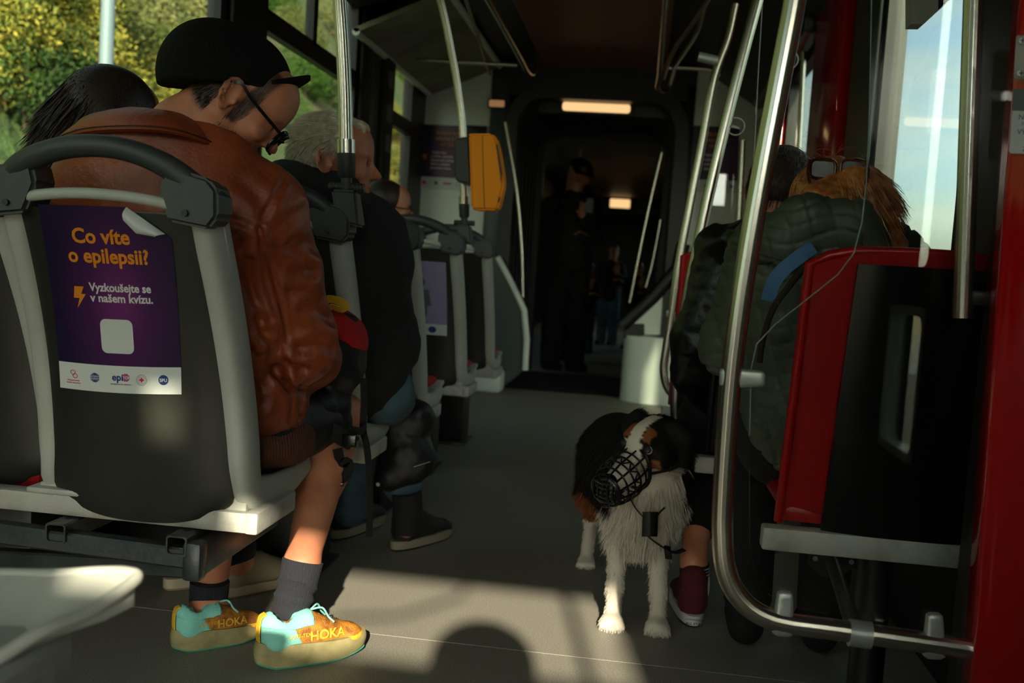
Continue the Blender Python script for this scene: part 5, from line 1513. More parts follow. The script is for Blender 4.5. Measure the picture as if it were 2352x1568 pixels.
# head
DP += [hd.e(.02, (0, 0, 0), (.066, .058, .056)), hd.e(.02, (.03, 0, .018), (.040, .042, .034)), hd.e(.02, (-.01, 0, -.035), (.060, .056, .045)),
       hd.c(.022, (.045, 0, -.012), (.145, 0, -.030), .034, .022), hd.c(.014, (.05, 0, -.034), (.125, 0, -.050), .024, .014),
       hd.c(.008, (.10, .014, -.034), (.145, .010, -.040), .018, .013), hd.c(.008, (.10, -.014, -.034), (.145, -.010, -.040), .018, .013),
       hd.e(.006, (.056, .030, .012), (.012, .011, .010), neg=True), hd.e(.006, (.056, -.030, .012), (.012, .011, .010), neg=True),
       hd.e(.008, (.048, .028, .030), (.016, .014, .010)), hd.e(.008, (.048, -.028, .030), (.016, .014, .010)),
       hd.e(.01, (.03, .048, -.02), (.025, .018, .025)), hd.e(.01, (.03, -.048, -.02), (.025, .018, .025))]
for s in (1, -1):   # drop ears
    DP += [hd.c(.008, (-.020, s * .050, .036), (-.022, s * .074, .012), .020, .022), hd.c(.010, (-.022, s * .074, .012), (-.012, s * .076, -.040), .021, .013)]
CW, CB, CT = (.60, .56, .47), (.008, .007, .007), (.22, .075, .022)


def dogcol(P):
    P = np.asarray(P); n = len(P); C = np.tile(np.array(CB), (n, 1)); q = hd.loc(P)
    f, l, u = q[:, 0], q[:, 1], q[:, 2]; al = np.abs(l)
    inhead = (np.linalg.norm((q - np.array([.03, 0, -.01])) / np.array([.17, .115, .092]), axis=1) < 1) & (f > -.07)
    nz = np.array([mnoise.noise(Vector(p * 38)) for p in P]) * .5
    x, y, z = P.T
    # trunk and legs
    white = (y < 2.66) & (z < .455 + .03 * nz) & (np.abs(x - .055) < .083 + .025 * nz + .05 * (z < .3)) & ~((x < -.02) & (z > .33) & (y > 2.54))
    white |= (z < .20 + .03 * nz) & (y < 2.9)
    white |= (z < .30) & (y < 2.62)
    white |= (z < .335) & (y < 2.85) & (x > .0)
    hind = (y > 2.9)
    white |= hind & (z < .13 + .02 * nz)
    C[white] = CW
    tan = hind & (z >= .13 + .02 * nz) & (z < .245) & (x < .02)
    C[tan] = CT
    h = inhead
    blaze = h & (u > -.03) & (al < .013 + .10 * np.clip(f - .035, 0, .2) + .012 * (u < .03) + .002 * nz) & (f > -.025)
    muz = h & (f > .068) | (h & (f > .03) & (u < -.038) & (al < .06))
    tanb = h & (al > .016) & (al < .036) & (u > .024) & (f > .028) & (f < .062)
    cheek = h & (f > .044) & (f < .066) & (al > .030) & (u < -.012) & (u > -.034)
    C[h] = CB; C[tanb] = CT; C[cheek] = np.array(CT) * 1.2; C[muz] = CW; C[blaze] = CW
    eyer = h & (np.linalg.norm(q - np.array([.060, .030, .010]), axis=1) < .017) | (h & (np.linalg.norm(q - np.array([.060, -.030, .010]), axis=1) < .017))
    C[eyer] = np.array(CB) * 1.5
    C[h & (f < .03) & (u < -.035)] = CW
    ear = (al > .056) & h; C[ear] = CB
    return C, q, inhead


DB, DV, DF = sculpt('body', DP, .0065, M['fur'], dog, 2, ret=True)
ca = DB.data.color_attributes.new('fur', 'FLOAT_COLOR', 'POINT')
Cc, _, _ = dogcol(DV); cc = np.ones((len(DV), 4)); cc[:, :3] = Cc; ca.data.foreach_set('color', cc.ravel())
# fur
P, N = sample(DV, DF, 52000, 3)
C, q, ih = dogcol(P)
x, y, z = P.T
L = np.full(len(P), .030)
L[(y < 2.68) & (z > .2) & ~ih] = .036
L[(z < .2)] = .010
L[ih] = .006 + .010 * np.clip(.03 - q[ih][:, 0], 0, .08) / .08
L[ih & (np.abs(q[:, 1]) > .056)] = .026
flow = np.tile(np.array([0, .35, -.95]), (len(P), 1))
flow[ih] = -hd.F * .9 + np.array([0, 0, -.25])
L = L * nr.uniform(.6, 1.35, len(P))
D = N * .42 + flow * .9 + nr.normal(size=P.shape) * .13
D[ih] = N[ih] * .22 + flow[ih]
jit = nr.uniform(.72, 1.15, (len(P), 1))
strands('fur', P, D, L, M['fur'], dog, .0019, curl=.3, seg=3, col=C * jit)
# long feathering on the forelegs, chest and breeches
rt = []; dr = []; ln = []; co = []
for k in range(1500):
    s = rnd.choice((0, 1)); t = rnd.random(); zz = .11 + .13 * t
    xx = pw[s][0] * .7 + px_top[s][0] * .3 + rnd.uniform(-.02, .02)
    rt.append((xx, 2.56 + .02 * rnd.random(), zz)); dr.append((rnd.uniform(-.25, .25), .5, -.8)); ln.append(rnd.uniform(.02, .05)); co.append(CW)
for k in range(1800):
    rt.append((rnd.uniform(-.01, .09), rnd.uniform(2.50, 2.62), rnd.uniform(.205, .26))); dr.append((rnd.uniform(-.25, .25), .15, -1)); ln.append(rnd.uniform(.03, .065)); co.append(CW)
for k in range(900):
    rt.append((rnd.uniform(-.045, -.01), rnd.uniform(2.58, 2.78), rnd.uniform(.22, .30))); dr.append((-.4, .15, -.9)); ln.append(rnd.uniform(.03, .06)); co.append(CW)
for k in range(900):
    rt.append((rnd.uniform(-.10, -.05), rnd.uniform(2.98, 3.10), rnd.uniform(.17, .30))); dr.append((-.25, .5, -.8)); ln.append(rnd.uniform(.02, .04)); co.append(CT if rnd.random() < .6 else CB)
strands('feathering', rt, dr, ln, M['fur'], dog, .0016, curl=.35, seg=5, col=np.array(co) * nr.uniform(.75, 1.1, (len(co), 1)), seed=9)
# eyes and nose
for s in (1, -1):
    c = hd.p(.0580, s * .0305, .0115); g = MB(); r = .0108
    g.lathe([(r * math.sin(PI * k / 12), -r * math.cos(PI * k / 12)) for k in range(13)], c, 'Z', 18); o = g.build('eye', M['eyewhite'], dog)
    d = hd.F * .74 + hd.L * (.30 * s) + np.array([0, -.25, .42]); d /= np.linalg.norm(d); a = Vector(c)
    D_ = Vector(d); g = MB(); g.tube([a + D_ * r * (.72 + .30 * t) for t in (0, .35, .7, 1)], [r * .72, r * .70, r * .55, r * .25], 20); g.build('iris', mat('dog_iris', '3b1d0c', .12), o)
    g = MB(); g.tube([a + D_ * r * .98, a + D_ * r * 1.05], [.0042, .0036], 14); g.build('pupil', M['blackgloss'], o)
    def lid(u, v, up=1):
        th = (u - .5) * 2.6; ph = math.radians(18 + 80 * v) * up; R1 = r * 1.13
        return hd.p(.0580 + R1 * math.cos(ph) * math.cos(th), s * .0305 + R1 * math.cos(ph) * math.sin(th), .0115 + R1 * math.sin(ph))
    g = MB(); g.grid(lid, 12, 8); g.grid(lambda u, v: lid(u, v * .9 + .08, -1), 12, 8); g.build('eyelid', mat('dog_eyelid', (.012, .010, .009), .6), o)
g = MB(); sculpt('nose', [hd.e(.004, (.160, 0, -.020), (.012, .017, .012)), hd.c(.004, (.164, 0, -.026), (.160, 0, -.038), .006, .005)], .0025, M['blackgloss'], dog)
# hind end of the tail plume
P_ = limb([(-.03, 3.10, .40), (-.02, 3.16, .33), (-.01, 3.17, .26)], [.03, .03, .012], .02); sculpt('tail', P_, .008, mat('black_fur', CB, .8), dog)
# basket muzzle
mz = empty('dog_muzzle', hd.p(.1, 0, -.03), 'black plastic basket muzzle strapped over the dog\'s snout', 'muzzle')
mm = mat('muzzle_plastic', '0b0b0c', .28)
def mring(f, rl, ru, uc, w=.003, a0=0, a1=360, n=28):
    return [Vector(hd.p(f + w * 0, rl * math.cos(math.radians(a0 + (a1 - a0) * k / n)), uc + ru * math.sin(math.radians(a0 + (a1 - a0) * k / n)))) for k in range(n + 1)]
R_ = [(.074, .044, .047, -.032), (.094, .047, .049, -.034), (.114, .048, .050, -.037), (.134, .047, .049, -.038), (.155, .044, .045, -.039), (.176, .038, .037, -.040)]
for i, (f, rl, ru, uc) in enumerate(R_):
    g = MB()
    if i == 0: # shaped rim that rises over the nose bridge and dips at the cheeks
        P_ = [Vector(hd.p(.078 - .010 * max(0, math.sin(math.radians(a))), .046 * math.cos(math.radians(a)), -.032 + .050 * math.sin(math.radians(a)))) for a in range(0, 360, 12)]
        g.tube(P_, .0048, 8, closed=True)
    else: g.tube(mring(f, rl, ru, uc)[:-1], .0024 if i < 5 else .0034, 8, closed=True)
    g.build('hoop', mm, mz)
def mpt(f, a):
    for (x0, x1) in zip(R_[:-1], R_[1:]):
        if x0[0] <= f <= x1[0] + 1e-9:
            t = (f - x0[0]) / (x1[0] - x0[0]); rl, ru, uc = [x0[k] * (1 - t) + x1[k] * t for k in (1, 2, 3)]; break
    return Vector(hd.p(f, rl * math.cos(a), uc + ru * math.sin(a)))
for k in range(12):
    a = 2 * PI * k / 12 + .26; g = MB(); g.tube([mpt(.074 + (.102 * j / 8), a) for j in range(9)], .0025, 7); g.build('bar', mm, mz)
for k in range(24):
    a = 2 * PI * k / 24; b = a + 2 * PI / 24; g = MB()
    g.tube([mpt(.114, a), mpt(.134, b)] if k % 2 == 0 else [mpt(.134, a), mpt(.114, b)], .0018, 6); g.build('lattice_bar', mm, mz)
g = MB(); vs = []
for k in range(24): vs.append(mpt(.176, 2 * PI * k / 24))
vs += [Vector(hd.p(.182, .032 * math.cos(2 * PI * k / 24), -.040 + .031 * math.sin(2 * PI * k / 24))) for k in range(24)]
g.add(vs, [(k, (k + 1) % 24, 24 + (k + 1) % 24, 24 + k) for k in range(24)]); g.build('front_ring', mm, mz)
for k in range(7):
    u = -.034 + k * .0113; h = .031 * math.sqrt(max(0, 1 - (u / .036) ** 2)); g = MB()
    g.tube([Vector(hd.p(.182, -h, -.040 + u)), Vector(hd.p(.188, 0, -.040 + u)), Vector(hd.p(.182, h, -.040 + u))], .0030, 6); g.build('front_bar', mm, mz)
for k in range(5):
    u = -.026 + k * .013; h = .031 * math.sqrt(max(0, 1 - (u / .036) ** 2)); g = MB()
    g.tube([Vector(hd.p(.182, u, -.040 - h)), Vector(hd.p(.189, u, -.040)), Vector(hd.p(.182, u, -.040 + h))], .0034, 6); g.build('front_bar', mm, mz)
for s in (1, -1):
    g = MB(); pr = [(1, .12), (1, -.12), (-1, -.12), (-1, .12)]
    g.tube(spline([hd.p(.076, s * .046, -.034), hd.p(.035, s * .072, -.034), hd.p(.0, s * .080, -.030), hd.p(-.05, s * .074, -.020), hd.p(-.085, s * .03, -.010)], 5), .009, prof=pr); g.build('strap', M['blackcloth'], mz)
# harness with chest label
hn = empty('dog_harness', (.05, 2.5, .33), 'black chest harness with label patch on the dog', 'harness')
def chest(px, py, Y=2.455): return Vector(at(px, py, Y=Y))
for path in ([chest(1445, 1140, 2.44), chest(1462, 1170, 2.445), chest(1485, 1195, 2.45)], [chest(1527, 1165, 2.45), chest(1512, 1180, 2.45), chest(1500, 1195, 2.45)], [chest(1480, 1225, 2.455), chest(1510, 1248, 2.46), chest(1545, 1268, 2.48), chest(1572, 1262, 2.54)]):
    g = MB(); g.tube(spline(path, 4), .0055, prof=[(1, .25), (1, -.25), (-1, -.25), (-1, .25)]); g.build('strap', M['blackcloth'], hn)
g = MB(); g.grid(lambda u, v: chest(1474 + 36 * u + 2 * v, 1232 - 56 * v, 2.440 - .004 * math.sin(u * PI)), 6, 6, thick=(0, .006, 0)); g.build('chest_patch', M['blackgloss'], hn)
g = MB(); g.tube([chest(1532, 1255, 2.47), chest(1536, 1282, 2.49)], .008, prof=[(1, .4), (1, -.4), (-1, -.4), (-1, .4)]); g.build('buckle', M['blackgloss'], hn)
# ================================================================ PEOPLE
def A_(px, py, Y): return tuple(at(px, py, Y=Y))


def ribbon(name, pts, w, m, parent, t=.12, n=4, up=(0, 1, 0)):
    g = MB(); g.tube(spline(pts, n), w, prof=[(1, t), (1, -t), (-1, -t), (-1, t)], up=up); return g.build(name, m, parent)


def shoe(name, heel, toe, parent, mats, s=1.0, style='runner', labels=None, foot=None):
    """shoe built in its own frame: F to the toe, U up"""
    heel = np.array(heel, float); toe = np.array(toe, float); d = toe - heel; Ls = np.linalg.norm(d); d[2] *= 1
    H = Frame(heel, d, (0, 0, 1), Ls / .29)
    sole_h = .044 if style == 'runner' else .022
    base = [H.c(.02, (.045, 0, sole_h + .028), (.16, 0, sole_h + .026), .036, .034), H.c(.02, (.16, 0, sole_h + .026), (.235, 0, sole_h + .014), .036, .030),
            H.e(.015, (.245, 0, sole_h + .012), (.040, .036, .024)), H.c(.015, (.040, 0, sole_h + .03), (.030, 0, sole_h + .070), .034, .028),
            H.c(.02, (.055, 0, sole_h + .055), (.125, 0, sole_h + .060), .030, .026), H.c(.018, (.125, 0, sole_h + .060), (.20, 0, sole_h + .022), .026, .026)]
    if style == 'high': base += [H.c(.02, (.045, 0, sole_h + .05), (.055, 0, sole_h + .105), .036, .034), H.c(.02, (.09, 0, sole_h + .05), (.075, 0, sole_h + .10), .032, .030)]
    if style == 'boot': base += [H.c(.02, (.045, 0, sole_h + .05), (.055, 0, sole_h + .085), .036, .036), H.c(.02, (.09, 0, sole_h + .05), (.08, 0, sole_h + .085), .034, .030)]
    def infl(P, r):
        return [(p[0], p[1], p[2], p[3], p[4] + r, p[5] + r) if p[0] == 'c' else (p[0], p[1], p[2], tuple(np.array(p[3]) + r), p[4]) for p in P]
    hole = [('-c', .004, tuple(H.p(.055, 0, sole_h + .085)), tuple(H.p(.075, 0, sole_h + .135)), .027 * H.k, .034 * H.k)] if style == 'runner' else []
    flr = heel[2] + sole_h * H.k * .6
    def cl(lo=None, fr=None, up=None, z=flr):
        def f(P):
            d_ = z - P[:, 2]
            q = H.loc(P)
            if fr is not None: d_ = np.maximum(d_, fr(q) * H.k)
            return d_.astype(np.float32)
        return f
    sculpt('upper', base + hole, .0038, mats['upper'], parent, 2, clip=cl())
    if style == 'runner':
        sculpt('heel_counter', infl(base, .0016) + hole, .0036, mats['heel'], parent, 2, clip=cl(fr=lambda q: q[:, 0] - .075 - .5 * (sole_h + .075 - q[:, 2]) * (q[:, 2] < sole_h + .06)))
        sculpt('collar', infl(base, .0030) + hole, .0036, mats['heel'], parent, 2, clip=cl(fr=lambda q: np.maximum(.016 + np.abs(q[:, 0] - .085) * .10 + sole_h + .040 - q[:, 2], q[:, 0] - .135)))
        sculpt('toe_guard', infl(base, .0020), .0038, mats['toe'], parent, 2, clip=cl(fr=lambda q: np.maximum(.10 - q[:, 0], q[:, 2] - sole_h - .016 - .05 * np.maximum(0, q[:, 0] - .2))))
        g = MB(); g.tube(spline([H.p(-.0035, 0, sole_h + .022), H.p(-.006, 0, sole_h + .05), H.p(-.002, 0, sole_h + .088), H.p(.012, 0, sole_h + .098)], 4), .010 * H.k, prof=[(1, .2), (1, -.2), (-1, -.2), (-1, .2)], up=tuple(H.F)); g.build('pull_tab', mats['tab'], parent)
        for sgn in (1, -1):
            g = MB(); g.tube(spline([H.p(.135, 0, sole_h + .092), H.p(.16, sgn * .016, sole_h + .098), H.p(.175, sgn * .025, sole_h + .075), H.p(.19, sgn * .030, sole_h + .060)], 5), .0022, 7); g.build('lace', mats['lace'], parent)
    for k in range(4):
        f = .130 + k * .022; g = MB(); hh = sole_h + .088 - k * .012
        g.tube(spline([H.p(f, -.020, hh - .010), H.p(f + .006, 0, hh), H.p(f, .020, hh - .010)], 4), .0024, 7); g.build('lace', mats['lace'], parent)
    if style == 'runner':
        g = MB(); t_ = MB(); c = H.p(.13, .052, sole_h + .022)
        def side(u, v): 
            return Vector(H.p(.045 + u, .0425 - .12 * max(0, u - .15) + .0 - .30 * max(0, v - .030) + .15 * max(0, .02 - u) , sole_h + .006 + v))
        flat_print(t_, 'GORE-TEX', .016, .030, .013, side, .01, 'LEFT'); t_.build('lettering', mats['tab'], parent, smooth=False, recalc=False)
        t_ = MB(); flat_print(t_, 'HOKA', .075, .018, .034, side, .02, 'LEFT'); t_.build('lettering', mats['tab'], parent, smooth=False, recalc=False)
    # sole: wide rocker slab
    def outline(n=40, r=0.0):
        P = []
        for k in range(n):
            a = 2 * PI * k / n; c, s_ = math.cos(a), math.sin(a)
            f = .142 + (.152 + r) * c; w = (.047 + r) * (1 - .14 * max(0, -c)) * (1 - .10 * math.exp(-((c + .15) / .35) ** 2))
            P.append((f, w * math.copysign(abs(s_) ** .8, s_)))
        return P
    def slab(nm, z0, z1, r, m, tilt=1.0):
        mb = MB(); O = outline(40, r); n = len(O); vs = []
        levels = 5
        for j in range(levels):
            t = j / (levels - 1); bul = .004 * math.sin(PI * t) if style == 'runner' else 0
            for (f, l) in O:
                k = 1 + bul / .05; roc = max(0, (f - .20)) ** 1.6 * 1.0 + max(0, .035 - f) * .30 if style == 'runner' else max(0, f - .22) ** 1.5 * .6
                vs.append(H.p(.142 + (f - .142) * (1 + bul / .15), l * k, z0 + (z1 - z0) * t + roc * (1 - t * .55) + (.012 * (1 - f / .29) * t if style == 'runner' else 0)))
        fs = [tuple(reversed(range(n))), tuple((levels - 1) * n + k for k in range(n))] + [(j * n + k, j * n + (k + 1) % n, (j + 1) * n + (k + 1) % n, (j + 1) * n + k) for j in range(levels - 1) for k in range(n)]
        mb.add(vs, fs); return mb.build(nm, m, parent)
    slab('midsole', .006, sole_h + .010, 0, mats['sole'])
    slab('outsole', 0.0, .0075, -.004, mats['outsole'])
    return H


# ---------------------------------------------------------------- man in the leather jacket
hipc = np.array([-.93, 2.06, .52])
manA = empty('person', (-.93, 2.06, .45), 'man in brown leather jacket, black cap and glasses, seated with head bowed to the right', 'person')
earp = np.array(at(534, 226, Y=1.86))
phi, pit = 20, 44
F_ = dirv(pit, phi); U_ = np.array([math.sin(math.radians(pit)) * .95, .20, math.cos(math.radians(pit))])
HA = Frame(earp, F_, U_, .93)
# L must point to the viewer's side (figure's own right): move the origin inwards by the ear offset
if (HA.L @ np.array([0, -1, 0])) < 0: HA.L = -HA.L
HA.o = earp - HA.L * .078
neckA = np.array(at(425, 305, Y=1.92))
BA = head_prims(HA, tuple(neckA))
kneeR, ankR = np.array(at(786, 960, Y=2.46)), np.array(at(692, 1300, Y=2.125))
kneeL, ankL = np.array([-1.03, 2.46, .50]), np.array(at(478, 1395, Y=2.13))
shR, shL = np.array(at(608, 480, Y=1.95)), np.array([-1.12, 1.92, 1.00])
elR = np.array(at(690, 790, Y=2.06)); wrR = np.array([-.80, 2.30, .60]); elL = np.array([-1.20, 2.05, .74]); wrL = np.array([-1.02, 2.30, .60])
BA += limb([neckA, (-.92, 1.94, .98), (-.925, 2.0, .75), tuple(hipc)], [.06, .12, .13, .13], .04)
BA += limb([shR, elR, wrR], [.055, .042, .028]) + limb([shL, elL, wrL], [.055, .042, .028]) + limb([tuple(neckA), tuple(shR)], [.06, .05]) + limb([tuple(neckA), tuple(shL)], [.06, .05])
BA += hand_prims(wrR, (-.3, .5, -.1), (0, 0, -1), 1, .5) + hand_prims(wrL, (.3, .5, -.1), (0, 0, -1), -1, .5)
hR, hL = np.array([-.815, 2.08, .50]), np.array([-1.02, 2.08, .52])
calf = kneeR * .62 + ankR * .38 + np.array([-.004, -.022, 0])
BA += limb([hR, kneeR, calf, ankR, A_(670, 1425, 2.11)], [.085, .056, .055, .036, .032], .03)
BA += limb([hL, kneeL, kneeL * .62 + ankL * .38 + np.array([0, -.02, 0]), ankL, A_(490, 1430, 2.16)], [.085, .056, .056, .036, .032], .03)
BA += [('e', .02, tuple(kneeR + np.array([.0, .022, .01])), (.046, .044, .046))]
BA += [('c', .02, A_(670, 1425, 2.11), A_(700, 1470, 2.15), .032, .022)]
bodyA, VA, FA = sculpt('body', BA, .0042, M['skin'], manA, 2, ret=True)
def toneA(V):
    q = HA.loc(V) / 1.0; f, l, u = q[:, 0], q[:, 1], q[:, 2]; d = np.linalg.norm(q, axis=1); near = ss(.20, .16, d)
    w = ss(-.022, -.034, f) * ss(-.062, -.040, u + .5 * (np.abs(l) - .03) * (np.abs(l) > .03)) * near
    side = ss(.008, .016, f) * ss(.046, .036, f + .2 * np.maximum(0, -u)) * ss(-.040, -.030, u) * ss(.045, .055, np.abs(l)) * near
    st = ss(.0, .03, f) * ss(-.02, -.05, u + .25 * (.07 - f)) * near * .55 * ss(-.125, -.11, u)
    return np.clip(np.maximum(w, side), 0, 1) * .92, st
tone(bodyA, VA, toneA, 'c08363', '2a1d15', '5c4030')
eyes(HA, manA)
# hair: dark fringe under the cap with sideburn, beard shadow
def regionhair(H, V, F, n, fn, L, dirf, m, parent, nm='hair', w=.0009, seed=3, curl=.1):
    P, N = sample(V, F, n * 3, seed); q = H.loc(P); keep = fn(q); P, N, q = P[keep][:n], N[keep][:n], q[keep][:n]
    D = N * .35 + dirf(q); return strands(nm, P, D, L * np.random.RandomState(seed).uniform(.6, 1.3, len(P)), m, parent, w, curl=curl, seg=3, seed=seed)
Vh = VA[(np.linalg.norm(VA - HA.o, axis=1) < .19)]
def subm(V, F, c, r):
    k = np.all(np.linalg.norm(V[F] - c, axis=2) < r, axis=1); F2 = F[k]; u, inv = np.unique(F2, return_inverse=True); return V[u], inv.reshape(F2.shape)
VhA, FhA = subm(VA, FA, HA.o, .20)
M['hairman'] = mat('dark_brown_hair', '211812', .5, var=.3, vscale=60)
regionhair(HA, VhA, FhA, 12000, lambda q: (q[:, 0] < -.026) & (q[:, 2] > -.052 + .02 * np.sin(q[:, 1] * 60)) & (q[:, 2] < .06) & (np.linalg.norm(q, axis=1) > .03) & ~((np.abs(q[:, 1]) > .072) & (q[:, 0] > -.04)), .010, lambda q: np.tile(-HA.U * .9 - HA.F * .1, (len(q), 1)), M['hairman'], manA)
regionhair(HA, VhA, FhA, 2600, lambda q: (q[:, 0] > .012) & (q[:, 0] < .042 - .15 * np.maximum(0, -q[:, 2])) & (q[:, 2] > -.035) & (q[:, 2] < .06) & (np.abs(q[:, 1]) > .05), .012, lambda q: np.tile(-HA.U * .9, (len(q), 1)), M['hairman'], manA, 'sideburn', seed=5)
regionhair(HA, VhA, FhA, 5500, lambda q: (q[:, 0] > .01) & (q[:, 2] < -.035 - .25 * (.07 - q[:, 0])) & (q[:, 2] > -.12), .0045, lambda q: np.tile(-HA.U * .7, (len(q), 1)), M['hairman'], manA, 'beard', w=.0007, seed=6)
regionhair(HA, VhA, FhA, 900, lambda q: (q[:, 0] > .070) & (q[:, 2] > .034) & (q[:, 2] < .046) & (np.abs(q[:, 1]) > .012) & (np.abs(q[:, 1]) < .052), .009, lambda q: np.sign(q[:, 1:2]) * HA.L * .9, M['hairman'], manA, 'eyebrow', seed=7)
# cap
HC_ = Frame(np.array(at(515, 196, Y=HA.o[1])), (1, .30, -.02), (.06, 0, 1), 1.0)
if HC_.L[1] > 0: HC_.L = -HC_.L
capP = [HC_.e(.02, (-.002, 0, .006), (.124, .088, .116)), HC_.e(.03, (-.035, 0, .030), (.090, .080, .092)), HC_.e(.02, (.055, 0, .0), (.078, .078, .096))]
sculpt('cap_crown', capP, .0045, M['capm'], manA, 3, clip=lambda P: (-.006 - .10 * np.abs(HC_.loc(P)[:, 0] / .12) ** 3 * .08 - HC_.loc(P)[:, 2]).astype(np.float32))
def brim(u, v):
    a = (u - .5) * 1.9; r0 = .120; ext = v * .050 * math.cos(a * .8)
    return HC_.p(-.002 + (r0 * math.cos(a)) + ext, (.078 + .008 * v) * math.sin(a), -.004 + .038 * v ** 1.1 * math.cos(a) ** 2 + .004)
g = MB(); g.grid(brim, 20, 8, thick=tuple(HC_.U * -.008)); g.build('cap_brim', M['capm'], manA)
g = MB(); g.tube([HC_.p(-.006 + .1165 * math.cos(2 * PI * k / 40), .0965 * math.sin(2 * PI * k / 40), .002) for k in range(40)], .0035, prof=[(1, 3), (1, -3), (-1, -3), (-1, 3)], closed=True); 
g = MB(); g.lathe([(.001, .0), (.008, 0), (.007, .004), (.001, .006)], HC_.p(-.02, 0, .119), 'Z', 12); g.build('cap_button', M['capm'], manA)
# glasses slid down the nose
gl = empty('glasses', tuple(HA.p(.1, 0, 0)), 'black framed glasses worn low by the man in the leather jacket', 'glasses')
gm = mat('black_acetate', '060606', .18)
gu = .008
for s in (1, -1):
    g = MB(); g.tube(spline([HA.p(-.030, s * .088, .012), HA.p(-.010, s * .090, .034), HA.p(.03, s * .086, .028), HA.p(.115, s * .074, gu + .016)], 6), .0032, prof=[(1, .5), (1, -.5), (-1, -.5), (-1, .5)], up=tuple(HA.L)); g.build('temple_arm', gm, gl)
    P_ = []
    for k in range(28):
        a = 2 * PI * k / 28; P_.append(HA.p(.121 - .006 * abs(math.cos(a)), s * (.040 + .031 * math.copysign(abs(math.cos(a)) ** .6, math.cos(a))), gu + .027 * math.copysign(abs(math.sin(a)) ** .6, math.sin(a))))
    g = MB(); g.tube(P_, .0038, 8, closed=True); g.build('rim', gm, gl)
    g = MB(); c = HA.p(.119, s * .040, gu); g.add([c] + [tuple(np.array(p)) for p in P_], [(0, 1 + k, 1 + (k + 1) % 28) for k in range(28)]); g.build('lens', M['clear'], gl)
g = MB(); g.tube([HA.p(.119, -.010, gu + .006), HA.p(.125, 0, gu + .010), HA.p(.119, .010, gu + .006)], .003, 8); g.build('nose_bridge', gm, gl)
# jacket ----------------------------------------------------------
JP = [('e', .05, (-.925, 2.035, .575), (.205, .150, .14)), ('e', .06, (-.92, 1.985, .78), (.205, .150, .20)), ('e', .06, (-.915, 1.925, .96), (.220, .135, .14)),
      ('c', .05, (-1.10, 1.92, 1.03), tuple(at(590, 475, Y=1.95)), .078, .078), ('c', .05, (-1.05, 1.90, 1.05), (-.86, 1.91, 1.07), .078, .076),
      ('e', .04, tuple(at(330, 318, Y=1.89)), (.14, .085, .06)),
      ('e', .04, tuple(at(640, 930, Y=2.12)), (.060, .11, .14))]
JS = limb([shR, np.array(at(650, 630, Y=2.01)), elR, np.array([-.74, 2.20, .66]), wrR + np.array([.01, -.03, .01])], [.082, .075, .074, .064, .048], .03)
JL = limb([shL, elL + np.array([0, 0, .05]), elL, wrL], [.088, .074, .07, .05], .03)
SEAM = [[(655, 408), (628, 455), (602, 505), (596, 528), (598, 575), (606, 640), (622, 700), (640, 770), (652, 830)], [(500, 492), (530, 502), (565, 515), (596, 528)], [(596, 528), (604, 560), (622, 610), (640, 680), (650, 740), (660, 800), (664, 860)]]
LN = [(p, .0035, .006) for p in SEAM] + [(p, d, w) for p, d, w in (
    ([(545, 560), (560, 640), (590, 720), (610, 760)], .008, .014), ([(575, 600), (590, 680), (612, 730)], .007, .011), ([(596, 740), (625, 800), (640, 860), (690, 900)], .009, .014),
    ([(600, 820), (640, 870), (690, 950)], .008, .013), ([(760, 735), (725, 712), (700, 705)], .007, .012), ([(765, 800), (730, 790), (690, 800)], .006, .012), ([(745, 640), (715, 625), (680, 628)], .006, .012),
    ([(728, 575), (700, 560), (670, 560)], .005, .012), ([(700, 850), (660, 835), (640, 850)], .009, .012), ([(612, 860), (604, 930)], .006, .012), ([(700, 480), (660, 500), (630, 530)], .004, .012),
    ([(560, 420), (600, 460), (612, 500)], .004, .014), ([(575, 800), (600, 880)], .007, .012), ([(655, 880), (670, 950)], .007, .012), ([(735, 690), (700, 670), (670, 665)], .005, .012), ([(750, 850), (710, 870), (680, 880)], .007, .013),
    ([(640, 560), (690, 590), (720, 620)], .004, .012))]
def jdisp(V, N): return .0030 * fbm(V, 16, 2.2, (1, 1, .45)) + .0010 * fbm(V, 55, 7.1, (1, 1, .6))
jc = lambda P: (.505 - P[:, 2]).astype(np.float32) * .9
JK, JV, JF = sculpt('leather_jacket', JP + JS + JL, .0045, M['leather'], manA, 2, disp=jdisp, ret=True, lines=LN, clip=lambda P: np.maximum((.500 + .06 * (P[:, 0] + .93) - P[:, 2]), np.maximum(_cone(P, tuple(neckA), tuple(neckA + np.array([.04, -.0, .2])), .066, .085) * -1, -9)).astype(np.float32))
def JK_V(): return np.array([tuple(v.co) for v in JK.data.vertices]) + np.array(parent_world(manA))
def rdisp(V, N): return .0015 * np.sin(V[:, 0] * 700 + V[:, 1] * 500)
HP = [('e', .05, (-.925, 2.045, .48), (.215, .155, .075)), ('e', .04, tuple(at(655, 1010, Y=2.13)), (.062, .10, .065))]
sculpt('rib_hem', HP, .0032, M['ribknit'], manA, 1, disp=rdisp, clip=lambda P: np.maximum(P[:, 2] - (.515 + .06 * (P[:, 0] + .93)), (.438 - P[:, 2])).astype(np.float32))
for p in SEAM:
    q_ = onmesh(JK_V(), JF, p)
    if len(q_) > 2:
        for off in ((-.0,),):
            g = MB(); g.tube(spline([x + Vector((0, -.0002, 0)) for x in q_], 6), .0011, 6); g.build('seam', mat('leather_seam', '2e1006', .6), manA)
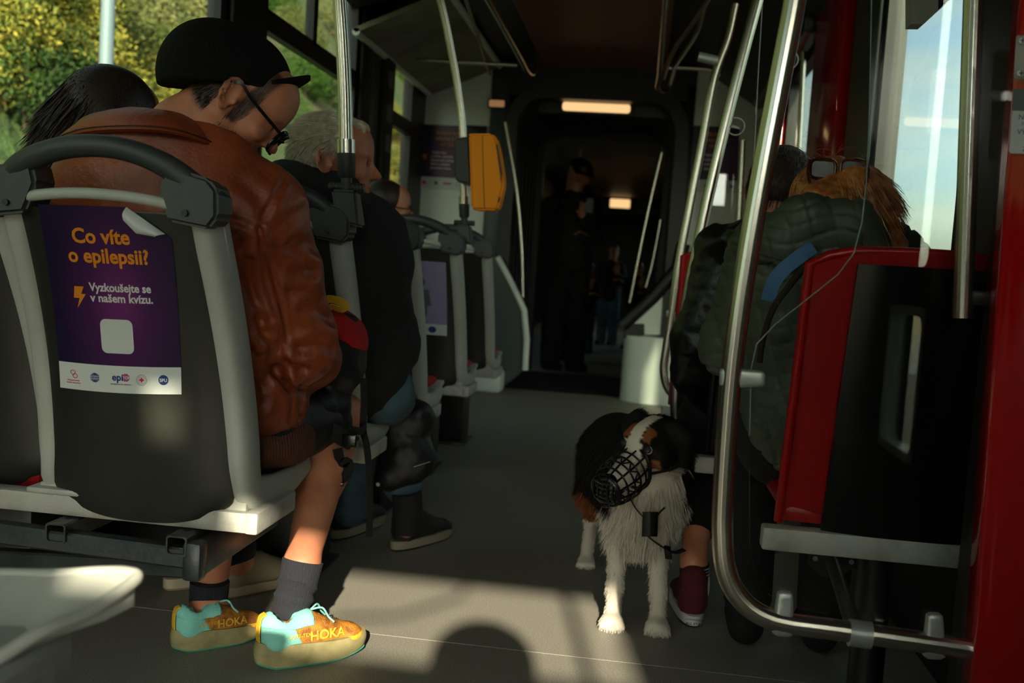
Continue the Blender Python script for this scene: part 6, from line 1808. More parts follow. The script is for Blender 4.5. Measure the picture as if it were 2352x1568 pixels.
# collar
top = [A_(150, 330, 1.93), A_(172, 296, 1.90), A_(215, 262, 1.86), A_(290, 249, 1.835), A_(370, 251, 1.84), A_(430, 266, 1.86), A_(485, 300, 1.90), A_(530, 345, 1.97)]
bot = [A_(112, 342, 1.90), A_(135, 322, 1.86), A_(190, 303, 1.80), A_(285, 296, 1.775), A_(380, 300, 1.78), A_(450, 318, 1.81), A_(505, 345, 1.87), A_(548, 388, 1.96)]
tS, bS = spline(top, 6), spline(bot, 6); nC = len(tS)
g = MB(); g.grid(lambda u, v: tS[round(u * (nC - 1))] * (1 - v) + bS[round(u * (nC - 1))] * v + Vector((0, -.010 * math.sin(PI * v), .004 * math.sin(PI * v))), nC - 1, 8, thick=(0, .010, -.004)); g.build('collar', M['leather'], manA)
g = MB(); g.grid(lambda u, v: tS[round(u * (nC - 1))] * (1 - v) + (tS[round(u * (nC - 1))] + Vector((.0, .035, -.06))) * v, nC - 1, 4, thick=(0, .004, 0)); g.build('collar_lining', M['leather'], manA)
g = MB(); g.tube([b + Vector((0, -.0015, .006)) for b in bS], .0013, 6); g.build('collar_seam', mat('dark_leather_seam', '3a1508', .6), manA)
# shorts, sock, shoes
sculpt('shorts', [('e', .04, tuple(hipc + np.array([0, -.01, -.01])), (.19, .15, .085)), ('c', .04, tuple(hR), tuple(hR * .40 + kneeR * .60 + np.array([0, 0, .005])), .094, .078), ('c', .04, tuple(hL), tuple(hL * .25 + kneeL * .75), .095, .084)], .006, M['navycloth'], manA, 2, disp=lambda V, N: .004 * fbm(V, 18, 3.3))
def sock(path, rs, m, parent, ruck=True):
    P = spline(path, 8); n = len(P); R = [rs[0] + (rs[1] - rs[0]) * i / (n - 1) + (.0035 * math.sin(i * 1.45) if ruck and i > n * .38 else 0) for i in range(n)]
    g = MB(); g.tube(P, R, 28); return g.build('sock', m, parent)
sock([A_(696, 1286, 2.13), A_(686, 1330, 2.12), A_(672, 1385, 2.10), A_(664, 1440, 2.105)], (.0465, .040), M['sock'], manA)
sock([A_(482, 1335, 2.14), A_(478, 1400, 2.14), A_(486, 1420, 2.15), A_(492, 1445, 2.16)], (.0445, .038), M['sock'], manA)
RM = dict(upper=M['ochre'], heel=M['teal'], toe=M['yellow'], tab=M['yellow'], lace=M['teal'], sole=M['sole'], outsole=M['outsole'])
hs = at(572, 1540, z=0); ts = at(812, 1512, z=0)
sR = empty('trail_shoe', tuple(hs), 'ochre and turquoise trail shoe in the sun, nearest the aisle', 'shoe', 'pair of ochre and turquoise trail shoes')
shoe('s', (hs[0] + .015, hs[1] + .015, .001), (ts[0] + .005, ts[1] + .05, .001), sR, RM)
hs2 = at(395, 1500, z=0); ts2 = at(590, 1462, z=0)
sL = empty('trail_shoe', tuple(hs2), 'ochre and turquoise trail shoe in the shade under the seat frame', 'shoe', 'pair of ochre and turquoise trail shoes')
shoe('s', (hs2[0] + .0, hs2[1] + .01, .001), (ts2[0] + .01, ts2[1] + .01, .001), sL, RM)
# pale shoes of the woman beside him, mostly hidden under the frame
PMt = dict(upper=mat('pale_beige_leather', '8b8168', .7), heel=mat('pale_beige_suede', '8b8168', .8), toe=M['sole'], tab=M['sole'], lace=M['sole'], sole=mat('cream_sole', 'a59a80', .7), outsole=mat('tan_rubber', '7a6a4c', .8))
for n, (hx, hy, tx, ty, lab) in enumerate(((-1.17, 2.42, -1.02, 2.66, 'pale beige shoe behind the seat frame, further from the aisle'), (-1.02, 2.40, -.87, 2.62, 'pale beige shoe behind the seat frame, nearer the aisle'))):
    o = empty('beige_shoe', (hx, hy, 0), lab, 'shoe', 'pair of pale beige shoes'); shoe('s', (hx, hy, .001), (tx, ty, .001), o, PMt, style='boot')
# backpack on his lap
bp = empty('backpack', A_(775, 900, 2.36), 'black backpack with red panel and yellow loop on the lap of the man in leather', 'backpack')
BP = [('e', .03, A_(770, 790, 2.36), (.075, .10, .085)), ('e', .03, A_(790, 850, 2.38), (.052, .10, .055)), ('e', .03, A_(740, 930, 2.34), (.065, .12, .055)), ('e', .03, A_(755, 980, 2.36), (.055, .10, .045)), ('e', .04, (-.86, 2.36, .66), (.14, .11, .10))]
sculpt('bag_body', BP, .006, M['navycloth'], bp, 2, disp=lambda V, N: .006 * fbm(V, 14, 5.1) + .002 * fbm(V, 45, 1.1))
def redclip(P): return np.maximum(np.abs((P[:, 2] - .745 + .55 * (P[:, 0] + .70))) - .024, -.82 - P[:, 0] * 1).astype(np.float32)
RP = [(p[0], p[1], p[2], tuple(np.array(p[3]) + .004), *p[4:]) for p in BP[:2]]
pz = at(790, 755, Y=2.3)
sculpt('red_panel', RP, .005, M['redcloth'], bp, 2, clip=lambda P: np.maximum(np.abs((P[:, 2] - pz[2]) + .75 * (P[:, 0] - pz[0])) - .026, -1).astype(np.float32))
g = MB(); g.add([A_(716, 895, 2.24), A_(760, 868, 2.24), A_(758, 842, 2.24), A_(728, 870, 2.22)], [(0, 1, 2, 3)]); g.add([A_(716, 895, 2.25), A_(760, 868, 2.25), A_(758, 842, 2.25), A_(728, 870, 2.23)], [(3, 2, 1, 0)]); g.build('red_trim', M['redcloth'], bp)
ribbon('yellow_loop', [A_(740, 700, 2.27), A_(752, 687, 2.26), A_(775, 690, 2.26), A_(792, 700, 2.27), A_(785, 712, 2.28), A_(762, 704, 2.27), A_(745, 716, 2.27)], .0095, M['yellow'], bp, .12)
ribbon('strap', [A_(835, 868, 2.40), A_(836, 930, 2.40), A_(834, 985, 2.40), A_(843, 1030, 2.40), A_(850, 1120, 2.40), A_(848, 1232, 2.40)], .0085, M['blackcloth'], bp, .15)
ribbon('strap', [A_(700, 905, 2.25), A_(730, 960, 2.26), A_(780, 1000, 2.27), A_(812, 1018, 2.30)], .020, M['blackcloth'], bp, .2)
ribbon('strap', [A_(775, 1030, 2.28), A_(783, 1060, 2.28), A_(800, 1062, 2.28), A_(796, 1090, 2.28), A_(775, 1104, 2.28)], .012, M['blackcloth'], bp, .12)
ribbon('strap', [A_(815, 1000, 2.30), A_(800, 985, 2.29), A_(828, 990, 2.33), A_(840, 975, 2.38)], .009, M['blackcloth'], bp, .3)
g = MB(); a = np.array(A_(752, 1108, 2.275)); g.box(a + [0, -.004, -.006], a + [.040, .004, .004], .002); g.build('buckle', M['blackgloss'], bp)
g = MB(); a = np.array(A_(800, 1010, 2.26)); g.box(a + [-.014, -.006, -.016], a + [.020, .006, .014], .003); g.build('buckle', M['blackgloss'], bp)

# ---------------------------------------------------------------- woman beside him
wB = empty('person', (-1.42, 2.06, .45), 'woman with long dark hair seated at the window behind the man in leather', 'person')
HB = Frame(at(258, 300, Y=2.12) - np.array([0, 0, .0]), (.35, .92, -.12))
BB = head_prims(HB, (-1.30, 2.06, 1.02)) + limb([(-1.30, 2.06, 1.02), (-1.36, 2.13, .9), (-1.38, 2.22, .57)], [.055, .13, .15], .04) + limb([(-1.50, 2.06, .96), (-1.53, 2.24, .74), (-1.40, 2.36, .60)], [.05, .038, .028]) + limb([(-1.24, 2.06, .96), (-1.22, 2.16, .74), (-1.30, 2.36, .60)], [.05, .038, .028])
BB += limb([(-1.44, 2.22, .52), (-1.36, 2.50, .50), (-1.14, 2.44, .10)], [.08, .06, .042]) + limb([(-1.30, 2.22, .52), (-1.18, 2.50, .50), (-.98, 2.42, .10)], [.08, .06, .042]) + hand_prims((-1.40, 2.36, .60), (.3, .5, 0), (0, 0, -1), -1) + hand_prims((-1.30, 2.36, .60), (-.2, .5, 0), (0, 0, -1), 1)
sculpt('body', BB, .007, M['skin'], wB, 2)
eyes(HB, wB)
sculpt('jacket', limb([(-1.30, 2.08, .98), (-1.37, 2.15, .86), (-1.38, 2.22, .58)], [.085, .155, .165], .05) + limb([(-1.50, 2.05, .95), (-1.54, 2.24, .74), (-1.42, 2.34, .61)], [.075, .062, .05], .03) + limb([(-1.24, 2.05, .95), (-1.24, 2.16, .74), (-1.30, 2.34, .61)], [.075, .062, .05], .03), .009, mat('dark_brown_wool', '2c1c14', .9, bump=.3, bscale=200), wB, 2, disp=lambda V, N: .006 * fbm(V, 12, 8.8))
sculpt('trousers', limb([(-1.44, 2.22, .50), (-1.36, 2.50, .50), (-1.15, 2.44, .13)], [.095, .075, .055], .03) + limb([(-1.30, 2.22, .50), (-1.18, 2.50, .50), (-.99, 2.42, .13)], [.095, .075, .055], .03), .009, M['blackcloth'], wB, 2)
HH = [HB.e(.02, (-.012, 0, .048), (.108, .088, .094)), HB.c(.04, (-.05, 0, .0), (-.085, 0, -.12), .085, .075)]
HHv, HV, HF = sculpt('hair', HH + [('c', .05, tuple(HB.p(-.085, 0, -.12)), tuple(HB.p(-.05, -.10, -.24)), .06, .05)], .006, M['hairdark'], wB, 3, ret=True, clip=lambda P: (HB.loc(P)[:, 0] - .055 - .3 * HB.loc(P)[:, 2]).astype(np.float32))
P, N = sample(HV, HF, 16000, 4); strands('hair_strands', P, N * .16 + np.array([-.45, -.1, -.9]), .10, M['hairdark'], wB, .0022, curl=.2, seg=5)

# ---------------------------------------------------------------- grey-haired man
mC = empty('person', (-.80, 2.72, .45), 'older man with short grey hair and black jacket seen in profile facing right', 'person')
HC = Frame(at(754, 376, Y=2.50), dirv(4, 10)); HC.L = HC.L if HC.L[1] < 0 else -HC.L; HC.o = HC.o - HC.L * .085
nkC = (-.83, 2.60, 1.06)
BC = head_prims(HC, nkC) + limb([nkC, (-.82, 2.66, .94), (-.82, 2.76, .55)], [.055, .10, .12], .04)
sC, eC, wC = np.array(at(880, 565, Y=2.69)), np.array(at(900, 790, Y=2.78)), np.array([-.82, 3.02, .60])
BC += limb([nkC, sC + np.array([-.03, .01, 0]), eC, wC], [.05, .035, .035, .028]) + limb([nkC, (-1.03, 2.68, .95), (-1.05, 2.82, .72), (-.90, 3.0, .62)], [.055, .05, .04, .028]) + hand_prims(wC, (-.2, .5, -.1), (0, 0, -1), 1) + hand_prims((-.90, 3.0, .62), (.2, .5, -.1), (0, 0, -1), -1)
kC, aC = np.array(at(905, 930, Y=3.10)), np.array(at(932, 1180, Y=2.97))
BC += limb([(-.72, 2.78, .52), kC, A_(932, 1150, 2.98), A_(932, 1215, 2.985)], [.08, .06, .032, .030], .02) + limb([(-.90, 2.78, .52), (-.88, 3.15, .52), (-.87, 3.05, .10)], [.08, .06, .042], .03)
bC, VC, FC = sculpt('body', BC, .0055, M['skin2'], mC, 2, ret=True)
eyes(HC, mC)
hairC = [HC.e(.02, (-.006, 0, .050), (.104, .084, .092)), HC.e(.03, (-.045, 0, .0), (.062, .074, .062)), HC.e(.02, (.060, 0, .098), (.040, .058, .028))]
hc_, hV, hF = sculpt('hair', hairC, .0045, M['hairgrey'], mC, 3, ret=True, disp=lambda V, N: .003 * fbm(V, 60, 1.0, (1, 1, .3)), clip=lambda P: (lambda q: np.maximum(q[:, 0] - .070 - .25 * np.maximum(0, q[:, 2] - .06), np.where(np.abs(q[:, 1]) > .045, np.maximum(q[:, 0] - .035, .035 - q[:, 2]) * (q[:, 0] > -.02) - .01 * (q[:, 0] <= -.02), -1)))(HC.loc(P)).astype(np.float32))
P, N = sample(hV, hF, 12000, 8); q = HC.loc(P); D = N * .18 - HC.U * .55 * np.clip(1 - q[:, 2:3] / .12, .1, 1) - HC.F * .5 * (q[:, 2:3] > .05) - HC.F * .25
strands('hair_strands', P, D, .028, M['hairgrey'], mC, .0012, curl=.25, seg=3)
def closed_jacket(nm, P, m, par, vox=.007, d=.006, clip=None, seed=0): return sculpt(nm, P, vox, m, par, 2, disp=lambda V, N: d * fbm(V, 13, seed) + d * .4 * fbm(V, 40, seed + 3), clip=clip)
closed_jacket('jacket', [('e', .05, (-.82, 2.74, .62), (.19, .14, .20)), ('e', .06, (-.83, 2.66, .88), (.21, .135, .17)), ('c', .04, (-.98, 2.60, 1.03), (-.78, 2.62, 1.02), .065, .07), ('e', .03, tuple(at(660, 420, Y=2.52)), (.075, .07, .06)), ('c', .04, tuple(at(700, 425, Y=2.50)), tuple(at(790, 440, Y=2.55)), .048, .05)]
              + limb([sC + np.array([-.04, 0, .03]), eC, wC], [.10, .075, .055], .04) + limb([(-1.03, 2.68, .97), (-1.05, 2.82, .72), (-.90, 3.0, .62)], [.09, .075, .055], .04), M['blackcloth'], mC, seed=4)
def leg(nm, P, rs, m, par, seed=1): return sculpt(nm, limb(P, rs, .03), .006, m, par, 2, disp=lambda V, N: .004 * fbm(V, 20, seed, (1, 1, 1.8)))
leg('jeans', [(-.72, 2.78, .52), kC, tuple(kC * .25 + aC * .75)], [.095, .072, .060], M['denim'], mC)
leg('jeans', [(-.90, 2.78, .52), (-.88, 3.15, .50), (-.87, 3.05, .10)], [.095, .075, .062], M['denim'], mC)
sock([A_(934, 1130, 2.975), A_(936, 1170, 2.98), A_(932, 1222, 2.98)], (.047, .047), M['blackcloth'], mC, False)
BM = dict(upper=mat('black_hiking_leather', '1b1a18', .7, bump=.4, bscale=80), lace=M['greyink'], sole=mat('grey_sole', '8a8270', .75), outsole=M['soledark'], heel=M['black'], toe=M['black'], tab=M['black'])
for (hx, tx, lab) in ((at(905, 1265, z=0), at(1008, 1238, z=0), 'black hiking shoe with pale sole below the grey-haired man, in the aisle'), (at(765, 1240, z=0), at(850, 1205, z=0), 'black hiking shoe half hidden behind the bare leg')):
    o = empty('hiking_shoe', tuple(hx), lab, 'shoe', 'pair of black hiking shoes'); shoe('s', (hx[0], hx[1] + .0, .001), (tx[0] + .02, tx[1] + .07, .001), o, BM, style='boot')
# his bag
bg_ = empty('shoulder_bag', A_(930, 1020, 3.0), 'black nylon bag hanging from the lap of the grey-haired man', 'bag')
sculpt('bag_body', [('e', .04, A_(925, 975, 3.02), (.085, .09, .10)), ('e', .04, A_(935, 1050, 2.99), (.085, .08, .085)), ('e', .03, A_(900, 1090, 2.98), (.055, .07, .05)), ('e', .02, A_(965, 960, 2.99), (.045, .06, .055))], .006, M['navycloth'], bg_, 2, disp=lambda V, N: .010 * fbm(V, 12, 6.6) + .004 * fbm(V, 35, 1.9))
ribbon('strap', [A_(838, 868, 2.92), A_(858, 862, 2.92), A_(872, 880, 2.92), A_(876, 930, 2.94)], .003, M['blackcloth'], bg_, .8)
g = MB(); g.tube([A_(950, 1072, 2.905), A_(988, 1060, 2.92)], .0012, 6); g.build('zip', M['lgrey'], bg_)
g = MB(); g.lathe([(.004, -.003), (.007, 0), (.004, .003)], A_(868, 1112, 2.92), 'Y', 10); g.build('zip_pull', M['clip'], bg_)

# ---------------------------------------------------------------- child-height passenger by the far seats
mD = empty('person', (-1.22, 4.45, .40), 'dark-haired passenger with glasses and red top, just visible between the left seats', 'person')
HD2 = Frame(at(893, 484, Y=4.40), dirv(2, 20)); HD2.L = HD2.L if HD2.L[1] < 0 else -HD2.L; HD2.o = HD2.o - HD2.L * .085
c0 = HD2.o
BD = head_prims(HD2, tuple(c0 + [-.02, .02, -.16])) + limb([c0 + [-.02, .02, -.16], c0 + [-.03, .04, -.3], c0 + [-.03, .08, -.62]], [.05, .12, .14], .04) + limb([c0 + [.12, .04, -.26], c0 + [.14, .14, -.46], c0 + [.05, .32, -.5]], [.05, .04, .028]) + limb([c0 + [-.19, .04, -.26], c0 + [-.2, .14, -.46], c0 + [-.1, .32, -.5]], [.05, .04, .028]) + limb([c0 + [.05, .1, -.62], c0 + [.07, .5, -.60], c0 + [.07, .5, -.98]], [.08, .06, .04]) + limb([c0 + [-.12, .1, -.62], c0 + [-.12, .5, -.60], c0 + [-.12, .5, -.98]], [.08, .06, .04])
sculpt('body', BD, .008, M['skin'], mD, 2)
eyes(HD2, mD)
sculpt('hair', [HD2.e(.02, (-.015, 0, .055), (.102, .086, .090)), HD2.e(.02, (-.05, 0, .0), (.06, .07, .06))], .007, M['hairdark'], mD, 2, clip=lambda P: (lambda q: q[:, 0] - .045 - .5 * np.maximum(0, q[:, 2] - .05))(HD2.loc(P)).astype(np.float32))
closed_jacket('red_top', limb([c0 + [-.02, .03, -.20], c0 + [-.03, .04, -.32], c0 + [-.03, .08, -.60]], [.085, .155, .16], .05) + limb([c0 + [.12, .04, -.27], c0 + [.14, .14, -.46], c0 + [.06, .30, -.5]], [.075, .06, .045], .03) + limb([c0 + [-.19, .04, -.27], c0 + [-.2, .14, -.46], c0 + [-.1, .30, -.5]], [.075, .06, .045], .03), M['redcloth'], mD, .009)
closed_jacket('trousers', limb([c0 + [.05, .1, -.62], c0 + [.07, .5, -.60], c0 + [.07, .5, -.96]], [.09, .07, .05]) + limb([c0 + [-.12, .1, -.62], c0 + [-.12, .5, -.60], c0 + [-.12, .5, -.96]], [.09, .07, .05]), M['blackcloth'], mD, .009)
for s in (1, -1):
    g = MB(); g.tube([HD2.p(-.01, s * .084, .02), HD2.p(.095, s * .070, .018)], .002, 6); g.tube([HD2.p(.10, s * (.038 + .028 * math.cos(a)), .016 + .02 * math.sin(a)) for a in [2 * PI * k / 14 for k in range(14)]], .0022, 6, closed=True); g.build('glasses_rim', gm, mD)
# ---------------------------------------------------------------- woman in the green quilted jacket
wE = empty('person', (.42, 2.14, .47), 'woman with loose auburn hair and dark green quilted jacket, seen from behind', 'person')
HE = Frame(np.array(at(1908, 500, Y=2.14)), (.10, .95, -.28), (0, 0, 1), .93)
nkE = tuple(at(1900, 545, Y=2.10))
BE = head_prims(HE, nkE) + limb([nkE, (.40, 2.12, .94), (.41, 2.18, .60)], [.05, .12, .14], .04)
BE += limb([(.24, 2.12, .96), (.20, 2.22, .76), (.32, 2.42, .70)], [.05, .04, .028]) + limb([(.51, 2.12, .95), (.57, 2.22, .76), (.48, 2.42, .70)], [.05, .04, .028]) + hand_prims((.32, 2.42, .70), (.3, .5, 0), (0, 0, -1), -1) + hand_prims((.48, 2.42, .70), (-.3, .5, 0), (0, 0, -1), 1)
BE += limb([(.33, 2.2, .56), (.30, 2.58, .56), (.32, 2.50, .10)], [.08, .06, .042]) + limb([(.50, 2.2, .56), (.52, 2.58, .56), (.50, 2.50, .10)], [.08, .06, .042])
sculpt('body', BE, .007, M['skin'], wE, 2); eyes(HE, wE)
def quilt(V, N):
    a = np.sin(V[:, 2] * 95 + 1.6 * np.sin(V[:, 0] * 30)) ; b = np.sin(V[:, 0] * 70 + V[:, 2] * 25)
    return -.004 * np.exp(-(a / .25) ** 2) - .003 * np.exp(-(b / .22) ** 2) + .006 * fbm(V, 12, 4.4)
JE = [('e', .05, (.41, 2.15, .66), (.185, .13, .19)), ('e', .05, (.385, 2.12, .86), (.185, .125, .16)), ('c', .05, (.26, 2.11, .985), (.48, 2.11, .985), .062, .058)] + limb([(.25, 2.12, .96), (.20, 2.22, .76), (.32, 2.40, .70)], [.078, .064, .05], .03) + limb([(.51, 2.12, .95), (.57, 2.22, .76), (.48, 2.40, .70)], [.078, .064, .05], .03)
sculpt('quilted_jacket', JE, .006, M['green'], wE, 2, disp=quilt)
sculpt('trousers', limb([(.33, 2.2, .56), (.30, 2.58, .56), (.32, 2.50, .12)], [.10, .08, .06], .03) + limb([(.50, 2.2, .56), (.52, 2.58, .56), (.50, 2.50, .12)], [.10, .08, .06], .03), .008, M['blackcloth'], wE, 2)
for x_ in (.32, .50): sculpt('shoe', [('c', .02, (x_, 2.49, .045), (x_, 2.64, .035), .045, .04)], .008, M['blackcloth'], wE, 1)
hood = [('c', .03, tuple(at(1770, 535, Y=2.03)), tuple(at(1850, 498, Y=1.99)), .040, .042), ('c', .03, tuple(at(1850, 498, Y=1.99)), tuple(at(1960, 510, Y=1.99)), .042, .042), ('c', .03, tuple(at(1960, 510, Y=1.99)), tuple(at(2035, 560, Y=2.05)), .042, .030),
        ('c', .03, tuple(at(1800, 560, Y=2.00)), tuple(at(1990, 560, Y=2.00)), .045, .045), ('e', .03, tuple(at(1745, 560, Y=2.08)), (.055, .07, .05))]
sculpt('hood', hood, .0045, M['green'], wE, 2, disp=quilt)
hairE = [HE.e(.02, (-.006, 0, .045), (.104, .090, .090)), HE.e(.03, (-.06, .0, -.01), (.06, .078, .07)), ('c', .04, tuple(at(1965, 440, Y=2.08)), tuple(at(2015, 530, Y=2.03)), .05, .022), ('c', .03, tuple(at(1880, 470, Y=2.03)), tuple(at(1950, 500, Y=2.00)), .045, .03)]
_, hV, hF = sculpt('hair', hairE, .0045, M['hairred'], wE, 2, ret=True, disp=lambda V, N: .007 * fbm(V, 26, 2.0, (1, 1, .5)), clip=lambda P: (HE.loc(P)[:, 0] - .055 - .3 * np.maximum(0, HE.loc(P)[:, 2])).astype(np.float32))
P, N = sample(hV, hF, 15000, 6, keep=lambda c: (c[:, 1] < 2.2) + .1)
D = N * .25 + np.array([.30, -.15, -.75]) + .5 * np.stack([fbm(P, 22, 1.0), fbm(P, 22, 5.0), fbm(P, 22, 9.0)], 1)
strands('hair_strands', P, D, .085, M['hairred'], wE, .0016, curl=.5, seg=5, seed=4)
rt = []; dr = []
for k in range(900):
    p0 = Vector(at(1960 + rnd.uniform(-30, 45), 470 + rnd.uniform(-40, 30), Y=1.99 + rnd.uniform(-.02, .03))); rt.append(p0); dr.append((.35 + rnd.uniform(-.2, .25), -.12, -.85))
strands('hair_lock', rt, dr, nr.uniform(.06, .12, 900), M['hairred'], wE, .0016, curl=.35, seg=6, seed=12)
rt = []; dr = []
for k in range(120):
    p0 = HE.p(rnd.uniform(-.1, .02), rnd.uniform(-.08, .08), .12); rt.append(p0); dr.append((rnd.uniform(-.8, .8), rnd.uniform(-.4, .1), rnd.uniform(.1, .7)))
strands('flyaway_hair', rt, dr, nr.uniform(.02, .045, 120), M['hairred'], wE, .0006, curl=.9, seg=6, seed=13)
sg = empty('sunglasses', at(1930, 375, Y=2.12), 'tortoiseshell sunglasses pushed up on the auburn hair', 'sunglasses')
tm = mat('tortoiseshell', '2a150c', .25, col2='6b3a18', vscale=60)
for (a, b) in (((1862, 370), (1920, 378)), ((1932, 378), (1990, 372))):
    x0, x1 = Vector(at(*a, Y=2.05)), Vector(at(*b, Y=2.05)); P_ = []
    for k in range(24):
        an = 2 * PI * k / 24; c = (x0 + x1) / 2; P_.append(c + Vector(((x1 - x0).length / 2 * math.copysign(abs(math.cos(an)) ** .5, math.cos(an)), 0, .019 * math.copysign(abs(math.sin(an)) ** .6, math.sin(an)) - .012)))
    g = MB(); g.tube(P_, .0035, 8, closed=True); g.build('rim', tm, sg)
    g = MB(); g.add([tuple(p) for p in P_], [tuple(range(24))]); g.build('lens', M['blackgloss'], sg)
ribbon('temple_arm', [A_(1990, 368, 2.05), A_(1994, 395, 2.03), A_(1990, 420, 2.0)], .003, tm, sg, .5)
ribbon('temple_arm', [A_(1860, 366, 2.05), A_(1856, 395, 2.04), A_(1860, 420, 2.03)], .003, tm, sg, .5)
sb = empty('bag_strap', A_(1800, 620, 1.97), 'blue webbing strap with dark rope cord over the green jacket', 'strap')
ribbon('webbing', [A_(1868, 566, 1.94), A_(1838, 588, 1.925), A_(1800, 618, 1.925), A_(1776, 650, 1.93), A_(1764, 690, 1.95)], .0135, M['steelblue'], sb, .10)
g = MB(); g.tube(spline([A_(1850, 610, 1.92), A_(1810, 660, 1.93), A_(1775, 710, 1.95), A_(1752, 780, 1.98), A_(1745, 830, 2.0)], 6), .0065, 8); g.build('rope_cord', mat('dark_speckled_rope', '1a1614', .9, col2='6b2a18', vscale=260, ramp=(.55, .7)), sb)

# ---------------------------------------------------------------- passenger in the black jacket, red sneaker
mF = empty('person', (.33, 2.82, .47), 'passenger in black jacket with short brown hair, sitting before the auburn-haired woman', 'person')
HF_ = Frame(np.array(at(1795, 450, Y=2.84)), (.35, .90, -.30))
nkF = tuple(at(1775, 540, Y=2.82))
kF, aF = np.array([.22, 3.05, .50]), np.array(at(1594, 1290, Y=2.65))
BF = head_prims(HF_, nkF) + limb([nkF, (.33, 2.80, .93), (.33, 2.82, .58)], [.055, .12, .14], .04)
BF += limb([tuple(at(1665, 640, Y=2.74)), tuple(at(1605, 780, Y=2.70)), tuple(at(1595, 855, Y=2.74)), (.24, 2.98, .60)], [.05, .045, .04, .028]) + limb([(.50, 2.80, .93), (.54, 2.88, .70), (.42, 3.05, .62)], [.05, .04, .028]) + hand_prims((.24, 2.98, .60), (.3, .5, 0), (0, 0, -1), -1) + hand_prims((.42, 3.05, .62), (-.3, .5, 0), (0, 0, -1), 1)
BF += limb([(.24, 2.85, .53), kF, tuple(kF * .5 + aF * .5 + np.array([0, -.02, 0])), aF, tuple(aF + np.array([0, .0, -.1]))], [.085, .062, .050, .033, .028], .02) + limb([(.42, 2.85, .53), (.44, 3.2, .50), (.44, 3.05, .12)], [.085, .06, .04], .03)
bF, VF, FF = sculpt('body', BF, .006, M['skin'], mF, 2, ret=True); eyes(HF_, mF)
_, hV, hF = sculpt('hair', [HF_.e(.02, (-.008, 0, .048), (.104, .084, .090)), HF_.e(.03, (-.045, 0, .0), (.062, .074, .055))], .006, M['hairbrown'], mF, 2, ret=True, clip=lambda P: (HF_.loc(P)[:, 0] - .055 - .3 * np.maximum(0, HF_.loc(P)[:, 2])).astype(np.float32))
P, N = sample(hV, hF, 6000, 6); strands('hair_strands', P, N * .3 - HF_.U * .6 - HF_.F * .3, .025, M['hairbrown'], mF, .0013, curl=.3, seg=3)
closed_jacket('black_jacket', [('e', .05, (.33, 2.81, .66), (.20, .135, .19)), ('e', .05, (.33, 2.79, .86), (.205, .13, .16)), ('c', .05, (.20, 2.78, .985), (.46, 2.80, 1.0), .066, .066), ('e', .03, tuple(at(1730, 545, Y=2.74)), (.075, .07, .055))]
              + limb([tuple(at(1665, 640, Y=2.74)), tuple(at(1605, 780, Y=2.70)), tuple(at(1595, 855, Y=2.74)), (.24, 2.96, .60)], [.085, .066, .058, .045], .04) + limb([(.50, 2.80, .94), (.54, 2.88, .70), (.42, 3.03, .62)], [.08, .065, .05], .03), mat('black_satin_jacket', '0c0e10', .42, bump=.3, bscale=30, bdist=.01), mF, seed=2, d=.009)
leg('black_shorts', [(.24, 2.85, .52), kF, tuple(kF * .5 + aF * .5 + np.array([0, -.02, 0])), tuple(kF * .22 + aF * .78)], [.10, .08, .070, .052], M['blackcloth'], mF)
leg('black_shorts', [(.42, 2.85, .52), (.44, 3.2, .50), (.44, 3.12, .30)], [.10, .08, .078], M['blackcloth'], mF)
g = MB(); P_ = spline([A_(1596, 1292, 2.65), A_(1595, 1310, 2.65), A_(1594, 1345, 2.645)], 5); g.tube(P_, .0385, 24); g.build('sock', M['blackcloth'], mF)
for k in range(3):
    p = Vector(A_(1596, 1299 + k * 7, 2.65)); g = MB(); g.lathe([(.0388, -.0012), (.0392, 0), (.0388, .0012)], p, 'Z', 24); g.build('sock_stripe', M['whiteink'], mF)
MM = dict(upper=M['maroon'], lace=M['whiteink'], sole=M['whiteink'], outsole=M['soledark'], heel=M['maroon'], toe=M['whiteink'], tab=M['maroon'])
hp_ = at(1578, 1440, z=0)
so_ = empty('high_top_sneaker', tuple(hp_), 'maroon canvas high-top sneaker with white sole, heel towards the camera, beside the dog', 'shoe')
HS = shoe('s', (hp_[0] + .016, hp_[1] + .005, .001), (hp_[0] - .01, hp_[1] + .275, .001), so_, MM, style='high')
def heelmap(u, v):
    a = u / .047; return Vector(HS.p(.142 - .1545 * math.cos(a * .30) - .0005, -.047 * math.sin(a) * .95 * (-1 if HS.L[0] < 0 else 1) * -1, v))
g = MB(); flat_print(g, 'CONVERSE', 0, .022, .0075, lambda a, b: Vector(HS.p(-.0125, 0, b)) + Vector((a * 1.25, -.001, 0)), .01); flat_print(g, 'ALL STAR', 0, .010, .0095, lambda a, b: Vector(HS.p(-.0125, 0, b)) + Vector((a * 1.1, -.001, 0)), .02); g.build('lettering', M['black'], so_, smooth=False, recalc=False)
c_ = Vector(HS.p(.055, 0, .105)) + Vector((.0385, -.006, 0)); g = MB(); g.lathe([(.0005, .002), (.024, .002), (.026, 0), (.0005, -.002)], c_, 'X', 24); g.build('ankle_patch', M['whiteink'], so_)

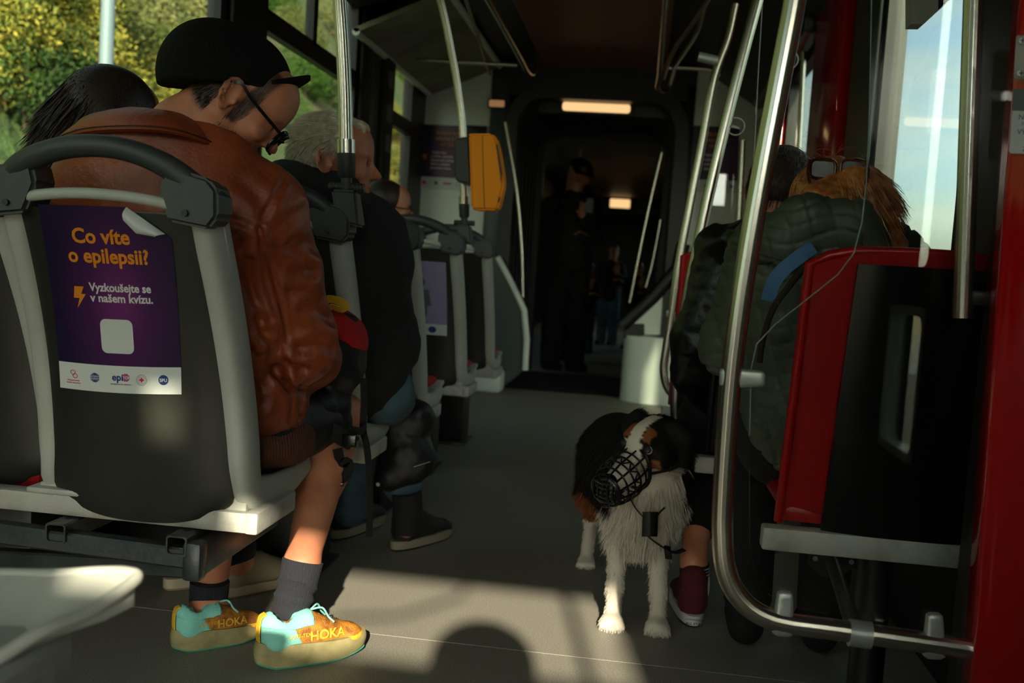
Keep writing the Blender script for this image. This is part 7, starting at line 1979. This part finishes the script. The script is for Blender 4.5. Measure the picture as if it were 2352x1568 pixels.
# ---------------------------------------------------------------- standing passenger in the gangway
def figure(px, foot_y, head_y, Y, label, facing, coat, trousers, cap=True, group=None, phone=False, lod=.012):
    base = at(px, foot_y, Y=Y); topz = at(px, head_y, Y=Y)[2]; x0 = base[0]; h = topz; k = h / 1.78
    o = empty('person', (x0, Y, 0), label, 'person', group)
    def q(x, y, z): return (x0 + x * k, Y + y * k, z * k)
    H = Frame(q(.03, 0, 1.64), (facing[0], facing[1], -.45), (0, 0, 1), k)
    B = head_prims(H, q(0, 0, 1.46)) + limb([q(0, 0, 1.46), q(0, .0, 1.25), q(0, 0, 1.0)], [.055 * k, .12 * k, .13 * k], .04)
    B += limb([q(-.18, 0, 1.38), q(-.21, .02, 1.12), q(.02, -.12, 1.15)], [.05 * k, .04 * k, .028 * k]) + limb([q(.18, 0, 1.38), q(.22, -.06, 1.14), q(.10, -.22, 1.28)], [.05 * k, .04 * k, .028 * k])
    B += hand_prims(q(.02, -.12, 1.15), (.8, -.3, .2), (0, 0, -1), 1) + hand_prims(q(.10, -.22, 1.28), (.1, -.2, 1), (0, -1, 0), 1)
    B += limb([q(-.09, 0, .95), q(-.10, .0, .50), q(-.10, .02, .08)], [.09 * k, .06 * k, .04 * k]) + limb([q(.09, 0, .95), q(.10, -.02, .50), q(.11, 0, .08)], [.09 * k, .06 * k, .04 * k])
    sculpt('body', B, lod * .75, M['skin'], o, 2); eyes(H, o)
    closed_jacket('coat', limb([q(0, 0, 1.40), q(0, 0, 1.22), q(0, 0, .92)], [.13 * k, .175 * k, .18 * k], .06) + limb([q(-.17, 0, 1.38), q(-.22, .02, 1.12), q(-.0, -.11, 1.15)], [.085 * k, .065 * k, .05 * k], .03) + limb([q(.17, 0, 1.38), q(.23, -.06, 1.14), q(.11, -.2, 1.26)], [.085 * k, .065 * k, .05 * k], .03), coat, o, lod, .012)
    closed_jacket('trousers', limb([q(-.08, 0, .95), q(-.10, .0, .50), q(-.10, .02, .06)], [.12 * k, .095 * k, .085 * k]) + limb([q(.08, 0, .95), q(.10, -.02, .50), q(.11, 0, .06)], [.12 * k, .095 * k, .085 * k]), trousers, o, lod, .01)
    if cap:
        sculpt('cap', [H.e(.02, (-.0, 0, .07), (.112, .092, .080)), H.e(.01, (.10, 0, .06), (.06, .06, .010))], lod * .7, M['black'], o, 2)
    else: sculpt('hair', [H.e(.02, (-.012, 0, .055), (.106, .088, .090))], lod * .7, M['hairdark'], o, 2, clip=lambda P: (H.loc(P)[:, 0] - .05).astype(np.float32))
    for s in (-1, 1):
        x, y, z = q(s * .105, 0, 0); sculpt('shoe', [('c', .02, (x, y + .05, .04), (x + .02 * facing[0] + .10 * facing[0], y - .10 + .1, .03), .045, .04)], lod * .8, M['blackcloth'], o, 1)
    return o, q, k
o, q, k = figure(1288, 852, 362, 8.95, 'person in dark coat and cap standing in the gangway looking at a phone', (.75, -.45), mat('dark_olive_coat', '14150f', .8, bump=.3, bscale=60), M['blackcloth'])
ph = empty('phone', q(.16, -.26, 1.36), 'phone held up by the person standing in the gangway', 'phone')
g = MB(); c = Vector(q(.16, -.26, 1.38)); g.box(c + Vector((-.035, -.006, -.07)), c + Vector((.035, .006, .07)), .004); g.build('phone_body', M['black'], ph)
g = MB(); g.box(c + Vector((-.031, -.0075, -.062)), c + Vector((.031, -.0062, .062))); g.build('screen', M['greyink'], ph)
for (px, fy, hy, Y, lab, cp, tr) in ((1395, 745, 560, 12.5, 'far passenger in dark coat standing just right of the aisle centre', False, M['denim']), (1340, 770, 600, 11.0, 'far passenger with teal bag behind the standing person', False, mat('dark_teal_cloth', '1d3a3c', .9)), (1455, 740, 600, 12.0, 'far passenger in black near the right pole beyond the portal', False, M['blackcloth'])):
    z0 = at(px, fy, Y=Y)[2]
    figure(px, at(px, fy, Y=Y)[1] and fy, hy, Y, lab, (-.3, -.9), M['blackcloth'], tr, cp, 'far passengers in the second car', lod=.02)

# ---------------------------------------------------------------- unseen stand-in for the photographer, added to cast the round floor shadow
mG = empty('person', (-.20, -.33, 0), 'passenger in dark coat seated behind the camera, casting the round shadow on the floor', 'person')
HG = Frame((-.26, -.40, 1.15), (0, 1, -.1))
BG = head_prims(HG, (-.26, -.44, 1.01)) + limb([(-.26, -.44, 1.01), (-.26, -.47, .80), (-.26, -.47, .52)], [.055, .12, .14], .04)
BG += limb([(-.43, -.44, .86), (-.47, -.34, .66), (-.34, -.18, .62)], [.05, .04, .028]) + limb([(-.09, -.44, .86), (-.05, -.34, .66), (-.18, -.18, .62)], [.05, .04, .028]) + hand_prims((-.34, -.18, .62), (.2, .6, 0), (0, 0, -1), -1) + hand_prims((-.18, -.18, .62), (-.2, .6, 0), (0, 0, -1), 1)
BG += limb([(-.34, -.40, .50), (-.36, -.0, .50), (-.36, .02, .08)], [.085, .06, .04]) + limb([(-.18, -.40, .50), (-.16, -.0, .50), (-.16, .02, .08)], [.085, .06, .04])
sculpt('body', BG, .009, M['skin'], mG, 2); eyes(HG, mG)
closed_jacket('coat', limb([(-.26, -.45, .90), (-.26, -.46, .76), (-.26, -.46, .50)], [.13, .17, .17], .06) + limb([(-.42, -.44, .86), (-.47, -.34, .66), (-.35, -.20, .62)], [.085, .065, .05], .03) + limb([(-.10, -.44, .86), (-.05, -.34, .66), (-.17, -.20, .62)], [.085, .065, .05], .03), M['blackcloth'], mG, .011)
closed_jacket('trousers', limb([(-.34, -.40, .50), (-.36, -.0, .50), (-.36, .02, .06)], [.10, .08, .07]) + limb([(-.18, -.40, .50), (-.16, -.0, .50), (-.16, .02, .06)], [.10, .08, .07]), M['blackcloth'], mG, .011)
sculpt('hair', [HG.e(.02, (-.012, 0, .050), (.130, .122, .108))], .008, M['hairdark'], mG, 2, clip=lambda P: (HG.loc(P)[:, 0] - .05).astype(np.float32))  # hair enlarged to widen the head's shadow on the floor
for s in (-1, 1): sculpt('shoe', [('c', .02, (-.26 + s * .10, 0, .045), (-.26 + s * .10, .14, .035), .045, .04)], .009, M['blackcloth'], mG, 1)
g = MB(); sG = empty('tram_seat', (-.26, -.62, 0), 'grey tram seat behind the camera under the shadow-casting stand-in', 'seat')
g.box((-.48, -.68, .44), (-.04, -.22, .48), .02); g.build('seat_pan', M['lgrey'], sG); g = MB(); g.box((-.48, -.74, .44), (-.04, -.69, .95), .02); g.build('backrest', M['panel'], sG); g = MB(); g.box((-.34, -.6, 0), (-.18, -.4, .44), .02); g.build('pedestal', M['dark'], sG)

for o_ in (mG, sG): o_.location.x += .40
